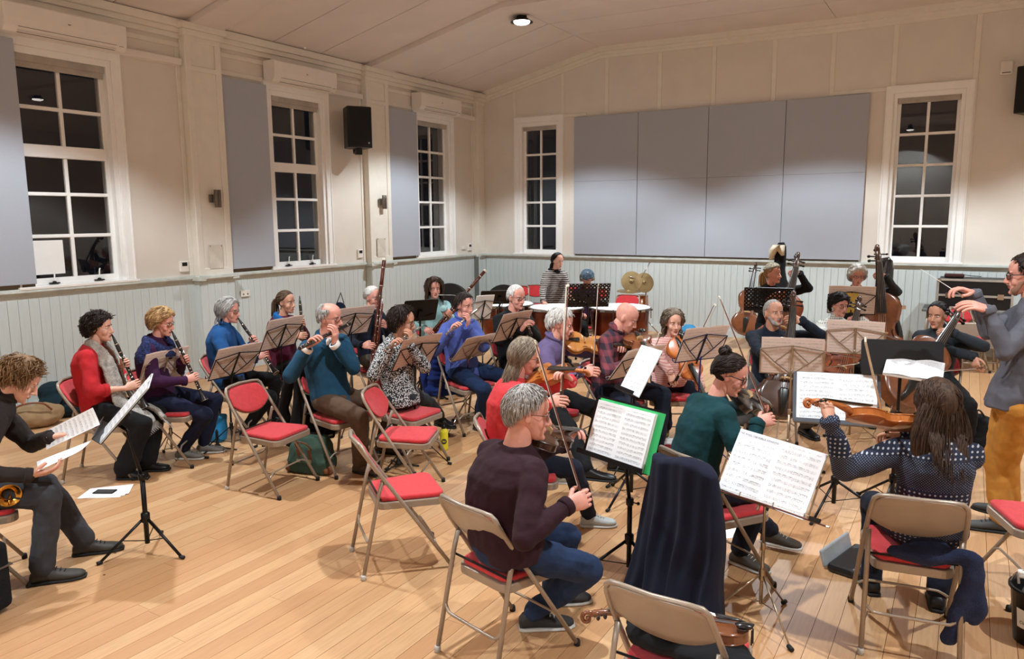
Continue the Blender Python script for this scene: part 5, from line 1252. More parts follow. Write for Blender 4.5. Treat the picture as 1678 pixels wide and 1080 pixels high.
# ---- 16 violist in pink stripes
f=Fig('person with curly blond hair and a pink striped jumper resting a viola on the lap',(1103,528),1.10,-82,lean=.14,pitch=-8,male=False,size=.97,look=-70)
tail=f.at(1106,553,-.22); sc0=f.at(1150,642,-.42); t_,M_,L=fiddle(tail,tail+(sc0-tail).normalized()*.66,CF*-1+UP*.2,'orange viola resting on the lap of the woman in pink stripes','viola','orange')
fr=f.at(1106,630,-.38); bow(fr,fr+(f.at(1140,565,-.5)-fr).normalized()*.74,CF*-1+CR,'viola bow held down by the woman in pink stripes')
ax=M_.to_3x3()@V((0,1,0))
f.finish({-1:grip(f,-1,M_@V((0,L*.80,0)),ax,CR*-1,curl=(.6,.9,.6)),1:lay(f,fr,CR*.3-UP*1-CF*.2,CF*.6-UP*.2+CR*.2,curl=(.5,.8,.5))},pat('pinkstripe',(224,184,174),(206,140,132),'stripe',sc=.42),c_navy,SK_F,('shoulder','ash'),
   legs={1:dict(px=(1090,712),dir=-95),-1:dict(px=(1122,708),dir=-80)},shoes=(mat('flowered_shoe',rgb(196,170,60),.7,vs_=45,col2=rgb(24,30,30)),m_sole),tname='cardigan',hairkw=dict(wave=.016,ln=.22))
seatchair(f,'red folding chair under the violist in pink stripes')
# ---- 17 violin, coral jumper
f=Fig('person with straight grey hair and a coral red jumper playing violin',(861,585),1.165,8,lean=.10,pitch=-14,male=False,size=.97,look=4)
tail=f.L(.04,-.055,-.13); sc0=rs(tail,965,612,.59,True)
h,M_,L=play_violin(f,tail,sc0,UP*.7+CF*-.75,'amber violin played by the woman in the coral jumper',f.at(918,664,-.30),f.at(926,512,-.12),'violin bow upright in the hand of the woman in the coral jumper',col='amber')
f.finish(h,T_('coral',(206,62,66)),c_navy,SK_P,('shoulder','ash'),glass='round',legs={1:dict(px=(965,862),dir=0),-1:dict(px=(940,800),dir=0)},shoes=(mat('white_trainer',rgb(176,180,178),.6),m_sole),hairkw=dict(ln=.26,wave=.004,L=[46,30,-26,-44,-50,-56]))
seatchair(f,'red folding chair under the violinist in the coral jumper',dh=-5)
# ---- 18 near man
f=Fig('person in a dark plum jumper seen from behind, short grey hair, playing violin in front',(866,677),1.14,34,lean=.13,pitch=-12,size=1.0,look=8,wide=1.14,fat=.5,roll=-5)
tail=f.L(.03,-.05,-.14); sc0=rs(tail,958,712,.59,False)
h,M_,L=play_violin(f,tail,sc0,UP*.8+CF*-.5,'dark violin played by the man in the plum jumper',f.at(957,826,-.12),f.at(905,655,-.05),'violin bow held low by the man in the plum jumper',col='dark')
f.finish(h,T_('plum',(50,28,36)),T_('bluejeans2',(38,54,84),vs_=16,var=.1),SK_P,('short','grey'),glass='round',legs={1:dict(px=(872,1030),dir=8,pole=CR+UP*.3),-1:dict(px=(905,990),dir=10,pole=CR+UP*.35+CF*.3)},shoes=(mat('dark_trainer',rgb(46,44,44),.7),m_sole),hairkw=dict(th=.017,n=420,L=[44,38,20,12,-32,-42],ln=.045),bname='jeans',neck='low')
f18=f
chair(V((6.60,-9.795,0)),74.8,'folding chair in front with beige back, man in plum jumper on it')
# ---- 19 green top
f=Fig('person with dark hair in a bun, glasses and a dark green top playing violin',(1196,613),1.165,32,lean=.20,pitch=-24,male=False,size=.98,look=2)
tail=f.L(.05,-.05,-.13); sc0=rs(tail,1262,668,.59,False)
h,M_,L=play_violin(f,tail,sc0,UP*.6+CF*-.8,'dark violin played by the woman in the green top',f.at(1262,694,-.10),f.at(1224,600,.0),'violin bow of the woman in the green top',col='blackish')
f.finish(h,T_('bottlegreen',(18,56,60)),c_navy,SK_P,('tied','dark'),glass='black',legs={1:dict(px=(1212,925),dir=-30),-1:dict(px=(1270,895),dir=-15)},shoes=(mat('olive_trainer',rgb(70,62,54),.7),m_sole),neck='low',hairkw=dict(bun=(0,-.085,.115)),bname='trousers')
f19=f; chair(V((7.24,-8.66,0)),60,'folding chair under the woman in green, navy coat over its back')
# ---- cellos and basses
def play_cello(f,tail,scroll,n,lab,lh,rh,bowtip,blab,cat='cello',col='brown',spike=.35,deep=.16,lpole=None):
    t,M_,L=fiddle(tail,scroll,n,lab,cat,col,chin=False,deep=deep,spike=spike,bodyr=.615); ax=M_.to_3x3()@V((0,1,0)); xx=M_.to_3x3()@V((1,0,0)); nn=M_.to_3x3()@V((0,0,1))
    y=M_.inverted()@V(lh); gl=M_@V((0,y.y,0)); h={}
    h[-1]=dict(G=gl+nn*.0,fd=-xx*.8+nn*.5,pn=-xx*.4-nn*.7+UP*-.1,curl=(.55,.8,.6),gap=.034,pole=lpole or (-f.rt*1-UP*.35))
    h[-1]=grip(f,-1,gl,ax,-f.fwd*-.0+ (gl-f.sh[-1])*-1 + UP*0+nn*-1,curl=(.6,.8,.6),gap=.04,pole=lpole or (-f.rt*1-UP*.35))
    h[-1]['fd']=(f.rt*1.0+nn*.2); h[-1]['pn']=-nn
    if rh is not None:
        bd=(V(bowtip)-V(rh)).normalized(); bow(rh,V(rh)+bd*.72,-nn,blab,thick=1.15)
        h[1]=lay(f,V(rh)+bd*.01,(V(rh)-f.sh[1]).normalized()*.3-UP*.8+f.fwd*.2,f.fwd*-.6-f.rt*.3,curl=(.5,.7,.5),pole=UP*-.7+f.rt)
    return h,M_,L
# ---- 20 cellist in navy
f=Fig('person with cropped grey hair, short beard and a navy jumper playing a dark cello',(1268,513),1.14,-86,lean=.02,pitch=4,size=1.03,look=-60)
tail=f.at(1276,685,-.48); scr=f.at(1299,480,-.12)
h,M_,L=play_cello(f,tail,scr,CF*-1+UP*.25-CR*.1,'dark cello played by the man in the navy jumper',f.at(1301,528,-.2),f.at(1268,612,-.52),f.at(1370,600,-.5),'cello bow of the man in the navy jumper',col='dark')
f.finish(h,T_('navyjumper',(26,32,44)),T_('greytrousers',(92,92,94)),SK_T,('crop','grey'),beard='full',legs={1:dict(px=(1242,700),dir=-120),-1:dict(px=(1318,712),dir=-60)},hairkw=dict(L=[56,46,8,0,-26,-36],th=.006))
seatchair(f,'red folding chair under the cellist in navy')
# ---- 23 cellist in knit jumper
f=Fig('person with short dark hair and a grey and white nordic jumper playing cello',(1376,500),1.12,-80,lean=.03,pitch=-6,male=False,size=.97,look=-58)
tail=f.at(1356,655,-.45); scr=f.at(1407,488,-.08)
h,M_,L=play_cello(f,tail,scr,CF*-1+UP*.25,'reddish cello played by the woman in the nordic jumper',f.at(1402,528,-.18),f.at(1358,580,-.45),f.at(1440,590,-.5),'cello bow of the woman in the nordic jumper',col='red')
f.finish(h,pat('nordicgrey',(206,204,196),(70,74,78),'nordic'),c_black,SK_P,('shortbob','black'),glass='round',legs={1:dict(lf=(.4,.25)),-1:dict(lf=(.4,.25))},neck='high',loose=1.2,hairkw=dict(L=[26,14,-6,-12,-34,-44]))
seatchair(f,'red folding chair under the cellist in the nordic jumper')
# ---- 24 cellist in dark jacket
f23=f
f=Fig('person with tied back dark hair and a charcoal zip top playing a light brown cello',(1536,516),1.15,-98,lean=.03,pitch=-8,male=False,size=1.0,look=-112)
tail=f.at(1465,662,-.50); scr=f.at(1570,508,-.02)
h,M_,L=play_cello(f,tail,scr,CF*-1+UP*.3,'light brown cello played by the woman in the charcoal top',f.at(1549,554,-.14),f.at(1612,603,-.36),f.at(1530,609,-.55),'cello bow of the woman in the charcoal top',col='brown')
f.finish(h,T_('charcoaltop',(44,50,56)),c_black,SK_T,('tied','black'),legs={1:dict(lf=(.4,.25)),-1:dict(px=(1585,740))},neck='high',tname='zip_top')
seatchair(f,'red folding chair under the cellist in the charcoal top')
# ---- 21 bass with head scarf
f=Fig('person in a patterned head scarf and black top playing a red brown double bass',(1267,449),1.33,-84,lean=.02,pitch=0,male=False,size=1.0,look=-32,standing=False,seat=.62)
f21=f
tail=f.at(1262,590,-.42); scr=f.at(1306,416,-.12)
h,M_,L=play_cello(f,tail,scr,CF*-1+UP*.15,'red brown double bass behind the cellist in navy',f.at(1299,448,-.2),None,None,'',cat='double bass',col='red',spike=.25,deep=.17,lpole=-f.rt*1+UP*-.1)
h[1]=lay(f,f.at(1258,520,-.30),f.rt*-.4-UP,f.fwd*-1,curl=(.5,.6,.4))
f.finish(h,c_black,c_black,SK_P,('tied','blond'),hairkw=dict(pony=True))
g=G()
for i in range(4): g.tube([f.HMl@surf(sph(2*PI*j/18,math.radians(50+12*i-16*math.cos(2*PI*j/18)*-1*(1-i/4)-14)),.014) for j in range(19)],[.018]*19,8)
g.build('head_scarf',fabric('headscarf',(196,186,160),vs_=70,col2=rgb(60,60,62)),f.root,smooth=True)
# ---- 22 bass, white hair
f=Fig('person with white bobbed hair and a dark grey top playing a tan double bass',(1405,452),1.33,-92,lean=.02,pitch=-8,male=False,size=1.0,look=-78,standing=False,seat=.62)
f22=f
tail=f.at(1442,610,-.42); scr=f.at(1436,404,-.10)
h,M_,L=play_cello(f,tail,scr,CF*-1+UP*.1-CR*.25,'tan double bass beside the right hand window',f.at(1429,452,-.18),f.at(1424,540,-.45),f.at(1480,560,-.5),'double bass bow of the white haired player',cat='double bass',col='brown',spike=.25,deep=.17,lpole=-f.rt*1+UP*-.1)
f.finish(h,T_('darkgrey',(46,48,50)),c_black,SK_P,('shortbob','white'),glass='round')
for ff,lab in ((f21,'tall wooden stool under the bassist in the head scarf'),(f22,'tall wooden stool under the white haired bassist')):
    t=thing('stool',lab,'stool',(ff.hip.x,ff.hip.y,0)); bevel(G().lathe([(.16,0),(.17,.01),(.17,.03),(.15,.035)],(0,0,.575),n=24).build('seat',m_maple,t),.004,1)
    for i in range(4): d=dirv(45+90*i); G().tube([d*.12+UP*.58,d*.21+UP*.005],.015,8).build('leg',m_maple,t,smooth=True)
    G().tube([dirv(45+90*(i%4))*.175+UP*.22 for i in range(5)],.009,6).build('stretcher',m_maple,t)
# ---- 25 long hair violinist
f=Fig('person with very long brown hair and a navy nordic jumper seen from behind',(1532,662),1.15,100,lean=.02,pitch=-6,male=False,size=1.0,look=122,roll=6)
tail=f.L(.06,-.06,-.13); sc0=rs(tail,1318,660,.60,True)
t_,M_,L=fiddle(tail,sc0,UP*.92+CF*.42,'reddish violin played by the long haired woman','violin','amber'); ax=M_.to_3x3()@V((0,1,0)); nn=M_.to_3x3()@V((0,0,1)); xx=M_.to_3x3()@V((1,0,0))
ct=M_@V((0,L*.32,L*.08)); tipb=rs(ct,1418,560,.50,True); bd=(tipb-ct).normalized(); frog=ct-bd*.24; bow(frog,tipb,-nn,'violin bow rising left of the long haired woman')
f.finish({-1:dict(G=M_@V((0,L*.83,-.0)),fd=nn*.9+xx*.2,pn=xx*1.0,curl=(.6,.9,.7),gap=.026,pole=UP*-1),1:lay(f,frog,(frog-f.sh[1]).normalized(),-UP,curl=(.5,.8,.5),pole=UP*-.6+f.rt)},
  pat('navynordic',(26,34,56),(176,178,184),'nordic'),c_navy,SK_T,('long','brown'),legs={1:dict(lf=(.34,.14)),-1:dict(lf=(.42,.16))},hairkw=dict(curtain=.47,ln=.30,n=300,fl=.12,wave=.008,L=[44,34,-14,-30,-48,-56]),hairq=1.0)
f25=f; chair(V((8.197,-8.724,0)),99.3,'folding chair in front at right, long haired woman on it, blue cardigan over the seat')
# ---- 26 conductor
f=Fig('person standing to conduct at the right edge in grey jumper and mustard trousers',(1682,450),1.66,188,lean=.0,pitch=-8,size=1.02,standing=True,look=180)
hR=f.at(1570,480,.12); hL=f.at(1590,506,-.12)
f.finish({1:lay(f,hR,-CR*.9+UP*.3+CF*.1,-UP*.8-CR*.2,curl=(.5,.8,.6),pole=-UP*1+CR*.2),-1:lay(f,hL,-CR*.95+UP*.25,-UP*.7+CF*.5,curl=(.35,.5,.3),pole=-UP*1+CR*.3-CF*.2)},
  T_('greyjumper',(96,96,104)),T_('mustard',(196,138,62),vs_=10),SK_P,('crop','dark'),glass='black',beard='stubble',legs={1:dict(px=(1640,872),dir=190),-1:dict(px=(1652,862),dir=165)},shoes=(mat('grey_walking_shoe',rgb(62,62,60),.7),m_dsole),thigh=1.12,hairkw=dict(th=.014,n=200),neck='low')
f26=f
g=G(); n=f.C7-f.O; g.cone(n+UP*.0+f.fwd*.01,n+UP*.045+f.fwd*.02,.066,.064); g.build('shirt_collar',m_paper,f.root,smooth=True)
t=thing('baton','white conducting baton raised in the right hand of the conductor','baton',hR); d=(f.at(1507,440,.18)-hR); G().tube([d*-.1,V((0,0,0)),d*1.0],[.003,.0025,.001],6).build('shaft',m_paper,t); G().ball(d.normalized()*-.03,(.009,.009,.014),8,m=6).build('grip',m_maple,t,smooth=True)
# ================================================================ WALL THINGS
def bx(a,b,name,m,t,bv=.006): return bevel(G().bb(a,b).build(name,m,t),bv,2)
XS=[2.08,3.31,4.535,5.75,6.93]; nmP=('leftmost','second','third','rightmost')
for i in range(4):
    a,b=XS[i],XS[i+1]; t=thing('acoustic_panel',f'tall grey felt acoustic panel on the gable wall, {nmP[i]} of the four','acoustic panel',((a+b)/2,0,1.335)); w=(b-a)/2-.004
    bx((-w,-.065,0),(w,-.025,1.31),'felt_board',m_acou,t); bx((-w,-.065,1.3115),(w,-.025,2.45),'felt_board',m_acou,t)
    for s in (-1,1): G().bb((s*w*.55-.03,-.026,.02),(s*w*.55+.03,0,2.4)).build('wall_batten',m_brown,t)
t=thing('wall_batten','brown wooden batten on the gable wall under the felt panels','batten',(4.5,0,1.32)); G().bb((-2.4,-.02,-.005),(2.4,0,.04)).build('batten',m_brown,t)
for (y0,y1,lab) in ((-8.47,-9.25,'grey felt acoustic panel at the far left beside the largest window'),(-5.30,-6.02,'grey felt acoustic panel between the first and second windows'),(-2.05,-2.82,'grey felt acoustic panel left of the window nearest the corner')):
    t=thing('acoustic_panel',lab,'acoustic panel',(0,(y0+y1)/2,1.36)); w=abs(y0-y1)/2
    bx((.025,-w,0),(.07,w,2.44),'felt_board',m_acou,t); G().bb((0,-w+.05,.02),(.026,-w+.13,2.4)).build('wall_batten',m_brown,t); G().bb((0,w-.13,.02),(.026,w-.05,2.4)).build('wall_batten',m_brown,t); G().bb((0,-w,-.055),(.03,w,.0)).build('lower_batten',m_brown,t)
m_ac=mat('air_unit_plastic',rgb(232,226,218),.4,var=.01); m_seam=mat('dark_seam',rgb(96,84,76),.7)
for y0,y1,lab in ((-8.62,-7.37,'white wall air conditioner over the leftmost window'),(-5.30,-4.13,'white wall air conditioner over the middle window'),(-2.13,-.95,'white wall air conditioner nearest the corner')):
    t=thing('air_conditioner',lab,'air conditioner',(0,(y0+y1)/2,3.84)); w=(y1-y0)/2
    P=[(.02,0),(.19,0),(.235,.05),(.245,.13),(.245,.265),(.225,.28),(.02,.28)]
    g=G(); g.prism(P,2*w,Matrix(((1,0,0,0),(0,0,1,-w),(0,1,0,0),(0,0,0,1)))); bevel(g.build('case',m_ac,t),.01,2)
    G().box((.214,0,.024),(.004,2*w*.8,.045),Matrix.Rotation(-.73,3,'Y')).build('louvre',m_ac,t)
    for dz,xx in ((.052,.2385),(.003,.196)): G().box((xx,0,dz),(.003,2*w*.8,.004)).build('louvre_seam',m_seam,t)
    G().box((.246,0,.16),(.002,.03,.008)).build('badge',m_seam,t)
    for k in range(3): G().box((.24,w*.86+.018*k,.045),(.006,.006,.006)).build('indicator',m_seam,t)
    c=thing('cable_trunking','white cable trunking box running right from the '+('leftmost','middle','third')[[-8.62,-5.30,-2.13].index(y0)]+' air conditioner','trunking',(0,y1,3.85)); L=[-6.57,-3.38,-.26][[-8.62,-5.30,-2.13].index(y0)]-y1
    bx((0,.0,0),(.07,L,.075),'trunk',m_ac,c,.008)
def speaker(P,rz,lab,tilt=0):
    t=thing('loudspeaker',lab,'loudspeaker',P,rz)
    Pf=[(-.17,-.02),(-.19,.02),(-.17,.30),(-.11,.34),(.11,.34),(.17,.30),(.19,.02),(.17,-.02)]
    bevel(G().prism(Pf,.60,Matrix.Translation((0,0,0))).build('cabinet',m_black,t),.012,2)
    bevel(G().bb((-.165,-.035,.02),(.165,-.018,.58)).build('grille',mat('speaker_grille',rgb(14,14,15),.6,bump=.6,bs=900),t),.01,2)
    G().lathe([(.012,0),(.012,.004)],(.12,-.036,.07),(0,-1,0),12).build('badge',m_silver,t)
    g=G(); g.box((0,.12,-.05),(.09,.09,.09)); g.tube([(0,.12,-.05),(0,.36,-.05),(0,.36,.1)],.02,8); g.build('bracket',m_black,t); return t
speaker((.42,-3.87,3.06),math.radians(58),'black loudspeaker on the left wall pilaster beside the middle window')
speaker((8.88,-.42,3.33),math.radians(-20),'black loudspeaker high on the gable wall at the right edge')
t=thing('sensor_box','small white box on the gable wall beside the right loudspeaker','wall box',(8.60,0,3.89)); bx((-.075,-.05,0),(.075,0,.18),'box_case',m_ac,t,.02); G().bb((-.05,-.054,.02),(.05,-.05,.03)).build('vent_slot',m_seam,t)
for y,lab in ((-6.29,'small twin cylinder wall light on the first pilaster'),(-3.10,'small twin cylinder wall light on the second pilaster')):
    t=thing('wall_light',lab,'wall light',(.12,y,2.27)); m_bs=mat('brushed_steel',rgb(120,112,104),.35,metal=.7)
    G().box((.012,-.04,0),(.024,.05,.10)).build('back_plate',m_bs,t)
    for dy in (0,.045): G().lathe([(.022,-.11),(.024,-.108),(.024,.108),(.022,.11)],(.055,dy,0),(0,0,1),14).build('cylinder',m_bs,t,smooth=True)
for y,z,lab in ((-6.70,1.43,'white thermostat with a dark screen left of the first pilaster'),(-3.52,1.45,'white thermostat beside the second pilaster'),(-.42,1.44,'white thermostat near the corner')):
    t=thing('thermostat',lab,'thermostat',(0,y,z)); bx((0,-.06,-.06),(.03,.06,.07),'case',m_ac,t,.006); G().bb((.03,-.035,.01),(.032,.035,.055)).build('screen',m_black,t)
t=thing('wall_switch','small white switch box left of the corner thermostat','switch',(0,-.62,1.44)); bx((0,-.06,-.03),(.03,.06,.03),'case',m_ac,t,.006); G().bb((.03,-.02,-.015),(.034,.02,.015)).build('rocker',m_ac,t)
for y,lab in ((-6.305,'framed faint paper notice on the first pilaster'),(-3.13,'framed faint paper notice on the second pilaster')):
    t=thing('notice',lab,'notice',(.12,y,1.54)); G().bb((0,-.10,-.15),(.006,.10,.15)).build('paper',mat('notice_paper',rgb(214,206,192),.5,var=.06,vs_=6),t); 
    for s in (-1,1): G().lathe([(.006,0),(.006,.006)],(.006,s*.085,.135),(1,0,0),8).build('screw',m_seam,t)
for y,lab in ((-5.80,'white double wall socket on the grey boarding under the grey panel'),):
    t=thing('wall_socket',lab,'socket',(.012,y,1.02)); bx((0,-.073,-.043),(.012,.073,.043),'plate',m_ac,t,.004)
    for s in (-1,1): G().bb((.012,s*.035-.012,-.02),(.0125,s*.035+.012,.0)).build('outlet',m_seam,t); G().bb((.012,s*.035-.006,.015),(.016,s*.035+.006,.028)).build('rocker',m_ac,t)
for y,lab in ((-4.64,'small white sensor on the cornice above the middle air conditioner'),(-1.54,'small white sensor on the cornice above the corner air conditioner')):
    t=thing('ceiling_sensor',lab,'sensor',(.14,y,4.40)); G().lathe([(.025,.03),(.025,.0),(.018,-.03)],n=12).build('body',m_ac,t); G().box((0,-.03,.0),(.03,.05,.02)).build('arm',m_ac,t)
t=thing('paper_notice','plain white paper stuck to the lowest pane of the leftmost window','notice',(-.088,-8.22,1.44)); G().bb((0,-.19,0),(.002,.13,.36)).build('paper',m_paper,t)
# ================================================================ TEXT
def text_on(s,size,m,parent,M_,name='lettering',align='CENTER'):
    cu=bpy.data.curves.new('tx','FONT'); cu.body=s; cu.size=size; cu.align_x=align; cu.extrude=.0003
    o=bpy.data.objects.new('tx',cu); TMP.objects.link(o); VL.update(); me=bpy.data.meshes.new_from_object(o.evaluated_get(VL.depsgraph)); bpy.data.objects.remove(o)
    me.materials.clear(); me.materials.append(m); ob=link(name,me,parent); ob.matrix_local=M_; return ob
m_ink=mat('print_ink',rgb(40,40,44),.7)
# ================================================================ EMPTY CHAIRS
chair((3.92,-8.84),8,'empty red folding chair nearest the left, facing right in front of the flute player')
chair((4.86,-8.42),24,'empty red folding chair in the middle, further of the two side by side')
chair((5.56,-9.31),52,'empty red folding chair in the middle of the floor, nearer of the two')
chair((7.545,-10.12),86,'folding chair at the bottom edge with a violin on its seat, beige back')
chair(V((8.80,-7.92,0)),-160,'folding chair cut off by the right edge, red seat facing left')
for px,py,h,lab in ((884,467,-84,'red folding chair by the gable wall left of the standing drummer'),(846,470,-80,'red folding chair by the gable wall behind the oboe player'),(990,470,-88,'red folding chair by the gable wall behind the black perforated desk'),(1022,485,-95,'red folding chair by the gable wall under the cymbals'),(950,470,-90,'red folding chair by the gable wall right of the standing drummer')):
    P=hit(px,py,2,.78); chair((P.x,min(P.y,-.75)),h+10,lab)
chair((8.36,-1.25),-60,'red folding chair against the gable wall behind the conductor')
# ================================================================ STANDS
def st(bpx,cpx,face,tilt,label,bd=None,**k):
    b=fl(*bpx) if bpx[0] is not None else None; c=math.degrees(math.atan((839-cpx[0])/F_PX)); C=dep(cpx[0],cpx[1],bd or depth((b.x,b.y,.9))) if b is not None else (hit(cpx[0],cpx[1],2,bpx[1]) if bpx[1]>0 else dep(cpx[0],cpx[1],-bpx[1])); b=b if b is not None else V((C.x,C.y,0))-dirv(hd(face+c))*.03
    return stand(b,C,hd(face+c),tilt,label,**k)
def put(M_,label,**k): return booklet(M_@Matrix.Translation((k.pop('dx',0),.003,.002)),label,**k)
t,M_=st((243,905),(172,712),174,42,'black tripod music stand at left seen edge on, before the man with sheets',kind='plate',w=.46,h=.40,leg=.27,legrot=10); put(M_,'white score on the edge-on black stand at left',h=.40,w=.22)
t,M_=st((283,755),(262,628),134,24,'chrome folding music stand between the two clarinet players at left',mt=m_chrome,mtd=m_brass,legrot=40,leg=.28); put(M_,'open score on the chrome stand in front of the blue shawl',mt=m_page_c)
t,M_=st((382,745),(378,616),130,30,'black folding music stand before the woman in the royal blue jumper',legrot=80); put(M_,'open score on the stand before the woman in royal blue',mt=m_page_c)
t,M_=st((None,.86),(455,570),138,26,'black folding music stand before the woman in the maroon fleece'); put(M_,'open score on the stand before the maroon fleece',mt=m_page_c)
t,M_=st((None,.92),(571,549),128,28,'black folding music stand behind the teal jumper',legrot=50); put(M_,'open score on the stand behind the teal jumper',mt=m_page_c)
t,M_=st((None,.80),(674,602),136,30,'black folding music stand before the curly haired flute player',legrot=15); put(M_,'open score on the stand before the curly haired flute player',mt=m_page_c)
t,M_=st((763,702),(766,587),138,42,'chrome folding music stand before the flute player in the blue fleece',mt=m_chrome,mtd=m_brass,legrot=30); put(M_,'open score on the chrome stand before the blue fleece',mt=m_page_c)
t,M_=st((None,.88),(686,526),112,24,'black solid desk stand before the bassoonist in aqua',kind='plate',w=.40,h=.27)
t,M_=st((None,.88),(788,524),118,24,'black folding music stand behind the blue fleece'); put(M_,'open score on the stand behind the blue fleece',mt=m_page_c,open_=False)
t,M_=st((None,.86),(831,557),142,28,'black folding music stand before the oboe player'); put(M_,'open score on the stand before the oboe player',mt=m_page_c)
t,M_=st((None,.93),(962,503),100,24,'black perforated music desk before the person with the head wrap',kind='plate',perf=True,w=.52,h=.32)
t,M_=st((None,.9),(818,498),100,24,'black music desk by the gable wall left of the oboe player',kind='plate',w=.5,h=.2)
t,M_=st((None,.80),(1029,617),140,38,'black folding music stand before the bald violist'); put(M_,'open score on the stand before the bald violist',mt=m_page_c)
t,M_=st((None,.78),(1031,646),-150,30,'black stand behind the green folder, holding a single white page',kind='plate',w=.26,h=.27); put(M_,'white page rising behind the green folder',open_=False,mt=m_page,w=.27,h=.36)
t,M_=st((1030,945),(1006,760),-134,20,'black tripod stand with the green folder, right of the man in plum',kind='plate',w=.50,h=.345,leg=.33,legrot=-20)
m_green=mat('green_card',rgb(46,168,92),.6,var=.02)
sh=put(M_,'open thick score in a green folder on the tripod stand',mt=m_page_d,mt2=m_page_d,thick=.016,w=.21,h=.315)
G().bb((-.215,0,-.001),(.262,.33,.001)).build('green_folder',m_green,sh)
t,M_=st((None,.86),(1142,590),132,24,'blue folding music stand before the woman in pink stripes',mt=m_bluemet,mtd=mat('blue_dark',rgb(24,30,60),.4)); put(M_,'open score on the blue stand',mt=m_page_c)
t,M_=st((None,.80),(1296,613),92,18,'brass coloured folding stand before the cellist in navy',mt=m_brass,mtd=m_brass,legrot=35); put(M_,'open score on the brass coloured stand',mt=m_page_c)
t,M_=st((None,.82),(1400,580),88,16,'brass coloured folding stand before the cellist in the nordic jumper',mt=m_brass,mtd=m_brass); put(M_,'open score on the stand before the nordic jumper',mt=m_page_c)
t,M_=st((None,-(depth(f21.Hc)-.65)),(1258,510),90,14,'black perforated music desk before the bassist in the head scarf',kind='plate',perf=True,w=.50,h=.27)
t,M_=st((None,-(depth(f22.Hc)-.6)),(1394,514),90,16,'black folding music stand before the white haired bassist'); put(M_,'open score and yellow card on the stand before the white haired bassist',mt=m_page_c)
t=thing('yellow_folder','yellow card folder on the stand before the white haired bassist','folder'); t.matrix_world=M_@Matrix.Translation((.03,.02,-.014)); G().bb((-.09,0,-.002),(.13,.22,.002)).build('card',mat('yellow_card',rgb(206,172,80),.6),t)
t,M_=st((1365,838),(1370,697),-84,24,'grey desk stand on a black tripod, shared by two violinists',kind='plate',mtd=m_greymet,w=.55,h=.36,leg=.33,legrot=15); put(M_,'open white score on the grey desk stand',w=.25,h=.35,mt=m_page_d,mt2=m_page)
t,M_=st((None,.95),(1477,616),-80,14,'black desk stand in front of the conductor',kind='plate',w=.50,h=.24,mtd=m_black,leg=.3)
R_=Matrix.Rotation(math.radians(-56),4,'X')@Matrix.Rotation(math.radians(-14),4,'Z')
sc2=booklet(M_@Matrix.Translation((.03,-.03,.17))@R_,"conductor's open score lying on the black desk stand",w=.17,h=.25,thick=.014,mt=m_page)
t,M_=st((1245,1020),(1243,826),-122,30,'brass coloured folding stand in front with a titled score, bow along its ledge',mt=m_brass,mtd=m_brass,leg=.26,legrot=75,w=.50,h=.24)
Mr=M_@Matrix.Rotation(math.radians(-3),4,'Z'); nt=put(Mr,'open white titled score on the nearest stand',mt=m_page_t,mt2=m_page,w=.235,h=.325,thick=.003)
text_on('STAR WARS: THE FORCE AWAKENS',.0140,m_ink,nt,Matrix.Translation((-.117,.300,.0175)),'printed_title')
text_on('VIOLIN 2',.007,m_ink,nt,Matrix.Translation((-.215,.288,.0165)),'printed_title') if False else None
P=lambda x,y,z:M_@V((x,y,z)); bow(P(.36,.012,.045),P(-.38,.012,.045),M_.to_3x3()@V((0,1,0)),'violin bow lying on the ledge of the nearest stand')
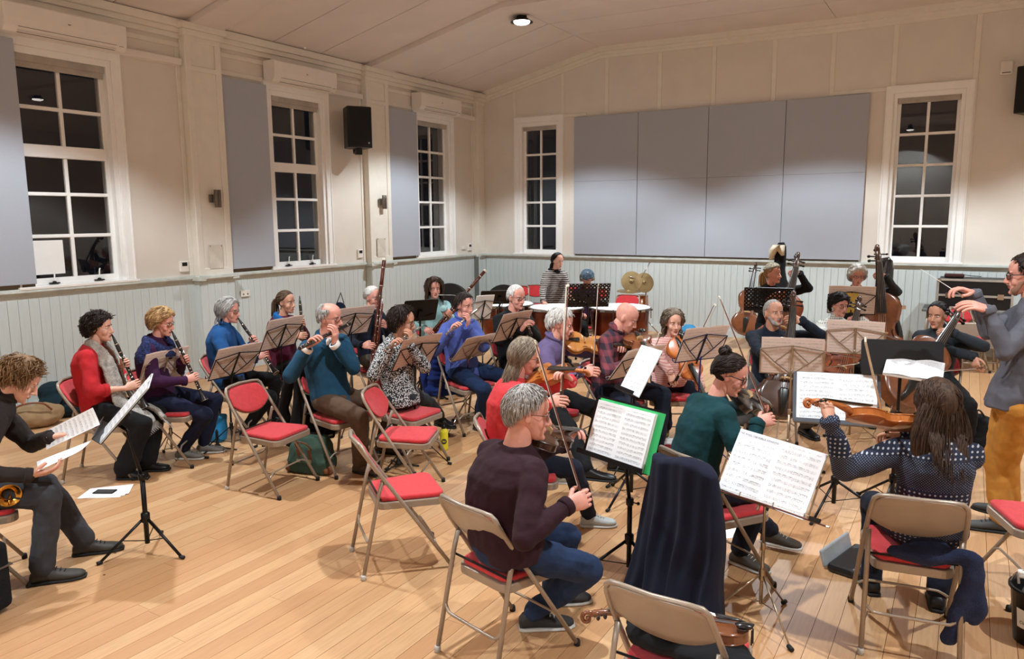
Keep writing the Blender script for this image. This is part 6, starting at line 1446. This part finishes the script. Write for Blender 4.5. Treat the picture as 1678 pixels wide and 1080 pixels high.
# ================================================================ COATS, BAGS, CASES
_a,_b=hit(1078,738,2,.82),hit(1165,772,2,.82); COATH=math.degrees(math.atan2((_b-_a).y,(_b-_a).x))+90; _m=(_a+_b)/2; COAT=_m+dirv(COATH)*.28
def drape(P,h,label,mt,w=.46,top=.83,bot=.15,d=.09,puff=False,back=.26,slant=0,cat='coat',sl=True):
    t=thing('coat',label,cat,(P[0],P[1],0),math.radians(h-90)); g=G(); n=9; r=[]
    for i in range(n+1):
        q=i/n; z=top-(top-bot)*q; ww=w/2*(.72+.34*q+.05*math.sin(q*7)) if not sl else w/2*(.80+.28*q+.03*math.sin(q*9)); dd=d*(.5+.6*q)+(.02*math.sin(q*22) if puff else 0)
        r.append((V((slant*q,-back-.02-.06*q+.03*math.sin(q*3),z)),V((ww+(.012*math.sin(q*30) if puff else 0),0,0)),V((0,dd,0))))
    g.loft([(r[0][0]+V((0,0,.015)),r[0][1]*.8,r[0][2]*.5)]+r,24,2.6)
    me=organic(g,'cloth',mt,None,.012,2,fold=.0,fold2=.0)
    v=np.array([p.co[:] for p in me.vertices]); 
    if puff: a=.012*np.abs(np.sin(v[:,2]*2*PI/.11)); v[:,1]+=np.sign(v[:,1]+back)*a; v[:,0]+=np.sign(v[:,0])*a*.6
    else: kk=(1-(v[:,2]-bot)/(top-bot)*.7); v[:,1]+=(.024*np.sin(v[:,0]*34+3*v[:,2])+.012*np.sin(v[:,0]*71+5))*kk; v[:,0]+=.012*np.sin(v[:,2]*14+v[:,0]*6)*kk; v[:,2]+=(.05*np.sin(v[:,0]*9+1)+.03*np.sin(v[:,0]*23))*np.clip((bot+.25-v[:,2])/.25,0,1)+.02*np.sin(v[:,0]*15+.5)*np.clip((v[:,2]-top+.12)/.12,0,1)
    me.vertices.foreach_set('co',v.ravel()); link('cloth',me,t)
    for s in (-1,1) if sl else ():
        g=G(); g.cone((s*w*.42,-back-.07,top-.08),(s*w*.5+slant*.5,-back-.12,top-.35),.05,.048); g.cone((s*w*.5+slant*.5,-back-.12,top-.35),(s*w*.46+slant,-back-.10,max(bot,top-.60)),.048,.042)
        link('sleeve',organic(g,'sleeve',mt,None,.013,3,fold=.02,fold2=.005),t)
    return t
drape(COAT,COATH,'dark navy coat hanging over the chair back of the woman in green',fabric('navycoat',(24,27,44)),w=.60,top=.81,bot=.07,d=.12,sl=False)
drape((f6.hip.x+f6.fwd.x*.055,f6.hip.y+f6.fwd.y*.055),f6.fh,'black coat over the chair back of the man in the teal jumper',c_black,w=.48,top=.83,bot=.18)
drape((f10.hip.x+f10.fwd.x*.055,f10.hip.y+f10.fwd.y*.055),f10.fh,'blue quilted puffer jacket over the chair back of the blue fleece player',fabric('puffer',(30,48,110)),w=.52,top=.84,bot=.28,puff=True,d=.11,slant=-.03,cat='jacket')
def lump(name,label,cat,P,parts,mt,rz=0,extra=None,vox=.014,fold=.03,group=None):
    t=thing(name,label,cat,(P[0],P[1],P[2] if len(P)>2 else 0),rz,group); g=G()
    for q in parts:
        if len(q)==2: g.ball(*q,n=14)
        else: g.cone(*q)
    o=link('body',organic(g,'body',mt,None,vox,4,fold=fold,fold2=.008),t); return t
B_=V((8.197,-8.724,0)); hf=dirv(99.3); hr_=dirv(9.3); q=lambda r_,f_,z:hr_*r_+hf*f_+UP*z
t=lump('cardigan','blue knitted cardigan bundled over the seat and hanging off the right front chair','cardigan',B_,[(q(-.09,-.17,.485),q(.03,-.19,.48),.025,.036),(q(.03,-.19,.48),q(.17,-.17,.50),.036,.036),(q(-.04,-.14,.50),q(.12,-.13,.53),.025,.03),(q(.17,-.17,.51),q(.24,-.18,.50),.036,.034),(q(.245,-.17,.49),q(.265,-.18,.26),.032,.042),(q(.265,-.18,.26),q(.25,-.19,.23),.042,.03),(q(.22,-.20,.45),q(.16,-.19,.12),.028,.036)],fabric('cardigan',(40,48,76),bump=.6,bs=200))
# violin and black cloth on the front chair
C0=V((7.545,-10.12,0)); hf=dirv(86); hr_=dirv(-4)
t=lump('cloth_bag','black soft cloth bag on the seat of the bottom edge chair','bag',C0+UP*.46,[(hr_*-.05+hf*-.02+UP*.05,(.17,.13,.05)),(hr_*.12+hf*-.05+UP*.05,(.16,.12,.055)),(hr_*.24+hf*-.09+UP*.045,(.09,.08,.05))],c_black)
a=hit(1226,1036,2,.55); b=a+(hit(984,1014,2,.57)-a).normalized()*.59
fiddle(a,b,UP+hf*.15-hr_*.1,'brown violin lying across the bottom edge chair','violin','brown')
# yellow bottle
m_yel=mat('yellow_bottle',rgb(226,212,52),.35); P=fl(728,737)
t=thing('water_bottle','yellow water bottle with a round black badge standing on the floor','bottle',P)
G().lathe([(.030,0),(.035,.006),(.036,.015),(.036,.155),(.033,.175),(.02,.19),(.019,.2)],n=20).build('body',m_yel,t,smooth=True)
G().lathe([(.021,.195),(.022,.2),(.022,.22),(.012,.228),(.011,.24),(.014,.243),(.012,.255)],n=16).build('cap',m_black,t,smooth=True); G().tube([(.02,0,.215),(.03,0,.24),(.012,0,.262),(-.02,0,.25),(-.022,0,.215)],.004,6).build('carry_loop',m_black,t,smooth=True)
d=(CAM-P); d.z=0; d.normalize(); x_=V((0,0,1)).cross(d)
Mb=Matrix((x_,V((0,0,1)),d)).transposed().to_4x4(); Mb.translation=d*.0355+UP*.085
G().lathe([(.023,0),(.023,.0015)],(0,0,0),(0,0,1),20).build('badge',m_ink,t).matrix_local=Mb
text_on('FLUTE',.012,m_yel,t,Mb@Matrix.Translation((0,-.004,.0017)),'badge_lettering') if False else G().box((0,.004,.002),(.03,.004,.001)).box((0,-.005,.002),(.026,.004,.001)).build('badge_bars',m_yel,t).__setattr__('matrix_local',Mb)
# green satchel
m_can=fabric('canvas',(58,78,66),bump=.5,bs=200); m_lea=mat('tan_leather',rgb(122,74,46),.5)
P=fl(512,772)
t=thing('satchel','dark green canvas bag with tan leather straps on the floor','bag',P,math.radians(15)); g=G()
g.loft([(V((0,0,.01)),V((.19,0,0)),V((0,.10,0))),(V((0,0,.10)),V((.20,0,0)),V((0,.115,0))),(V((0,.01,.22)),V((.17,0,0)),V((0,.09,0))),(V((.0,.02,.29)),V((.13,0,0)),V((0,.05,0)))],20,3.2)
link('body',organic(g,'b',m_can,None,.01,3,fold=.025,fold2=.006),t)
for s in (-1,1): G().box((s*.05,-.108,.16),(.022,.008,.12),Matrix.Rotation(.25,3,'X')).build('strap',m_lea,t); G().box((s*.05,-.114,.12),(.03,.01,.025)).build('buckle',m_brass,t)
G().tube(spline([(-.06,-.10,.21),(-.05,-.15,.27),(0,-.17,.29),(.05,-.15,.27),(.06,-.10,.21)],5),.007,6).build('handle',m_lea,t,smooth=True)
for s in (-1,1): G().ball((s*.17,-.03,.04),(.04,.07,.04)).build('leather_corner',m_lea,t,smooth=True)
# tote
P=fl(350,722); t=thing('tote_bag','bright blue tote bag under the royal blue player','bag',P,math.radians(20)); g=G()
g.loft([(V((0,0,.005)),V((.12,0,0)),V((0,.07,0))),(V((0,0,.12)),V((.13,0,0)),V((0,.075,0))),(V((0,0,.25)),V((.14,0,0)),V((0,.05,0)))],18,4)
link('body',organic(g,'b',mat('tote_blue',rgb(36,132,188),.6),None,.012,2,fold=.02),t)
for s in (-1,1): G().tube(spline([(-.06,s*.04,.24),(-.05,s*.04,.33),(.05,s*.04,.33),(.06,s*.04,.24)],5),.006,6).build('handle',c_black,t,smooth=True)
# bags by left wall
P=fl(50,700); t=lump('holdall','tan canvas holdall on the floor by the left wall','bag',P,[(V((0,0,.10)),(.30,.16,.12)),(V((.12,0,.14)),(.18,.12,.09))],fabric('tan',(150,124,92)),rz=math.radians(60)); G().tube(spline([(-.15,-.12,.18),(-.05,-.15,.26),(.12,-.15,.26),(.2,-.12,.18)],5),.01,6).build('handle',m_lea,t,smooth=True)
P=fl(75,672); P.x=max(P.x,.42); t=lump('jacket_pile','dark green jackets heaped on a chair-high pile by the left wall','jacket',P+CF*.0,[(V((0,0,.12)),(.28,.18,.14)),(V((-.1,.05,.25)),(.16,.13,.12)),(V((.15,0,.27)),(.16,.14,.13))],fabric('forest',(26,46,54)),rz=math.radians(60)); G().tube([(-.1,-.15,.1),(0,-.2,.25),(.15,-.17,.2)],.012,6).build('strap',m_black,t,smooth=True)
# floor papers and phone
P=fl(172,808); t=thing('loose_sheet','white papers lying on the floor beside the red jumper','sheet music',P,math.radians(35))
for k in range(3): G().box((.01*k,.012*k,.002+.002*k),(.30,.21,.0015),Matrix.Rotation(.12*k,3,'Z')).build('page',m_paper,t)
t=thing('phone','black mobile phone on the papers on the floor','phone',P+UP*.0075,math.radians(30)); bevel(G().bb((-.075,-.038,0),(.075,.038,.009)).build('body',m_black,t),.006,2); G().bb((-.07,-.034,.009),(.07,.034,.0095)).build('screen',mat('phone_glass',rgb(18,18,24),.08),t)
# black case bottom left
P=fl(-112,1030); t=thing('wheeled_case','black wheeled instrument case at the bottom left corner','case',P,math.radians(12)); bevel(G().bb((-.22,-.28,.02),(.22,.28,.38)).build('shell',fabric('caseblack',(26,27,30),bump=.6,bs=300),t),.035,3)
G().tube([(.0,-.12,.385),(.0,-.10,.42),(0,.10,.42),(0,.12,.385)],.012,6).build('handle',m_black,t,smooth=True); bevel(G().bb((.20,-.06,.27),(.25,.06,.33)).build('catch',m_black,t),.008,2); G().box((0,0,.25),(.448,.566,.008)).build('zip',m_seam,t)
for s in (-1,1): G().lathe([(.03,-.012),(.03,.012)],(s*.18,-.26,.03),(1,0,0),12).build('wheel',m_capb,t)
# bucket with spray bottle
P=fl(1700,1052); t=thing('bucket','black plastic bucket with a white label at the right edge','bucket',P)
G().lathe([(.095,0),(.10,.003),(.128,.26),(.138,.262),(.138,.275),(.125,.275),(.122,.262),(.095,.02)],n=28).build('body',m_black,t,smooth=True)
dd=(CAM-P); dd.z=0; dd.normalize(); x_=V((0,0,1)).cross(dd); g=G(); vs=[]
for k in range(13):
    an=-.85+1.7*k/12; o_=(dd*math.cos(an)+x_*math.sin(an)); vs+= [o_*.1115+UP*.09,o_*.123+UP*.185]
g.add(vs+[v*.995 for v in vs],[(2*k,2*k+2,2*k+3,2*k+1) for k in range(12)]); g.build('label',m_paper,t)
for z,r,s_ in ((.15,.1215,'Large Hall'),(.115,.117,'Cleaning Equipment')):
    Mt=Matrix((x_,V((0,0,1)),dd)).transposed().to_4x4(); Mt.translation=dd*(r+.004)+UP*z; ob=text_on(s_,.026 if len(s_)<12 else .020,m_ink,t,Mt,'lettering')
    me=ob.data
    for v in me.vertices: an=v.co.x/r; q_=v.co.z; v.co.x=(r+.003)*math.sin(an); v.co.z=(r+.003)*(math.cos(an)-1)+q_-.001
G().tube(spline([(.13,0,.27),(.10,.0,.33),(0,0,.36),(-.10,0,.33),(-.13,0,.27)],5),.004,6).build('handle',m_chrome,t,smooth=True)
t=thing('spray_bottle','clear white spray bottle standing in the black bucket','bottle',P+x_*-.05+UP*.03); m_cl=mat('clear_plastic',rgb(214,218,220),.3); G().lathe([(.035,0),(.038,.01),(.038,.16),(.03,.21),(.015,.25),(.014,.27)],n=18).build('body',m_cl,t,smooth=True); bevel(G().box((-.01,0,.29),(.09,.028,.04)).build('trigger_head',m_paper,t),.01,2); G().tube([(-.05,0,.28),(-.045,0,.24)],.006,6).build('trigger',m_paper,t)
# peg stands
for px,py,lab in ((357,738,'black clarinet peg stand on the floor before the blue tote'),(653,765,'black flute peg stand on the floor behind the empty chairs')):
    P=fl(px,py); t=thing('peg_stand',lab,'instrument stand',P); G().lathe([(.03,.02),(.03,.04),(.014,.06),(.012,.17),(.006,.19)],n=14).build('peg',m_black,t,smooth=True)
    for i in range(3): G().tube([(0,0,.03),dirv(30+120*i)*.17+UP*.008],.007,6).build('leg',m_black,t)
# ================================================================ PERCUSSION
timpano((2.98,-3.9),.36,.84,'copper kettledrum with a white skin, leftmost of the three')
timpano((3.78,-3.95),.34,.84,'copper kettledrum before the standing drummer, middle of the three')
timpano((4.50,-3.55),.38,.84,'copper kettledrum left of the bald violist, rightmost of the three')
P=fl(1057,556); t=thing('cymbal_stand','chrome cymbal stand with cymbals by the gable wall','cymbal stand',P)
G().tube([(0,0,.1),(0,0,.95)],.013,8).build('pole',m_chrome,t,smooth=True); G().tube([(0,0,.93),(-.28*CR.x,-.28*CR.y,1.05)],.008,8).build('boom',m_chrome,t,smooth=True); G().tube([CR*.06+UP*1.28,CR*-.12+UP*.95],.008,8).build('boom',m_chrome,t,smooth=True)
for i in range(3): G().tube([(0,0,.35),dirv(20+120*i)*.3+UP*.01],.010,8).build('leg',m_chrome,t,smooth=True)
m_cym=mat('cymbal_bronze',rgb(168,146,104),.45,metal=.6,col2=rgb(124,102,68),vs_=4)
for c,ax,r in ((CR*-.24+UP*.96,CF*-1+UP*.15+CR*-.2,.17),(CR*-.03+UP*.94,CF*-1+UP*.1+CR*.25,.165),(CR*-.28+UP*.80,UP*1+CF*-.08,.20)):
    G().lathe([(r,0),(r*.6,.006),(r*.24,.010),(r*.2,.02),(r*.1,.03),(.01,.032),(.01,.028),(r*.2,.010),(r*.6,.003),(r,-.002)],c,ax,32).build('cymbal',m_cym,t,smooth=False)
P=hit(1045,500,1,-.9); t=thing('hand_drum','small orange wooden drum behind the cymbals','drum',(P.x,-.8,.0)); G().lathe([(.13,0),(.15,.10),(.15,.45),(.13,.72)],n=20).build('shell',VA['orange'],t,smooth=True); G().lathe([(.135,.715),(.135,.73),(.12,.735)],n=20).build('skin',m_head,t)
for px,py,r,lab in ((738,500,.36,'black round drum case leaning by the wall behind the aqua jumper'),(826,490,.34,'black round drum case leaning on the gable wall behind the kettledrums')):
    P=hit(px,py,1,-1.0 if px>800 else -1.6); t=thing('drum_case',lab,'case',(P.x,P.y,r+.12)); G().lathe([(r*.96,-.10),(r,-.085),(r,.085),(r*.96,.10)],(0,0,0),(.3,-1,.2),40).build('shell',m_black,t); G().lathe([(r+.006,-.012),(r+.006,.012)],(0,0,0),(.3,-1,.2),40).build('rim',m_capb,t)
    for s in (-1,1): G().tube([(s*.15,0,-r*.8),(s*.15,-.02,-r-.11)],.02,8).build('foot',m_capb,t)
# ================================================================ CASES AT THE GABLE WALL
def inst_case(P,rz,lab,mt,H=1.35,w=.24,lean=.1):
    t=thing('instrument_case',lab,'case',P,rz); k=H/1.35
    prof=[(0,.10),(.03,.20),(.18,.25),(.36,.23),(.52,.185),(.68,.20),(.80,.175),(.88,.11),(1.0,.085),(1.2,.085),(1.3,.07),(1.35,.02)]
    G().loft([(V((0,lean*z/1.35,z*k+.01)),V((a*w/.24,0,0)),V((0,.09+.05*(z<.9),0))) for z,a in prof],22,2.6).build('shell',mt,t,smooth=True)
    for z in (.3,.7): G().box((w*.9,0,z*k),(.05,.04,.05)).build('latch',m_chrome,t)
    G().tube(spline([(.1,-.15,.6*k),(.1,-.19,.65*k),(.1,-.19,.75*k),(.1,-.15,.8*k)],4),.01,6).build('handle',m_capb,t,smooth=True); return t
m_gloss=mat('gloss_black_shell',rgb(16,16,18),.15,coat=.6)
P=dep(1446,560,10.6); inst_case((P.x,-.9,0),.3,'glossy black hard cello case against the gable wall under the window',m_gloss,H=1.42,w=.26)
P=dep(1243,520,10.6); t=inst_case((P.x,-.75,0),-.2,'black soft double bass case with a cream flap beside the bassist',c_black,H=1.60,w=.22)
g=G(); g.loft([(V((-.10,-.02,1.35)),V((.02,0,0)),V((0,.06,0))),(V((-.05,-.06,1.50)),V((.06,0,0)),V((0,.08,0))),(V((.03,-.06,1.58)),V((.09,0,0)),V((0,.07,0))),(V((.08,-.02,1.42)),V((.02,0,0)),V((0,.04,0)))],14); g.build('cream_flap',mat('cream_fleece',rgb(214,202,180),.95,bump=.5,bs=100),t,smooth=True)
fiddle(hit(1219,548,1,-1.1),hit(1219,548,1,-1.1)+V((.02,.5,1.05)),V((.2,-1,.35)),'brown cello leaning at the gable wall left of the bassist','cello','brown',chin=False,deep=.16,bodyr=.615)
# flight case, table, folded chairs on the right
P=hit(1596,520,1,-.75); t=thing('folding_table','grey topped table against the gable wall behind the conductor','table',(P.x,-.55,0)); bevel(G().bb((-.62,-.34,.70),(.75,.34,.73)).build('table_top',mat('dark_grey_top',rgb(98,98,96),.6),t),.005,1)
for s in (-1,1):
    for u in (-1,1): G().tube([(s*.55,u*.28,.70),(s*.58,u*.28,.01)],.013,8).build('leg',m_tube,t,smooth=True)
for k in range(2):
    G().tube([(-.6+.06*i,-.345,.30-.22*k+.012*(-1)**i) for i in range(22)],.005,5).build('wire_shelf_edge',m_chrome,t)
P2=V((P.x-.02,-.55,.73)); t=thing('flight_case','black flight case with silver edges on the grey table','case',P2); g=bevel(G().bb((-.42,-.25,.0),(.42,.25,.42)).build('shell',m_black,t),.004,1)
m_alu=mat('aluminium_edge',rgb(196,196,192),.35,metal=.7)
for z in (.01,.20,.41): G().bb((-.43,-.26,z-.014),(.43,-.248,z+.014)).build('edge',m_alu,t)
for s in (-1,1): G().bb((s*.43-.014,-.262,0),(s*.43+.014,-.246,.42)).build('edge',m_alu,t)
for s in (-1,1):
    G().box((s*.3,-.262,.20),(.07,.014,.07)).build('latch',m_chrome,t)
    for z in (.02,.40): G().ball((s*.42,-.25,z),.03,8,m=6).build('ball_corner',m_chrome,t)
G().tube([(-.1,-.27,.12),(-.1,-.3,.12),(.1,-.3,.12),(.1,-.27,.12)],.01,6).build('handle',m_chrome,t,smooth=True)
t=thing('cloth_pouch','dark brown pouch on top of the flight case','pouch',P2+V((-.25,0,.425))); bevel(G().bb((-.12,-.07,0),(.12,.07,.05)).build('body',fabric('pouch',(66,40,38)),t),.02,3); G().tube([(.1,0,.04),(.2,-.03,.03),(.32,0,.02)],.005,5).build('cord',m_black,t)
for k,lab in enumerate(('folded beige chair leaning on the gable wall, nearer of the pair','folded beige chair leaning on the gable wall, further of the pair')):
    t=thing('folded_chair',lab,'chair',(8.40+.14*k,-1.35+.12*k,0),math.radians(20)); 
    for s in (-1,1): G().tube([(s*.2,-.10,.01),(s*.19,.12,.82)],.011,8).build('frame',m_tube,t,smooth=True); G().tube([(s*.17,-.05,.02),(s*.17,.09,.6)],.011,8).build('leg',m_tube,t,smooth=True)
    for z in (.12,.30,.82): G().tube([(-.2,-.1+.22*z/.82,z),(.2,-.1+.22*z/.82,z)],.010,8).build('stretcher',m_tube,t,smooth=True)
    bevel(G().box((0,.06,.45),(.34,.03,.34),Matrix.Rotation(-.27,3,'X')).build('seat_pan',m_tube,t),.006,2)
P=fl(1128,560); t=lump('rucksack','light blue rucksack on the floor behind the pink striped player','bag',P,[(V((0,0,.14)),(.15,.11,.15))],mat('sky_blue',rgb(52,140,190),.6)); G().tube([(-.08,-.1,.2),(0,-.13,.1)],.012,6).build('strap',m_black,t)
P=fl(1598,738); t=lump('rucksack','black rucksack on the floor behind the long haired woman','bag',P,[(V((0,0,.16)),(.15,.13,.17)),(V((.02,-.1,.12)),(.1,.06,.1))],c_black); G().tube(spline([(-.05,-.05,.31),(0,-.06,.37),(.05,-.05,.31)],4),.008,6).build('handle',m_black,t,smooth=True)
P=fl(500,560); t=lump('shoulder_bag','dark blue bag hanging behind the teal jumper player','bag',hit(558,512,0,.25)-UP*.12,[(V((0,0,.12)),(.10,.12,.16))],fabric('bagnavy',(22,28,48))); G().tube([(0,-.08,.25),(.02,0,.42),(0,.08,.25)],.008,6).build('strap',m_black,t,smooth=True)
P=fl(1110,728); t=thing('loose_sheet','white sheet and red folder on the floor beside the navy coat','sheet music',P,math.radians(30)); G().bb((-.15,-.11,0),(.15,.11,.003)).build('red_folder',mat('red_card',rgb(196,44,60),.6),t); G().bb((-.12,-.02,.003),(.17,.17,.005)).build('page',m_paper,t)
P=fl(1205,868); t=thing('loose_sheet','white sheet on the floor under the woman in green','sheet music',P,math.radians(50)); G().bb((-.15,-.10,0),(.15,.10,.002)).build('page',m_paper,t); G().bb((-.10,-.07,.002),(.13,.10,.0035)).build('page',m_paper,t)
t=thing('open_case_lid','open grey and black violin case on the floor beside the right front chair','case',fl(1400,925),math.radians(75)); bevel(G().bb((-.20,-.08,0),(.20,.08,.05)).build('base_shell',m_black,t),.02,2); bevel(G().box((0,.11,.06),(.38,.02,.10),Matrix.Rotation(-.3,3,'X')).build('lid',mat('silver_lining',rgb(150,154,158),.5),t),.01,2); 
# ================================================================ GROUPS OF REPEATS
GR={'folding_chair':'red folding chairs','folded_chair':'folded chairs by the wall','music_stand':'music stands','sheet_music':'scores on the stands','loose_sheet':'loose sheets of music','acoustic_panel':'grey felt wall panels','air_conditioner':'air conditioners over the windows',
 'cable_trunking':'cable trunking by the air conditioners','loudspeaker':'black wall loudspeakers','wall_light':'pilaster wall lights','thermostat':'thermostats on the left wall','notice':'paper notices','ceiling_sensor':'cornice sensors','violin':'violins','viola':'violas','cello':'cellos','double_bass':'double basses',
 'bow':'string bows','clarinet':'clarinets','flute':'flutes','bassoon':'bassoons','timpani':'kettledrums','timpani_stick':'timpani sticks','coat':'coats over chair backs','rucksack':'rucksacks on the floor','peg_stand':'instrument peg stands','drum_case':'round drum cases','instrument_case':'instrument cases by the gable wall','stool':'tall wooden stools','person':'players of the orchestra'}
for o in COL.objects:
    if o.parent is None and 'label' in o and 'group' not in o:
        k=o.name.split('.')[0]
        if k in GR: o['group']=GR[k]
